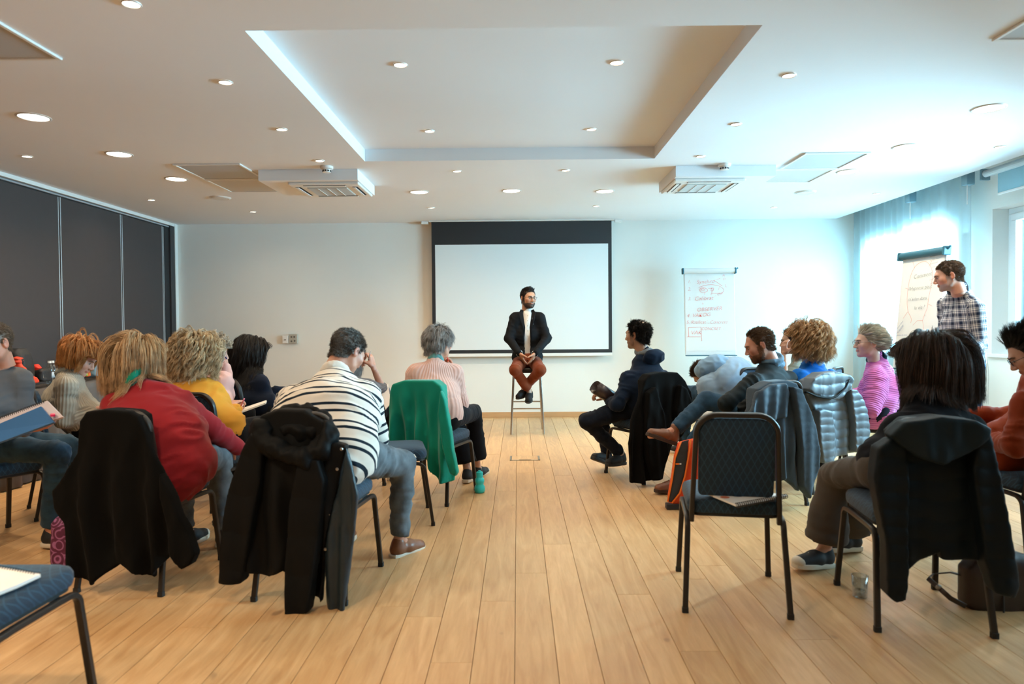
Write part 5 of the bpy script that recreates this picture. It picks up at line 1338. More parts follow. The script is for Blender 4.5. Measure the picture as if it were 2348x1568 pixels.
for q_ in (-1, 1):   # lapels
    P_ = [(cx + q_ * .060, 8.12, 1.46), (cx + q_ * .075, 8.055, 1.42), (cx + q_ * .062, 8.020, 1.34), (cx + q_ * .040, 8.010, 1.25), (cx + q_ * .036, 8.015, 1.15)]
    V, F = tube(P_, [.7, 1, .9, .6, .12], 8, rect=(.026, .003), ref=(0, 1, 0)); obj('lapel', V - Ox, F, jk, bd, smooth=True)
V, F = rbox(cx + .045, cx + .062, 7.985, 8.005, 1.345, 1.365, .003); obj('clip_microphone', V - Ox, F, frame_b, bd)

# bar stool
ch_m = mat('stool_chrome', (.52, .50, .47), .22, .9, noise=.06, nscale=5); st_seat = mat('stool_leather', (.020, .018, .016), .45, noise=.1, bump=.1)
fl, fr_ = atz(1172, 996), atz(1247, 996); sxm = (fl[0] + fr_[0]) / 2
t = thing('bar_stool', 'tall chrome legged bar stool with black seat before the projection screen', 'stool', (sxm, 8.16, 0)); hw = (fr_[0] - fl[0]) / 2; yf = fl[1] - 8.16
obj('seat', *rbox(-.175, .175, -.17, .17, .715, .775, .02, 3), st_seat, t, auto=50)
for q_ in (-1, 1):
    for yy in (yf, .19):
        obj('leg', *tube([(q_ * hw, yy, 0), (q_ * (hw - .035), yy * .8, .715)], 1, 8, ref=(0, 1, 0), rect=(.013, .013)), ch_m, t, auto=50)
for z_, yy in ((.30, yf * .93), (.345, .17)):
    obj('footrest', *tube([(-hw + .01, yy, z_), (hw - .01, yy, z_)], .008, 8), ch_m, t)
for q_ in (-1, 1): obj('footrest', *tube([(q_ * (hw - .014), yf * .93, .30), (q_ * (hw - .014), .17, .30)], .008, 8), ch_m, t)
# ================================================================ CLOTHES ON CHAIRS AND SMALL THINGS
def chair_frame(key):
    x, y, a = CHR[key]; ar = math.radians(a); f = vec(math.sin(ar), math.cos(ar)); r = vec(math.cos(ar), -math.sin(ar))
    return np.stack([r, f, vec(0, 0, 1)], 1), vec(x, y)
def to_local(key, pts, yl=-.28):
    R, o = chair_frame(key); out = []
    for (u, v) in pts:
        d = ray(u, v); c = vec(0, 0, EYE); A = R.T @ (c - o); D = R.T @ d; t = (yl - A[1]) / D[1]; p = A + D * t; out.append((p[0], p[2]))
    return np.array(out)
def panel_part(name, key, poly, m, root, y0=-.295, th=.016, fold=.02, wl=.11, quilt=0, qa=.010, over=False, seed=0, h=.0085, tilt=0.0, rnd=.012, vq=False):
    L = to_local(key, poly, y0); zt, zb = L[:, 1].max(), L[:, 1].min(); R, o = chair_frame(key)
    s = SDF((L[:, 0].min() - .02, y0 - .10, zb - .01), (L[:, 0].max() + .02, y0 + .16 if over else y0 + .08, zt + .01), h)
    def f(P):
        X, Y, Z = P[..., 0], P[..., 1], P[..., 2]; t = np.clip((zt - Z) / (zt - zb + 1e-6), 0, 1)
        nz = vnoise(np.stack([X * 5 + seed, Z * 2.2, 0 * X], -1).reshape(-1, 3)).reshape(X.shape)
        nx = vnoise(np.stack([X * 14 + seed * 3, Z * 4, 0 * X + 3], -1).reshape(-1, 3)).reshape(X.shape)
        n3 = vnoise(np.stack([X * 30 + seed * 3, Z * 12, 0 * X + 9], -1).reshape(-1, 3)).reshape(X.shape)
        fo = fold * (.25 + t) * (np.sin(2 * PI * X / wl + 2.2 * nz + seed) * .65 + nx * .9) + .006 * n3
        yc = y0 + tilt * t + fo; T = th * np.ones_like(X)
        if quilt:
            qz = Z + .012 * nx; T = T + qa * (np.abs(np.sin(PI * (qz + .3 * fo) / quilt)) ** .42 - .85) + .005 * n3 + .004 * nx
            if vq: T = T + qa * .5 * (np.abs(np.sin(PI * (X + .02 * nz) / quilt / 1.9)) ** .4 - .85)
        if over:
            q = np.clip(1 - t * (zt - zb) / .22, 0, 1); q = q * q * (3 - 2 * q); yc = yc * (1 - q) + (-.252) * q; T = T * (1 - q) + .056 * q
        d2 = poly_sd(L, X, Z) + rnd; dy = np.abs(Y - yc) - T + rnd * .6
        return np.minimum(np.maximum(d2, dy), 0) + np.sqrt(np.maximum(d2, 0) ** 2 + np.maximum(dy, 0) ** 2) - rnd * .8
    s.put(f, s.lo, s.lo + s.h * s.n, k=0); V, Q = s.mesh(1)
    ob = obj(name, V, Q, m, root, smooth=True)
    a = ob.data.attributes.new('weave', 'FLOAT_VECTOR', 'POINT'); a.data.foreach_set('vector', V[:, [0, 2, 1]].astype(np.float32).ravel()); return ob
def coat_root(name, key, label, cat='coat'):
    R, o = chair_frame(key); return thing(name, label, cat, tuple(o + np.array((0, 0, 0))), -math.radians(CHR[key][2]))
def tube_part(name, key, pts, r, m, root, y0=-.33, n=10, closed=False, bulge=None):
    L = to_local(key, pts, y0); P = [(a, y0 + (bulge[i] if bulge else 0), b) for i, (a, b) in enumerate(L)]
    # smooth the path
    P = np.array(P); 
    for _ in range(1):
        Qp = []
        for i in range(len(P) if closed else len(P) - 1):
            a, b = P[i], P[(i + 1) % len(P)]; Qp += [a * .75 + b * .25, a * .25 + b * .75]
        P = np.array(Qp if closed else [P[0]] + Qp + [P[-1]])
    V, F = tube(P, r, n, ref=(0, 1, 0), closed=closed); N_ = V * 26
    V = V + (vnoise(N_) * .006)[:, None] * np.array((1, 1, 1)); return obj(name, V, F, m, root, smooth=True)
wool_b = cloth('wool_black', (.0045, .0045, .0045, 1), .95, sheen=.03, bump=.4)
nyl_b = cloth('nylon_black', (.005, .0055, .006, 1), .65, sheen=.0, spec=.12, bump=.1)
nyl_s = cloth('nylon_slate', (.016, .028, .038, 1), .45, sheen=.0, spec=.35, bump=.1)
velv = cloth('velvet_green', srgb(14, 140, 118), .85, sheen=.8, bump=.2)
flc = cloth('fleece_grey', srgb(58, 70, 80), .9, sheen=.4, noise=.25, bump=.6, bscale=160)
puf_g = cloth('puffer_grey', srgb(92, 102, 110), .45, sheen=.0, spec=.4, bump=.1, noise=.06)
puf_b = cloth('puffer_black', (.004, .008, .011, 1), .55, sheen=.0, spec=.16, bump=.1)

t = coat_root('wool_coat', 'r', 'black wool coat draped with hanging corners over the chair of the red sweater woman')
panel_part('coat_body', 'r', [(184, 965), (200, 942), (240, 937), (300, 941), (322, 953), (340, 1000), (362, 1050), (388, 1110), (398, 1165), (393, 1267), (341, 1334), (277, 1293), (240, 1318), (207, 1347), (163, 1318), (154, 1258), (147, 1200), (123, 1168), (120, 1124), (150, 1090), (172, 1040)], wool_b, t, over=True, fold=.034, wl=.15, seed=1.5, th=.014)
panel_part('sleeve', 'r', [(372, 1080), (400, 1130), (420, 1180), (457, 1267), (446, 1291), (420, 1305), (395, 1267), (388, 1200), (372, 1140)], wool_b, t, y0=-.315, th=.03, fold=.01, seed=3)

t = coat_root('hooded_parka', 's', 'black hooded parka hanging on the chair of the striped shirt man')
panel_part('coat_body', 's', [(578, 985), (600, 950), (640, 936), (700, 938), (745, 965), (763, 1010), (797, 1020), (783, 1090), (765, 1180), (748, 1260), (742, 1380), (715, 1365), (655, 1305), (614, 1326), (570, 1308), (563, 1250), (572, 1100)], nyl_b, t, over=True, fold=.024, wl=.13, seed=2, th=.022)
panel_part('sleeve', 's', [(585, 985), (560, 1030), (529, 1124), (515, 1220), (506, 1335), (561, 1335), (578, 1250), (605, 1100), (612, 1010)], nyl_b, t, y0=-.32, th=.038, fold=.008, seed=3, quilt=.17, qa=.006)
panel_part('sleeve', 's', [(690, 1050), (668, 1150), (658, 1300), (660, 1405), (671, 1418), (715, 1398), (735, 1250), (750, 1100), (735, 1050)], nyl_b, t, y0=-.345, th=.036, fold=.008, seed=6, quilt=.17, qa=.006)
panel_part('lining', 's', [(795, 1020), (810, 1070), (826, 1133), (818, 1202), (805, 1300), (793, 1400), (752, 1432), (743, 1380), (746, 1260), (766, 1150), (786, 1080)], nyl_s, t, y0=-.30, th=.014, fold=.016, wl=.06, seed=4)
def soft_roll(name, key, pts, m, root, h=.008, amp=.012, seed=0, closed=True, sc=1.0, freq=(16, 16, 22)):
    L = to_local(key, [(u, v) for u, v, *_ in pts], -.30); P = np.array([(a, -.30 + q_[2], b) for (a, b), q_ in zip(L, pts)]); Rr = np.array([q_[3] for q_ in pts])
    s = SDF(P.min(0) - .08, P.max(0) + .08, h); n = len(P)
    for i in range(n if closed else n - 1): s.cone(P[i], P[(i + 1) % n], Rr[i], Rr[(i + 1) % n], k=.015)
    V, Q = s.mesh(1); V = V + normals(V, Q) * (amp * (1 - 2 * np.abs(vnoise(V * np.array(freq) + seed))) + amp * .5 * vnoise(V * 40))[:, None]
    return obj(name, V, Q, m, root, smooth=True)
soft_roll('hood', 's', [(600, 985, 0, .045), (612, 962, .05, .034), (645, 950, .09, .026), (690, 950, .09, .026), (724, 966, .07, .034), (748, 995, .03, .048), (742, 1030, -.03, .042), (715, 1046, -.06, .038), (684, 1040, -.06, .034), (640, 1022, -.04, .036), (612, 1010, -.02, .042)], nyl_b, t, seed=1)
soft_roll('hood_inside', 's', [(640, 985, .02, .03), (690, 992, .0, .034), (718, 992, .02, .03)], nyl_b, t, seed=4, closed=False)
for (u, v) in ((782, 1030), (772, 1076), (752, 1180), (745, 1260)):
    L = to_local('s', [(u, v)], -.33)[0]; V, F = lathe([(.0075, 0), (.006, .004), (.0001, .005)], 12); V = V @ np.array(Matrix.Rotation(PI / 2, 3, 'X')).T
    obj('snap_button', V + np.array((L[0], -.325, L[1])), F, mat('snap_metal', (.35, .34, .32), .35, .8, noise=.05), t)

t = coat_root('velvet_jacket', 't', 'emerald green velvet jacket hanging over the chair of the pale pink sweater woman', 'jacket')
panel_part('jacket_body', 't', [(892, 905), (900, 880), (926, 871), (995, 871), (1013, 884), (1024, 917), (1033, 960), (1036, 1010), (1035, 1107), (1005, 1110), (991, 1086), (976, 1059), (946, 1025), (898, 1023), (891, 982), (888, 935)], velv, t, over=True, fold=.040, wl=.10, seed=2.5, th=.012)
panel_part('sleeve', 't', [(1012, 890), (1024, 917), (1035, 982), (1041, 1032), (1053, 1082), (1047, 1092), (1032, 1086), (1018, 1030), (1006, 950)], velv, t, y0=-.325, th=.024, fold=.008, seed=3)

t = coat_root('black_coat', 'n', 'black coat hanging low on the chair of the navy hooded top man')
panel_part('coat_body', 'n', [(1466, 905), (1476, 872), (1489, 858), (1517, 852), (1553, 853), (1570, 872), (1581, 896), (1585, 925), (1574, 960), (1558, 1000), (1530, 1045), (1518, 1052), (1505, 1090), (1490, 1100), (1472, 1107), (1450, 1110), (1446, 1068), (1440, 1016), (1447, 963)], wool_b, t, over=True, fold=.028, wl=.14, seed=4, th=.018)
panel_part('sleeve', 'n', [(1482, 900), (1500, 885), (1520, 950), (1528, 1040), (1516, 1098), (1494, 1103), (1484, 1060), (1474, 980)], wool_b, t, y0=-.335, th=.030, fold=.008, seed=1)
panel_part('sleeve', 'n', [(1556, 880), (1572, 890), (1585, 925), (1570, 990), (1552, 1000), (1545, 940)], wool_b, t, y0=-.335, th=.026, fold=.008, seed=8)

t = coat_root('grey_jacket', 'g', 'dark grey fleece and quilted jacket on the chair of the crossed leg man', 'jacket')
panel_part('jacket_body', 'g', [(1708, 945), (1733, 891), (1767, 874), (1802, 870), (1826, 878), (1838, 915), (1846, 967), (1850, 1030), (1848, 1100), (1825, 1126), (1795, 1095), (1770, 1112), (1730, 1080), (1703, 1010)], flc, t, over=True, fold=.030, wl=.11, seed=1, th=.020)
panel_part('sleeve', 'g', [(1812, 885), (1832, 890), (1848, 930), (1866, 975), (1874, 1030), (1872, 1075), (1860, 1114), (1850, 1145), (1836, 1115), (1832, 1030), (1822, 950)], flc, t, y0=-.335, th=.030, fold=.008, seed=2, quilt=.05, qa=.004)
panel_part('quilted_yoke', 'g', [(1712, 950), (1736, 896), (1766, 880), (1800, 877), (1808, 900), (1806, 955), (1770, 965), (1740, 958)], cloth('quilt_slate', srgb(60, 74, 86), .6, spec=.2), t, y0=-.318, th=.018, fold=.018, wl=.11, seed=1, quilt=.055, qa=.004, vq=True)

t = coat_root('silver_puffer', 'p', 'shiny silver grey quilted puffer jacket with hood on the chair of the woman in blue', 'jacket')
panel_part('jacket_body', 'p', [(1843, 900), (1855, 872), (1880, 860), (1925, 862), (1950, 885), (1956, 930), (1958, 1035), (1930, 1044), (1900, 1052), (1876, 1062), (1866, 1000), (1860, 940)], puf_g, t, over=True, fold=.014, wl=.16, seed=2, th=.026, quilt=.068, qa=.011, h=.0075)
panel_part('sleeve', 'p', [(1938, 890), (1956, 892), (1970, 912), (1981, 940), (1986, 975), (1986, 1042), (1953, 1036), (1950, 965), (1942, 920)], puf_g, t, y0=-.335, th=.040, fold=.006, seed=5, quilt=.058, qa=.010, h=.0075)
panel_part('sleeve', 'p', [(1880, 935), (1868, 940), (1872, 1010), (1882, 1062), (1905, 1060), (1908, 990), (1900, 940)], puf_g, t, y0=-.335, th=.034, fold=.006, seed=7, quilt=.058, qa=.009, h=.0075)
panel_part('hood', 'p', [(1840, 892), (1853, 866), (1875, 853), (1908, 850), (1938, 858), (1947, 870), (1936, 896), (1910, 916), (1880, 912), (1852, 902)], puf_g, t, y0=-.335, th=.050, fold=.006, seed=9, quilt=.075, qa=.011, h=.0075, vq=True)
tube_part('hood_trim', 'p', [(1846, 898), (1880, 912), (1912, 912), (1936, 894), (1948, 872)], .007, nyl_b, t, y0=-.395)
txt_w = mat('print_white', (.7, .72, .74), .5, noise=.02)

t = coat_root('black_puffer', 'f', 'black quilted puffer jacket with hood on the chair in the right foreground', 'jacket')
panel_part('jacket_body', 'f', [(2040, 990), (2080, 960), (2150, 952), (2225, 960), (2255, 985), (2258, 1050), (2240, 1150), (2252, 1286), (2151, 1280), (2147, 1262), (2120, 1279), (2072, 1306), (2062, 1200), (2050, 1100)], puf_b, t, over=True, fold=.016, wl=.2, seed=3, th=.030, quilt=.080, qa=.009)
panel_part('sleeve', 'f', [(2036, 1000), (2004, 1022), (1994, 1091), (2006, 1168), (2022, 1244), (2026, 1359), (2047, 1377), (2070, 1368), (2076, 1306), (2074, 1200), (2078, 1100), (2070, 1015)], puf_b, t, y0=-.335, th=.046, fold=.008, seed=5, quilt=.066, qa=.009)
panel_part('sleeve', 'f', [(2225, 990), (2262, 990), (2285, 1091), (2312, 1244), (2330, 1330), (2318, 1366), (2269, 1354), (2248, 1283), (2232, 1180), (2216, 1080)], puf_b, t, y0=-.335, th=.046, fold=.008, seed=7, quilt=.070, qa=.009)
panel_part('hood', 'f', [(2034, 996), (2066, 964), (2150, 951), (2228, 960), (2264, 978), (2262, 1002), (2216, 1036), (2150, 1063), (2097, 1047), (2055, 1018)], cloth('hood_petrol_black', (.008, .016, .021, 1), .6, sheen=.0, spec=.15), t, y0=-.37, th=.045, fold=.016, wl=.2, seed=9)

# ---- collars, scarves and hoods of the people (parts of their clothing)
def wrap(k, name, m, r=.062, th=.016, wraps=1, drop=.0, squash=.7, tilt=0, off=(0, 0, 0), seed=0):
    J, bd, HM, O = PPL[k]; nb = HM[:3, :3] @ np.array((0, -.034, -.12)) + HM[:3, 3]
    up = unit(nb - (J['N'] - (0, 0, .05))); up = unit(up + np.array(J['f']) * tilt); c = J['N'] * .6 + nb * .4 - up * drop + np.array(off)
    x = unit(np.cross(up, (0, 1, .01))); y = np.cross(up, x); g = np.random.default_rng(seed)
    s = SDF(c - .2, c + .2, .007); n = 22
    for w_ in range(wraps):
        ph = g.random() * 6; pts = []
        for i in range(n + 1):
            a = 2 * PI * i / n; rr = r * (1 + .08 * math.sin(3 * a + ph)); pts.append(c + x * rr * math.cos(a) + y * rr * math.sin(a) + up * (w_ * th * 1.1 + .010 * math.sin(2 * a + ph)))
        for a, b in zip(pts[:-1], pts[1:]): s.cone(a, b, th, th, k=.006, n=up, sc=squash)
    V, Q = s.mesh(1); V = V + normals(V, Q) * (.004 * vnoise(V * 45))[:, None]
    return obj(name, V - O, Q, m, bd, smooth=True)
scarf_g = cloth('scarf_green', srgb(8, 128, 108), .7, sheen=.3)
wrap('r', 'scarf', scarf_g, r=.074, th=.026, wraps=2, drop=.035, squash=.9, seed=2, tilt=.2)
wrap('s', 'polo_collar', cloth('collar_white', srgb(226, 222, 214), .85), r=.070, th=.012, wraps=1, squash=1.9, drop=.005, tilt=.25)
wrap('m', 'shirt_collar', cloth('collar_plaid', srgb(70, 84, 100), .8), r=.066, th=.010, squash=2.0, drop=.0, tilt=.2)
wrap('t', 'shirt_collar', cloth('collar_teal', srgb(96, 150, 148), .8), r=.056, th=.012, squash=2.0, drop=.005)
wrap('g', 'scarf', cloth('scarf_slate', srgb(92, 120, 140), .8, sheen=.3), r=.066, th=.020, wraps=3, squash=.9, drop=.03, seed=4)
wrap('k', 'blouse_collar', cloth('collar_navy', srgb(14, 44, 60), .7), r=.060, th=.014, wraps=2, squash=1.2, drop=.02)
wrap('p', 'shirt_collar', cloth('collar_grey', srgb(150, 162, 172), .8), r=.070, th=.014, squash=1.3, drop=.02)
wrap('n', 'inner_hood', cloth('hood_lining_grey', srgb(116, 122, 126), .85), r=.062, th=.016, squash=1.3, drop=.0, tilt=-.3)
wrap('c', 'turtleneck', cloth('turtle_grey', srgb(150, 156, 152), .95, sheen=.4), r=.052, th=.014, wraps=2, squash=1.1, drop=.02)
wrap('u', 'collar', MATS['wool_rust'], r=.058, th=.012, squash=1.2, drop=.02)
def hood(k, m, c_off, rad, name='hood', sub=None, rot=None, at_=None):
    J, bd, HM, O = PPL[k]; c = J['N'] + np.array(c_off) if at_ is None else at_; s = SDF(c - .25, c + .25, .009)
    A = None if rot is None else np.array(Matrix.Rotation(rot[0], 3, 'Z') @ Matrix.Rotation(rot[1], 3, 'X') @ Matrix.Rotation(rot[2] if len(rot) > 2 else 0, 3, 'Y'))
    s.ell(c, rad, k=0, M=A)
    if sub: s.ell(c + np.array(sub[0]), sub[1], k=.015, op='sub', M=A)
    V, Q = s.mesh(1); V = V + normals(V, Q) * (.008 * (1 - 2 * np.abs(vnoise(V * np.array((14, 14, 20))))))[:, None]; obj(name, V - O, Q, m, bd, smooth=True)
hood('n', MATS['fleece_navy'], (.055, -.075, -.035), (.105, .055, .075), rot=(.5, .5), sub=((-.02, .03, .055), (.07, .04, .035)))
hood('h', cloth('hood_blue', srgb(120, 152, 178), .9, sheen=.3), 0, (.165, .15, .105), rot=(-.3, -.1, -.35), at_=at(1634, 842, 6.26))
hood('b', MATS['blazer_grey'], (.0, -.0, -.05), (.10, .09, .05), name='blazer_collar')
# hair clip and bun
J, bd, HM, O = PPL['k']; V, F = ellip((0, -.125, -.015), (.03, .03, .045), 16, 12); bun = obj('hair_bun', fit(V, HM) - O, F, mat('bun_ash', (.40, .36, .30), .5, noise=.3, nscale=60, stretch=(1, 1, .2)), bd, smooth=True)
mb = MB()
for i in range(5):
    for q_ in (-1, 1): mb.add(*tube([(q_ * .010, -.135, .03 - i * .018), (q_ * .028, -.155, .025 - i * .018), (q_ * .012, -.168, .018 - i * .018)], .0035, 6))
mb.add(*tube([(0, -.150, .035), (0, -.155, -.06)], .004, 6)); obj('hair_clip', fit(mb.verts(), HM) - O, mb.f, frame_b, bd, smooth=True)['kind'] = 'stuff'
J, bd, HM, O = PPL['i']; V, F = ellip((0, -.115, .06), (.035, .03, .035), 14, 10); obj('hair_bun', fit(V, HM) - O, F, mat('bun_dark', (.03, .02, .015), .5, noise=.3, nscale=60), bd, smooth=True)

# ---- things held or lying about
paper = mat('paper_white', srgb(236, 234, 230), .8, noise=.02); paper_c = mat('paper_cream', srgb(226, 220, 206), .8, noise=.03)
coil_m = mat('coil_black', (.012, .012, .013), .4, noise=.05)
def sheet(name, corners, th, m, label, cat, coil=None, extra=None, group=None):
    C_ = np.array(corners, float); o = C_.mean(0); n = unit(np.cross(C_[1] - C_[0], C_[2] - C_[1])); n = n if n[2] > 0 else -n
    t = thing(name, label, cat, tuple(o), 0, group); C_ = C_ - o
    V = np.concatenate([C_, C_ + n * th]); F = [(3, 2, 1, 0), (4, 5, 6, 7)] + [(i, (i + 1) % 4, (i + 1) % 4 + 4, i + 4) for i in range(4)]
    obj('pages', V, F, m, t)
    if coil is not None:
        a, b = C_[coil[0]], C_[coil[1]]; d = b - a; L = np.linalg.norm(d); k = int(L / .012); d = d / L; q = np.cross(n, d); mb = MB()
        for i in range(k):
            c = a + d * (.006 + i * .012) + n * th * .5; r = .006 + th * .5
            mb.add(*tube([c + q * r * math.cos(2 * PI * j / 7) + n * r * math.sin(2 * PI * j / 7) for j in range(7)], .0016, 5, closed=True, ref=tuple(d)))
        obj('spiral_binding', mb.verts(), mb.f, coil_m, t)['kind'] = 'stuff'
    return t, C_, n
ZS = .496
q4 = [atz(1619, 1133, ZS), atz(1687, 1161, ZS), atz(1806, 1139, ZS), atz(1716, 1127, ZS)]
t, C_, n = sheet('spiral_booklet', q4, .008, paper, 'white spiral bound booklet lying on the empty blue chair at right', 'booklet', coil=(1, 2))
o = sum(q4) / 4
for (u, v, rr, cc, nm) in ((1662, 1140, .020, srgb(205, 120, 90), 'cover_print'), (1690, 1136, .024, srgb(90, 100, 130), 'cover_print'), (1725, 1137, .016, srgb(190, 196, 206), 'cover_print')):
    p = atz(u, v, ZS + .0085) - o; V, F = lathe([(.0001, .0006), (rr, .0006), (rr, 0)], 16, p); obj(nm, V, F, mat('print_%d' % u, cc, .8, noise=.2, nscale=40), t)
q4 = [atz(-60, 1296, ZS), atz(93, 1323, ZS), atz(40, 1348, ZS), atz(-60, 1388, ZS)]
sheet('spiral_notebook', q4, .010, paper, 'white spiral notebook on the chair at the bottom left corner', 'notebook', coil=(0, 1))
q4 = [atz(936, 1047, ZS), atz(955, 1049, ZS), atz(950, 1042, ZS), atz(934, 1041, ZS)]
sheet('paper_slip', q4, .002, paper, 'small white paper on the unoccupied chair beside the striped man', 'paper')
def wsheet(name, pts, th, m, label, cat, **k): return sheet(name, [at(*p) for p in pts], th, m, label, cat, **k)
wsheet('notepad', [(545, 950, 4.68), (610, 926, 4.72), (612, 920, 5.0), (552, 940, 5.0)], .010, paper, 'white notepad on the lap of the woman in mustard', 'notepad')
wsheet('writing_pad', [(872, 905, 5.42), (884, 940, 5.30), (896, 925, 5.36), (890, 880, 5.52)], .006, paper, 'white writing pad beside the arm of the grey bearded man', 'notepad')
wsheet('paper_sheets', [(612, 905, 5.9), (634, 906, 5.8), (630, 890, 6.0), (614, 890, 6.05)], .004, paper, 'white paper before the woman with long black hair', 'paper')
wsheet('lap_papers', [(1596, 962, 4.95), (1628, 966, 4.85), (1634, 944, 5.05), (1606, 940, 5.15)], .006, paper, 'white papers on the lap of the crossed leg man', 'paper')
wsheet('cardboard_folder', [(1632, 896, 6.18), (1654, 904, 6.14), (1652, 914, 6.10), (1628, 902, 6.14)], .010, mat('kraft', srgb(204, 186, 150), .8, noise=.05), 'tan folder in the lap of the person bent over', 'folder')
wsheet('note_sheets', [(2246, 992, 3.60), (2272, 1006, 3.50), (2290, 1000, 3.62), (2262, 984, 3.72)], .006, paper, 'white papers by the hand of the woman in rust', 'paper')
t, C_, n = wsheet('ring_notebook', [(-60, 985, 3.66), (112, 921, 3.62), (148, 958, 3.52), (-20, 1010, 3.52)], .012, mat('paper_lilac', srgb(214, 208, 220), .8, noise=.02), 'spiral notebook under the blue folder of the man at the left edge', 'notebook', coil=(0, 1))
wsheet('blue_folder', [(-60, 1000, 3.57), (98, 934, 3.57), (128, 970, 3.48), (-40, 1032, 3.46)], .012, mat('folder_blue', srgb(58, 110, 170), .45, noise=.05), 'glossy blue folder held by the man at the left edge', 'folder')
p = at(121, 952, 3.50); V, F = rbox(-.011, .011, -.028, .028, -.005, .008, .004); single('pink_phone', V @ np.array(Matrix.Rotation(.6, 3, 'Z')).T + p, F, mat('pink_plastic', srgb(226, 40, 110), .4, noise=.03), 'bright pink clip on the notebook at the left edge', 'clip', origin=p, auto=40)
# rolled magazine
a, b = at(1364, 888, 5.62), at(1402, 912, 5.70); d = unit(b - a)
t = thing('rolled_magazine', 'glossy dark rolled magazine in the hand of the man in navy', 'magazine', tuple(a))
mb = MB(); x_ = unit(np.cross(d, (0, 0, 1))); y_ = np.cross(x_, d); path = []
for i in range(46):
    an = i * .36; r = .028 + .0008 * i; path.append((r * math.cos(an), r * math.sin(an)))
V = []; F = []
for j, s_ in enumerate((0, 1)):
    for (u, v) in path: V.append(x_ * u + y_ * v + (b - a) * 1.25 * s_)
n_ = len(path)
for i in range(n_ - 1): F.append((i, i + 1, n_ + i + 1, n_ + i))
mg = obj('rolled_pages', V, F, mat('magazine_dark', srgb(60, 48, 50), .25, noise=.4, nscale=20), t, smooth=True); md = mg.modifiers.new('s', 'SOLIDIFY'); md.thickness = .0008
def pen(p, q, m, label):
    p, q = np.array(p), np.array(q); t = thing('pen', label, 'pen', tuple(p)); d = q - p
    obj('barrel', *tube([d * .12, d], .0048, 8), m, t, smooth=True); obj('tip', *tube([d * 0, d * .12], [.0012, .0045], 8), coil_m, t, smooth=True)
pen(at(845, 826, 5.40), at(850, 803, 5.36), mat('pen_white', (.75, .75, .75), .4, noise=.02), 'white pen in the raised hand of the grey bearded man')
pen(at(552, 932, 4.70), at(560, 914, 4.64), mat('pen_pink', srgb(230, 130, 160), .4, noise=.02), 'pink pen held by the woman in mustard')
pen(at(1030, 836, 5.40), at(1024, 816, 5.36), mat('pen_red', srgb(214, 60, 30), .4, noise=.02), 'red pen at the chin of the grey haired woman')
pen(at(510, 812, 5.20), at(520, 822, 5.14), mat('pen_blue', srgb(40, 60, 140), .4, noise=.02), 'blue pen in the hand behind the curly blonde woman')
# teal bottle
bp = atz(1098, 1131, 0); t = thing('water_bottle', 'turquoise squeeze bottle standing on the floor beside a chair leg', 'bottle', (bp[0] + .005, bp[1] + .03, 0))
teal = mat('bottle_teal', srgb(52, 214, 222), .3, noise=.06, nscale=6); teal2 = mat('bottle_cap_teal', srgb(40, 205, 212), .4, noise=.02)
obj('bottle_body', *lathe([(.0001, 0), (.034, .0), (.040, .012), (.0415, .03), (.038, .048), (.030, .060), (.032, .072), (.036, .086), (.034, .104), (.026, .114), (.024, .12), (.0001, .12)], 28), teal, t, smooth=True)
obj('screw_cap', *lathe([(.026, .118), (.0265, .150), (.024, .156), (.015, .158), (.0001, .158)], 24), teal2, t, auto=40)
obj('spout', *lathe([(.012, .156), (.011, .166), (.0001, .167)], 16), teal2, t, auto=40)
# glass on the floor
gp = atz(1979, 1374, 0); t = thing('drinking_glass', 'clear drinking glass on the floor under the chair at right', 'glass', (gp[0], gp[1] + .03, 0))
gm = bpy.data.materials.new('clear_glass'); gm.use_nodes = True; b_ = gm.node_tree.nodes['Principled BSDF']; b_.inputs['Transmission Weight'].default_value = 1; b_.inputs['Roughness'].default_value = .02; b_.inputs['IOR'].default_value = 1.45; b_.inputs['Base Color'].default_value = (.93, .97, .98, 1)
gl2 = bpy.data.materials.new('thin_glass'); gl2.use_nodes = True; Nn = gl2.node_tree.nodes; Ll = gl2.node_tree.links; Nn.remove(Nn['Principled BSDF']); t_ = Nn.new('ShaderNodeBsdfTransparent'); t_.inputs[0].default_value = (.90, .95, .97, 1); g_ = Nn.new('ShaderNodeBsdfGlossy'); g_.inputs['Roughness'].default_value = .05; lw_ = Nn.new('ShaderNodeLayerWeight'); lw_.inputs[0].default_value = .35; mx_ = Nn.new('ShaderNodeMixShader'); Ll.new(lw_.outputs['Facing'], mx_.inputs[0]); Ll.new(t_.outputs[0], mx_.inputs[1]); Ll.new(g_.outputs[0], mx_.inputs[2]); Ll.new(mx_.outputs[0], Nn['Material Output'].inputs[0]); gm = gl2
obj('tumbler', *lathe([(.0001, 0), (.029, 0), (.031, .003), (.036, .10), (.0345, .10), (.0295, .012), (.0001, .012)], 28), gm, t, smooth=True)
obj('water', *lathe([(.0001, .0125), (.0288, .0125), (.0305, .030), (.0001, .030)], 28), gm, t, smooth=True)

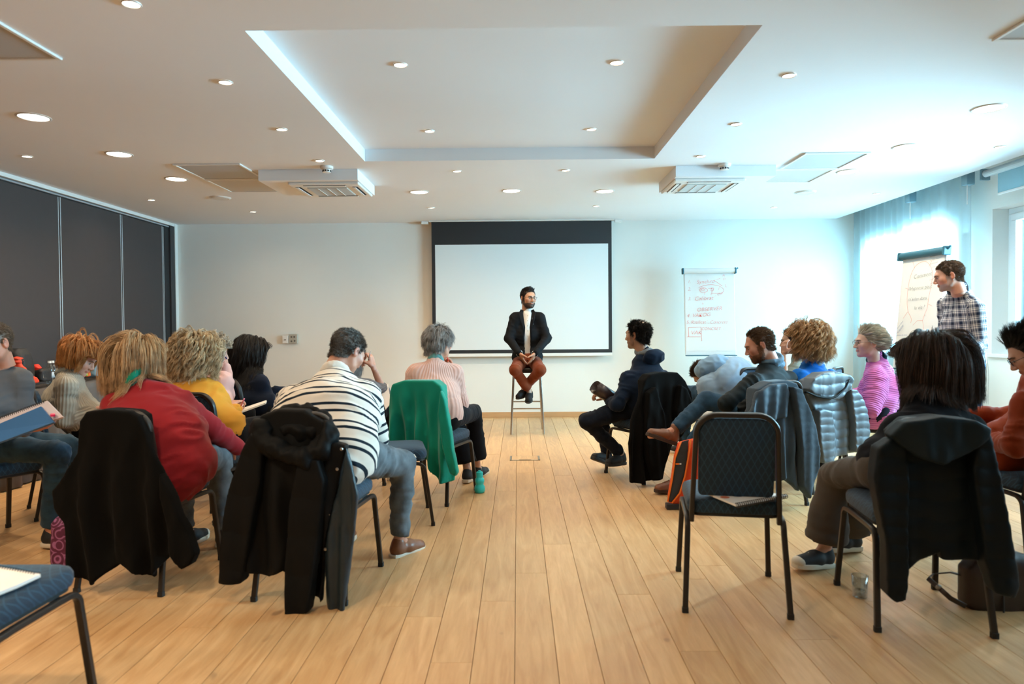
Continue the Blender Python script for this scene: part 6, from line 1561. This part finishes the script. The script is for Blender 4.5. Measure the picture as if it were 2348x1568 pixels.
# generic outline-built soft thing: real thickness, at its real depth
def soft(name, poly, Y, th, m, parent=None, label=None, cat=None, seed=0, bulge=.5, nz=.01, h=.008, group=None, fr=9):
    P3 = [at(u, v, Y) for u, v in poly]; L = np.array([(p[0], p[2]) for p in P3]); zb = L[:, 1].min(); w_ = max(np.ptp(L[:, 0]), np.ptp(L[:, 1]))
    s = SDF((L[:, 0].min(), Y - th - .02, zb), (L[:, 0].max(), Y + th + .02, L[:, 1].max()), h)
    def f(P):
        X, Yy, Z = P[..., 0], P[..., 1], P[..., 2]; d2 = poly_sd(L, X, Z); ins = np.clip(-d2 / (w_ * .28), 0, 1)
        T = th * ((1 - bulge) + bulge * np.sqrt(np.clip(1 - (1 - ins) ** 2, 0, 1)))
        n_ = nz * vnoise(np.stack([X * fr * 2 + seed, Z * fr, Yy * fr], -1).reshape(-1, 3)).reshape(X.shape) + nz * .5 * (1 - 2 * np.abs(vnoise(np.stack([X * fr * 1.3 + seed * 2, Z * fr * 3, Yy * fr], -1).reshape(-1, 3)).reshape(X.shape)))
        r = .008; a = d2 + r; b = np.abs(Yy - Y) - T + r + n_
        return np.minimum(np.maximum(a, b), 0) + np.sqrt(np.maximum(a, 0) ** 2 + np.maximum(b, 0) ** 2) - r
    s.put(f, s.lo, s.lo + s.h * s.n, k=0); V, Q = s.mesh(1)
    if parent is not None: return obj(name, V, Q, m, parent, smooth=True, world=True)
    o = np.array((L[:, 0].mean(), Y, zb))
    ob = obj(name, V - o, Q, m, None, smooth=True); ob.location = o; return props(ob, label, cat, group)
def root_at(name, label, cat, poly, Y):
    P3 = [at(u, v, Y) for u, v in poly]; return thing(name, label, cat, (np.mean([p[0] for p in P3]), Y, min(p[2] for p in P3)))
# orange backpack
og = mat('orange_mesh', srgb(228, 74, 18), .7, noise=.12, nscale=20, bump=.5, bscale=600); og2 = mat('orange_piping', srgb(244, 120, 30), .6, noise=.05); gr = mat('bag_charcoal', srgb(48, 50, 54), .75, noise=.15, bump=.3)
pl = [(1556, 1014), (1590, 1006), (1645, 1012), (1650, 1060), (1645, 1150), (1600, 1160), (1536, 1160), (1532, 1140), (1540, 1090), (1547, 1045)]
t = root_at('orange_backpack', 'orange and charcoal backpack standing on the floor behind the empty chair', 'backpack', pl, 4.70)
soft('bag_body', pl, 4.70, .06, og, t, nz=.006)
soft('shoulder_strap', [(1562, 1012), (1580, 1007), (1577, 1050), (1570, 1090), (1558, 1130), (1540, 1152), (1531, 1150), (1540, 1100), (1547, 1050)], 4.625, .012, gr, t, nz=.004, h=.006)
for pts in ([(1562, 1012), (1548, 1050), (1541, 1100), (1531, 1150)], [(1584, 1008), (1578, 1050), (1571, 1090), (1559, 1130), (1541, 1153)], [(1600, 1010), (1597, 1050), (1590, 1100), (1582, 1140)]):
    obj('piping', *tube([at(u, v, 4.612) for u, v in pts], .0055, 8), og2, t, smooth=True, world=True)
V, F = box(*[0] * 6); a_, b_ = at(1549, 1062, 4.61), at(1562, 1065, 4.61)
obj('logo_tag', *box(a_[0], a_[0] + (b_[0] - a_[0]) * .65, 4.606, 4.611, b_[2], a_[2]), og2, t, world=True); obj('logo_tag', *box(a_[0] + (b_[0] - a_[0]) * .7, b_[0], 4.606, 4.611, b_[2], a_[2]), txt_w, t, world=True)
a_, b_ = at(1527, 1154, 4.66), at(1565, 1166, 4.66); obj('buckle', *rbox(a_[0], b_[0], 4.63, 4.69, max(0, b_[2]), a_[2], .004), gr, t, world=True)
# brown handbag with strap
lb = mat('handbag_leather', srgb(52, 36, 30), .4, noise=.2, bump=.15, bscale=60)
pl = [(2205, 1300), (2240, 1262), (2300, 1255), (2365, 1275), (2400, 1330), (2400, 1420), (2300, 1428), (2225, 1408), (2205, 1380)]
t = root_at('leather_handbag', 'dark brown leather handbag on the floor at the right edge', 'handbag', pl, 3.02)
soft('bag_body', pl, 3.02, .07, lb, t, nz=.008, bulge=.6)
pts = [at(2212, 1320, 3.02), at(2180, 1312, 3.08), at(2140, 1316, 3.12), at(2128, 1326, 3.08), at(2150, 1345, 3.0), at(2180, 1372, 2.95), at(2215, 1390, 2.93)]
obj('strap', *tube(pts, 1, 8, rect=(.011, .003)), lb, t, smooth=True, world=True)
V, F = ellip(at(2152, 1346, 2.99), (.014, .006, .012), 10, 8); obj('buckle', V, F, mat('snap_metal', (.35, .34, .32), .35, .8), t, smooth=True, world=True)
obj('zip_line', *tube([at(2300, 1345, 2.955), at(2302, 1420, 2.945)], .004, 6), coil_m, t, world=True)
# purple bag
def purple():
    m = mat('purple_circles', srgb(96, 28, 72), .7, noise=.1); N = m.node_tree.nodes; L = m.node_tree.links; tc = N.new('ShaderNodeTexCoord')
    vo = N.new('ShaderNodeTexVoronoi'); vo.inputs['Scale'].default_value = 16; L.new(tc.outputs['Object'], vo.inputs['Vector'])
    ml = N.new('ShaderNodeMath'); ml.operation = 'MULTIPLY'; ml.inputs[1].default_value = 26; L.new(vo.outputs['Distance'], ml.inputs[0])
    sn = N.new('ShaderNodeMath'); sn.operation = 'SINE'; L.new(ml.outputs[0], sn.inputs[0])
    mr = N.new('ShaderNodeMapRange'); mr.inputs[1].default_value = .3; mr.inputs[2].default_value = .8; L.new(sn.outputs[0], mr.inputs[0])
    mx = N.new('ShaderNodeMix'); mx.data_type = 'RGBA'; mx.inputs[6].default_value = srgb(84, 24, 62); mx.inputs[7].default_value = srgb(150, 92, 140)
    L.new(mr.outputs[0], mx.inputs[0]); L.new(mx.outputs[2], N['Principled BSDF'].inputs['Base Color']); return m
soft('purple_bag', [(128, 1195), (140, 1180), (190, 1185), (210, 1230), (208, 1310), (130, 1316), (125, 1270)], 3.50, .07, purple(), None, 'purple cloth bag with ring pattern on the floor behind the black wool coat', 'bag', nz=.006)

# ---- side table with bags and jackets along the partition
clm = cloth('table_cloth_grey', srgb(92, 88, 86), .9, sheen=.2)
ta, tb_ = np.array((-3.98, 5.0)), np.array((-4.32, 8.1)); d = unit(np.array([*(tb_ - ta), 0]))[:2]; nrm = np.array((-d[1], d[0])); W_ = .40; L_ = np.linalg.norm(tb_ - ta)
V = []; F = []; nu = 140
for i in range(nu + 1):
    s_ = L_ * i / nu; p = ta + d * s_
    for (off, z) in ((W_, .745), (.015, .748), (.0, .742), (-.006, .70), (-.01, .45), (-.016, .2), (-.02, .012)):
        wv = (.75 - z) * .028 * (math.sin(s_ * 21) + .6 * math.sin(s_ * 47 + 1)); qv = p + nrm * (off + 0) - nrm * wv * (off < .01); V.append((qv[0], qv[1], z + (0.003 * math.sin(s_ * 30) if z > .7 else 0)))
for i in range(nu):
    for j in range(6): a = i * 7 + j; F.append((a, a + 1, a + 8, a + 7))
V = np.array(V); ctr = np.array((*(ta + tb_) / 2, 0)) + np.array((*nrm * .2, 0))
t = thing('banquet_table', 'long narrow table along the dark partition at left', 'table', tuple(ctr))
tm = mat('table_top_wood', srgb(120, 100, 80), .5, noise=.1); Mt = M4(np.stack([np.array((*d, 0)), np.array((*nrm, 0)), (0, 0, 1)], 1), np.array((*ta, 0)) - ctr)
V2, F2 = rbox(.02, L_ - .02, .03, W_ - .01, .70, .74, .004); obj('tabletop', fit(V2, Mt), F2, tm, t)
for (s_, o_) in ((.15, .06), (L_ - .15, .06), (.15, W_ - .06), (L_ - .15, W_ - .06), (L_ / 2, .06), (L_ / 2, W_ - .06)):
    V2, F2 = tube([(s_, o_, 0), (s_, o_, .70)], .016, 8); obj('leg', fit(V2, Mt), F2, cfr_m, t)
cl = obj('tablecloth', V - ctr, F, clm, None, smooth=True); cl.location = ctr; md = cl.modifiers.new('s', 'SOLIDIFY'); md.thickness = .002; md.offset = -1
props(cl, 'dark grey cloth draped to the floor over the side table', 'tablecloth')
def tY(u, v=870):   # depth at which the ray through column u meets the table strip
    best = None
    for i in range(200):
        p = ta + (tb_ - ta) * i / 199 + nrm * .16; q_ = px_of((p[0], p[1], .76))
        if best is None or abs(q_[0] - u) < best[0]: best = (abs(q_[0] - u), p[1])
    return best[1]
blk_n = mat('backpack_black', srgb(34, 34, 36), .6, noise=.1, bump=.2); red_j = cloth('jacket_orange', srgb(206, 58, 26), .5, spec=.5)
soft('black_backpack', [(22, 878), (20, 830), (26, 808), (38, 798), (52, 798), (62, 812), (68, 840), (68, 878)], tY(45) + .06, .09, blk_n, None, 'black backpack leaning on the partition at the left end of the table', 'backpack', nz=.012)
soft('orange_jacket', [(24, 828), (38, 816), (48, 822), (56, 838), (62, 852), (78, 866), (84, 878), (30, 884), (28, 856)], tY(52) - .12, .05, red_j, None, 'crumpled orange red jacket in front of the black backpack', 'jacket', nz=.03, seed=3, fr=12)
soft('red_scarf', [(66, 850), (78, 836), (86, 834), (96, 844), (84, 849)], tY(80) - .02, .03, mat('scarf_red', srgb(228, 44, 22), .6, noise=.1), None, 'small bright red cloth right of the orange jacket', 'scarf', nz=.01)
soft('black_case', [(68, 876), (68, 852), (80, 844), (104, 844), (110, 850), (110, 874)], tY(90) + .02, .08, blk_n, None, 'flat black case with a small square emblem on the table', 'case', nz=.004)
soft('dark_cloth', [(26, 892), (27, 874), (48, 872), (52, 884), (44, 890)], tY(40) - .14, .04, mat('cloth_navy', srgb(24, 28, 44), .8, noise=.1), None, 'folded navy cloth at the very left end of the table', 'cloth', nz=.008)
p = at(104, 862, tY(90) - .07); V, F = tube([(-.018, 0, -.018), (.018, 0, -.018), (.018, 0, .018), (-.018, 0, .018)], .002, 6, closed=True, ref=(0, 1, 0)); obj('emblem', V + p, F, mat('emblem_grey', srgb(170, 166, 158), .5, noise=.05), bpy.data.objects['black_case'], world=True)
for (u, lab) in ((114, 'clear plastic water bottle left of the red haired woman, nearer one'), (121, 'clear plastic water bottle left of the red haired woman, farther one')):
    y_ = tY(u) + .05; p = at(u, 868, y_); t = thing('plastic_bottle', lab, 'bottle', (p[0], y_, .752))
    obj('bottle_shell', *lathe([(.0001, 0), (.030, 0), (.032, .02), (.030, .08), (.032, .13), (.030, .16), (.014, .195), (.0125, .21), (.0001, .21)], 20), gm, t, smooth=True)
    obj('bottle_cap', *lathe([(.015, .205), (.015, .225), (.0001, .226)], 16), white_m, t); obj('bottle_label', *lathe([(.0327, .07), (.0327, .12)], 20), mat('label_pale', srgb(190, 200, 206), .6, noise=.2, nscale=30), t, smooth=True)
def leafy():
    m = mat('green_print', srgb(140, 190, 70), .6); N = m.node_tree.nodes; L = m.node_tree.links; tc = N.new('ShaderNodeTexCoord'); n = N.new('ShaderNodeTexNoise'); n.inputs['Scale'].default_value = 28; L.new(tc.outputs['Object'], n.inputs['Vector'])
    cr = N.new('ShaderNodeValToRGB'); cr.color_ramp.elements[0].position = .42; cr.color_ramp.elements[0].color = srgb(56, 92, 30); cr.color_ramp.elements[1].position = .55; cr.color_ramp.elements[1].color = srgb(168, 214, 92)
    L.new(n.outputs['Fac'], cr.inputs[0]); L.new(cr.outputs[0], N['Principled BSDF'].inputs['Base Color']); return m
pl = [(174, 864), (174, 846), (182, 836), (192, 832), (203, 838), (205, 864)]; y_ = tY(190) - .02
t = root_at('printed_pouch', 'rounded pouch with green leaf print and orange border on the table', 'pouch', pl, y_); soft('pouch_border', pl, y_, .05, mat('orange_print', srgb(206, 96, 36), .6, noise=.3, nscale=30), t); soft('green_front', [(176, 863), (177, 850), (184, 844), (193, 843), (200, 850), (202, 863)], y_ - .055, .012, leafy(), t, nz=.002)
soft('denim_bag', [(204, 865), (205, 815), (222, 812), (225, 820), (227, 862)], tY(215), .06, mat('bag_denim_pale', srgb(122, 146, 156), .8, noise=.15, bump=.3), None, 'pale blue denim bag standing between the pouch and the tote', 'bag', nz=.006)
soft('brown_jacket', [(226, 861), (228, 846), (244, 832), (262, 818), (280, 812), (310, 830), (310, 856)], tY(255) - .05, .08, mat('jacket_tan', srgb(160, 122, 80), .8, noise=.12), None, 'tan brown jacket heaped on the far end of the table', 'jacket', nz=.03, seed=6)
pl = [(205, 842), (204, 778), (216, 772), (236, 788), (264, 816), (258, 828), (228, 842), (226, 858), (206, 858)]; y_ = tY(235) + .14
t = root_at('navy_tote', 'navy tote bag with a gold ring emblem leaning on the partition', 'bag', pl, y_); soft('bag_body', pl, y_, .045, mat('tote_navy', srgb(28, 36, 58), .7, noise=.1), t, nz=.004)
gold = mat('gold_print', srgb(226, 200, 130), .4, noise=.05); c = at(231, 804, y_ - .055)
V, F = tube([c + np.array((.040 * math.cos(a), 0, .030 * math.sin(a))) for a in np.linspace(0, 2 * PI, 18, endpoint=False)], .008, 6, closed=True, ref=(0, 1, 0)); obj('ring_emblem', V, F, gold, t, world=True, smooth=True)
V, F = tube([c + np.array((-.05, 0, .035)), c + np.array((-.035, 0, .055)), c + np.array((-.01, 0, .045)), c + np.array((.015, 0, .06))], .007, 6); obj('ring_emblem', V, F, gold, t, world=True, smooth=True)
for (u0, v0, u1, v1) in ((229, 819, 246, 811), (226, 825, 252, 813)):
    obj('printed_line', *tube([at(u0, v0, y_ - .052), at(u1, v1, y_ - .052)], .0028, 6), txt_w, t, world=True)

# ---- flip charts
def text(parent, s, x, z, size, m, rot=0.0, shear=.25, y=-.004, name='handwriting', sx=1.0):
    c = bpy.data.curves.new(name, 'FONT'); c.body = s; c.size = size; c.shear = shear; c.offset = -.022 * size; c.extrude = .0003; c.space_character = 1.02; c.fill_mode = 'FRONT'
    c.materials.append(m); o = bpy.data.objects.new(name, c); COL.objects.link(o); o.parent = parent
    o.location = (x, y, z); o.rotation_euler = (PI / 2, -rot, 0); o.scale = (sx, 1, 1); return o
ink_r = mat('ink_red', srgb(222, 96, 84), .7, noise=.05); ink_r2 = mat('ink_pale_red', srgb(226, 150, 140), .7, noise=.05); ink_g = mat('ink_grey', srgb(96, 112, 118), .7, noise=.05); ink_b = mat('ink_blue', srgb(54, 98, 156), .7, noise=.05); ink_l = mat('ink_light', srgb(160, 172, 178), .7, noise=.05)
roll_d = mat('flip_clamp_petrol', srgb(34, 88, 104), .45, noise=.04); fp = mat('flip_paper', srgb(224, 226, 224), .8, noise=.015, nscale=2); fb = mat('flip_board', srgb(224, 226, 224), .5, noise=.01)
def stroke(parent, pts, r, m, name='drawn_line', closed=False, y=-.0035):
    V, F = tube([(x, y, z) for x, z in pts], r, 5, ref=(0, 1, 0), closed=closed); V[:, 1] = y + (V[:, 1] - y) * .25; return obj(name, V, F, m, parent)
def flipchart(tl, tr, br, blp, Y1, Y2, label, roll, ts_=.85):
    a, b = at(*tl, Y1), at(*tr, Y2); w_ = np.linalg.norm((b - a)[:2]); ang = math.atan2(b[1] - a[1], b[0] - a[0]); c = (a + b) / 2; top = c[2]
    bot = (at(*blp, Y1)[2] + at(*br, Y2)[2]) / 2; H = top - bot; lean = .10 * H
    t = thing('flip_chart', label, 'flip chart', (c[0], c[1], 0), ang); t['H'] = 0; del t['H']
    # board frame is leaned back: a child empty would be a level too deep, so lean the vertices
    def L(V): V = np.array(V, float); V[:, 1] += (V[:, 2]) * (lean / H); V[:, 2] += bot; return V
    V, F = rbox(-w_ / 2, w_ / 2, .0, .018, 0, H, .004); obj('board', L(V), F, fb, t)
    V, F = box(-w_ / 2 + .012, w_ / 2 - .008, -.003, 0, .055, H - .02); pp = obj('paper_pad', L(V), F, fp, t)
    V, F = rbox(-w_ / 2, w_ / 2, -.05, .0, -.012, .0, .003); obj('pen_tray', L(V), F, roll_d, t)
    V, F = tube([(-w_ / 2 - .005, -.012, H), (w_ / 2 + .005, -.012, H)], .036, 16); obj('paper_roll' if roll else 'clamp_bar', L(V), F, fp if roll else roll_d, t, smooth=False, auto=50)
    for q_ in (-1, 1):
        V, F = rbox(q_ * (w_ / 2 + .012) - .012, q_ * (w_ / 2 + .012) + .012, -.052, .034, H - .045, H + .038, .01, 3); obj('end_cap', L(V), F, roll_d, t)
    V, F = tube([(w_ / 2 + .02, -.01, H + .01), (w_ / 2 + .05, -.01, H + .035)], .010, 8); obj('knob', L(V), F, roll_d, t)
    obj('pole', *tube([(0, .06 + lean * .2, .09), (0, .045 + lean * .55, bot + H * .55)], .016, 10), alu_m, t, smooth=True)
    for k in range(5):
        an = 2 * PI * k / 5 + .3; obj('leg', *tube([(0, .06 + lean * .2, .09), (.28 * math.cos(an), .06 + .28 * math.sin(an), .035)], .011, 8), alu_m, t, smooth=True)
        V, F = ellip((.28 * math.cos(an), .06 + .28 * math.sin(an), .018), (.02, .02, .018), 10, 8); obj('castor', V, F, coil_m, t.children[-1], smooth=True)
    slope = lean / H
    def W(s, x, z, size, m, rot=0.0, **k): return text(t, s, x, bot + z * H, size * ts_, m, rot, y=-.008 + z * H * slope - .001, **k)
    def S(pts, r, m, closed=False):
        for _ in range(2 if len(pts) > 3 else 0):
            q_ = []
            for i in range(len(pts) if closed else len(pts) - 1):
                (a0, b0), (a1, b1) = pts[i], pts[(i + 1) % len(pts)]; q_ += [(a0 * .75 + a1 * .25, b0 * .75 + b1 * .25), (a0 * .25 + a1 * .75, b0 * .25 + b1 * .75)]
            pts = q_ if closed else [pts[0]] + q_ + [pts[-1]]
        V, F = tube([(x * w_ / 2, 0, z * H) for x, z in pts], r, 5, ref=(0, 1, 0), closed=closed); V[:, 1] = -.004 + V[:, 1] * .3; return obj('drawn_line', L(V), F, m, t)
    return t, W, S, w_, H
t, W, S, w_, H = flipchart((1571, 622), (1688, 616), (1672, 815), (1561, 813), 9.02, 8.98, 'flip chart with red handwriting beside the projection screen', True)
h = w_ / 2
for s_, x, z, sz, rt in (('1.', -.86, .855, .07, 0), ('Synchro', -.50, .845, .082, .05), ('2.', -.86, .765, .07, 0), ('RS', -.38, .760, .07, 0), ('D', .04, .760, .07, 0), ('I', .34, .765, .07, 0), ('I', -.22, .715, .055, 0), ('E', .04, .710, .055, 0), ('OP.', .30, .700, .06, .1),
                     ('3.', -.86, .650, .07, 0), ('Calibrat°', -.60, .645, .088, .04), ('=', -.22, .59, .06, 1.57), ('OBSERVER', -.52, .515, .082, .05), ('4. VAKOG', -.92, .445, .080, .05), ('5. Ratificat°. Concrete', -.94, .370, .074, 0), ('CONCRET. -', -.36, .295, .062, 0), ('VAK', -.78, .245, .085, 0), ('A', .52, .925, .06, .1), ('D', .54, .885, .05, 0), ('L', .62, .80, .07, .1)):
    W(s_, x * h, z, sz, ink_r, rt, sx=.92 if len(s_) > 14 else 1.0)
S([(-.86, .325), (-.36, .330), (-.34, .165)], .0022, ink_r); S([(-.92, .215), (-.38, .215)], .0022, ink_r); S([(-.86, .325), (-.85, .215)], .0022, ink_r)
S([(.44, .905), (.20, .885), (.52, .815)], .0022, ink_r)
S([(-.42 + .0, .80), (-.1, .835), (.3, .83), (.56, .79), (.58, .75), (.45, .725), (.1, .73)], .0020, ink_r)
S([(-.40, .79), (-.18, .80), (-.04, .77), (-.10, .745), (-.36, .74)], .0020, ink_r, closed=True); S([(-.04, .79), (.12, .79), (.18, .765), (.08, .745)], .0018, ink_r)
V, F = rbox(-.10, .02, -.05, -.03, 0, .012, .003); 
t, W, S, w_, H = flipchart((2048, 590), (2146, 571), (2128, 842), (2034, 850), 6.70, 6.15, 'flip chart with grey question and dark clamp beside the standing man', False, .62)
h = w_ / 2
for s_, x, z, sz, rt in (('Comment', -.34, .785, .090, .08), ("l'Hypnose peut", -.54, .685, .078, .04), ("m'aider dans", -.50, .595, .074, .02), ('la vie ?', -.18, .515, .080, .06), ('?', .32, .45, .05, 0)):
    W(s_, x * h, z, sz, ink_g, rt)
for s_, x, z, sz, rt, mm in (("- les comportements", .30, .955, .028, .12, ink_g), ("- un moyen d'avancer", .30, .925, .028, .12, ink_g), ("les emotions", .36, .895, .030, .12, ink_g), ("confiance", .46, .865, .028, .12, ink_l), ("changer", .40, .755, .030, .35, ink_l), ("progres", .46, .725, .030, .35, ink_l),
                           ("se sentir mieux", -.96, .33, .034, .75, ink_b), ("avec les autres", -.92, .30, .034, .75, ink_b), ("a chaque pas", -.84, .31, .030, .75, ink_b), ("gestion du stress", -.92, .285, .034, .03, ink_b), ("sommeil", -.66, .25, .032, .03, ink_b), ("qualite de vie", -.86, .215, .034, .05, ink_b), ("mes peurs", -.05, .27, .028, 0, ink_l), ("et autres", -.05, .24, .028, 0, ink_l),
                           ("en lien avec moi", .42, .21, .034, .7, ink_l), ("ressources", .52, .22, .034, .7, ink_l), ("apprendre", .36, .22, .034, .7, ink_l), ("prendre du recul", -.85, .14, .030, 0, ink_l), ("base du travail", -.85, .105, .030, 0, ink_l), ("a explorer", -.85, .07, .030, 0, ink_l)):
    W(s_, x * h, z, sz, mm, rt)
S([(-.30, .40), (-.28, .44), (-.50, .50), (-.60, .60), (-.60, .74), (-.48, .86), (-.25, .92), (.1, .935), (.32, .90), (.48, .84), (.50, .74), (.42, .62), (.40, .52), (.30, .47), (.24, .42)], .0016, ink_r2)
for pts in ([(-.55, .70), (-.72, .71)], [(.50, .76), (.66, .80)], [(-.36, .88), (-.48, .94)], [(.42, .56), (.62, .54)], [(-.50, .50), (-.7, .44)], [(.24, .42), (.0, .42), (-.2, .38)], [(.24, .42), (.34, .34)], [(.3, .88), (.4, .93)]): S(pts, .0014, ink_r2)
# markers in the tray of the first chart
fc = bpy.data.objects['flip_chart']

# lettering becomes plain mesh parts
bpy.context.view_layer.update(); dg = bpy.context.evaluated_depsgraph_get()
for o in [o for o in bpy.data.objects if o.type == 'FONT']:
    me = bpy.data.meshes.new_from_object(o.evaluated_get(dg)); n_ = bpy.data.objects.new('handwriting', me); COL.objects.link(n_)
    n_.parent = o.parent; n_.location = o.location; n_.rotation_euler = o.rotation_euler; n_.scale = o.scale; bpy.data.objects.remove(o)
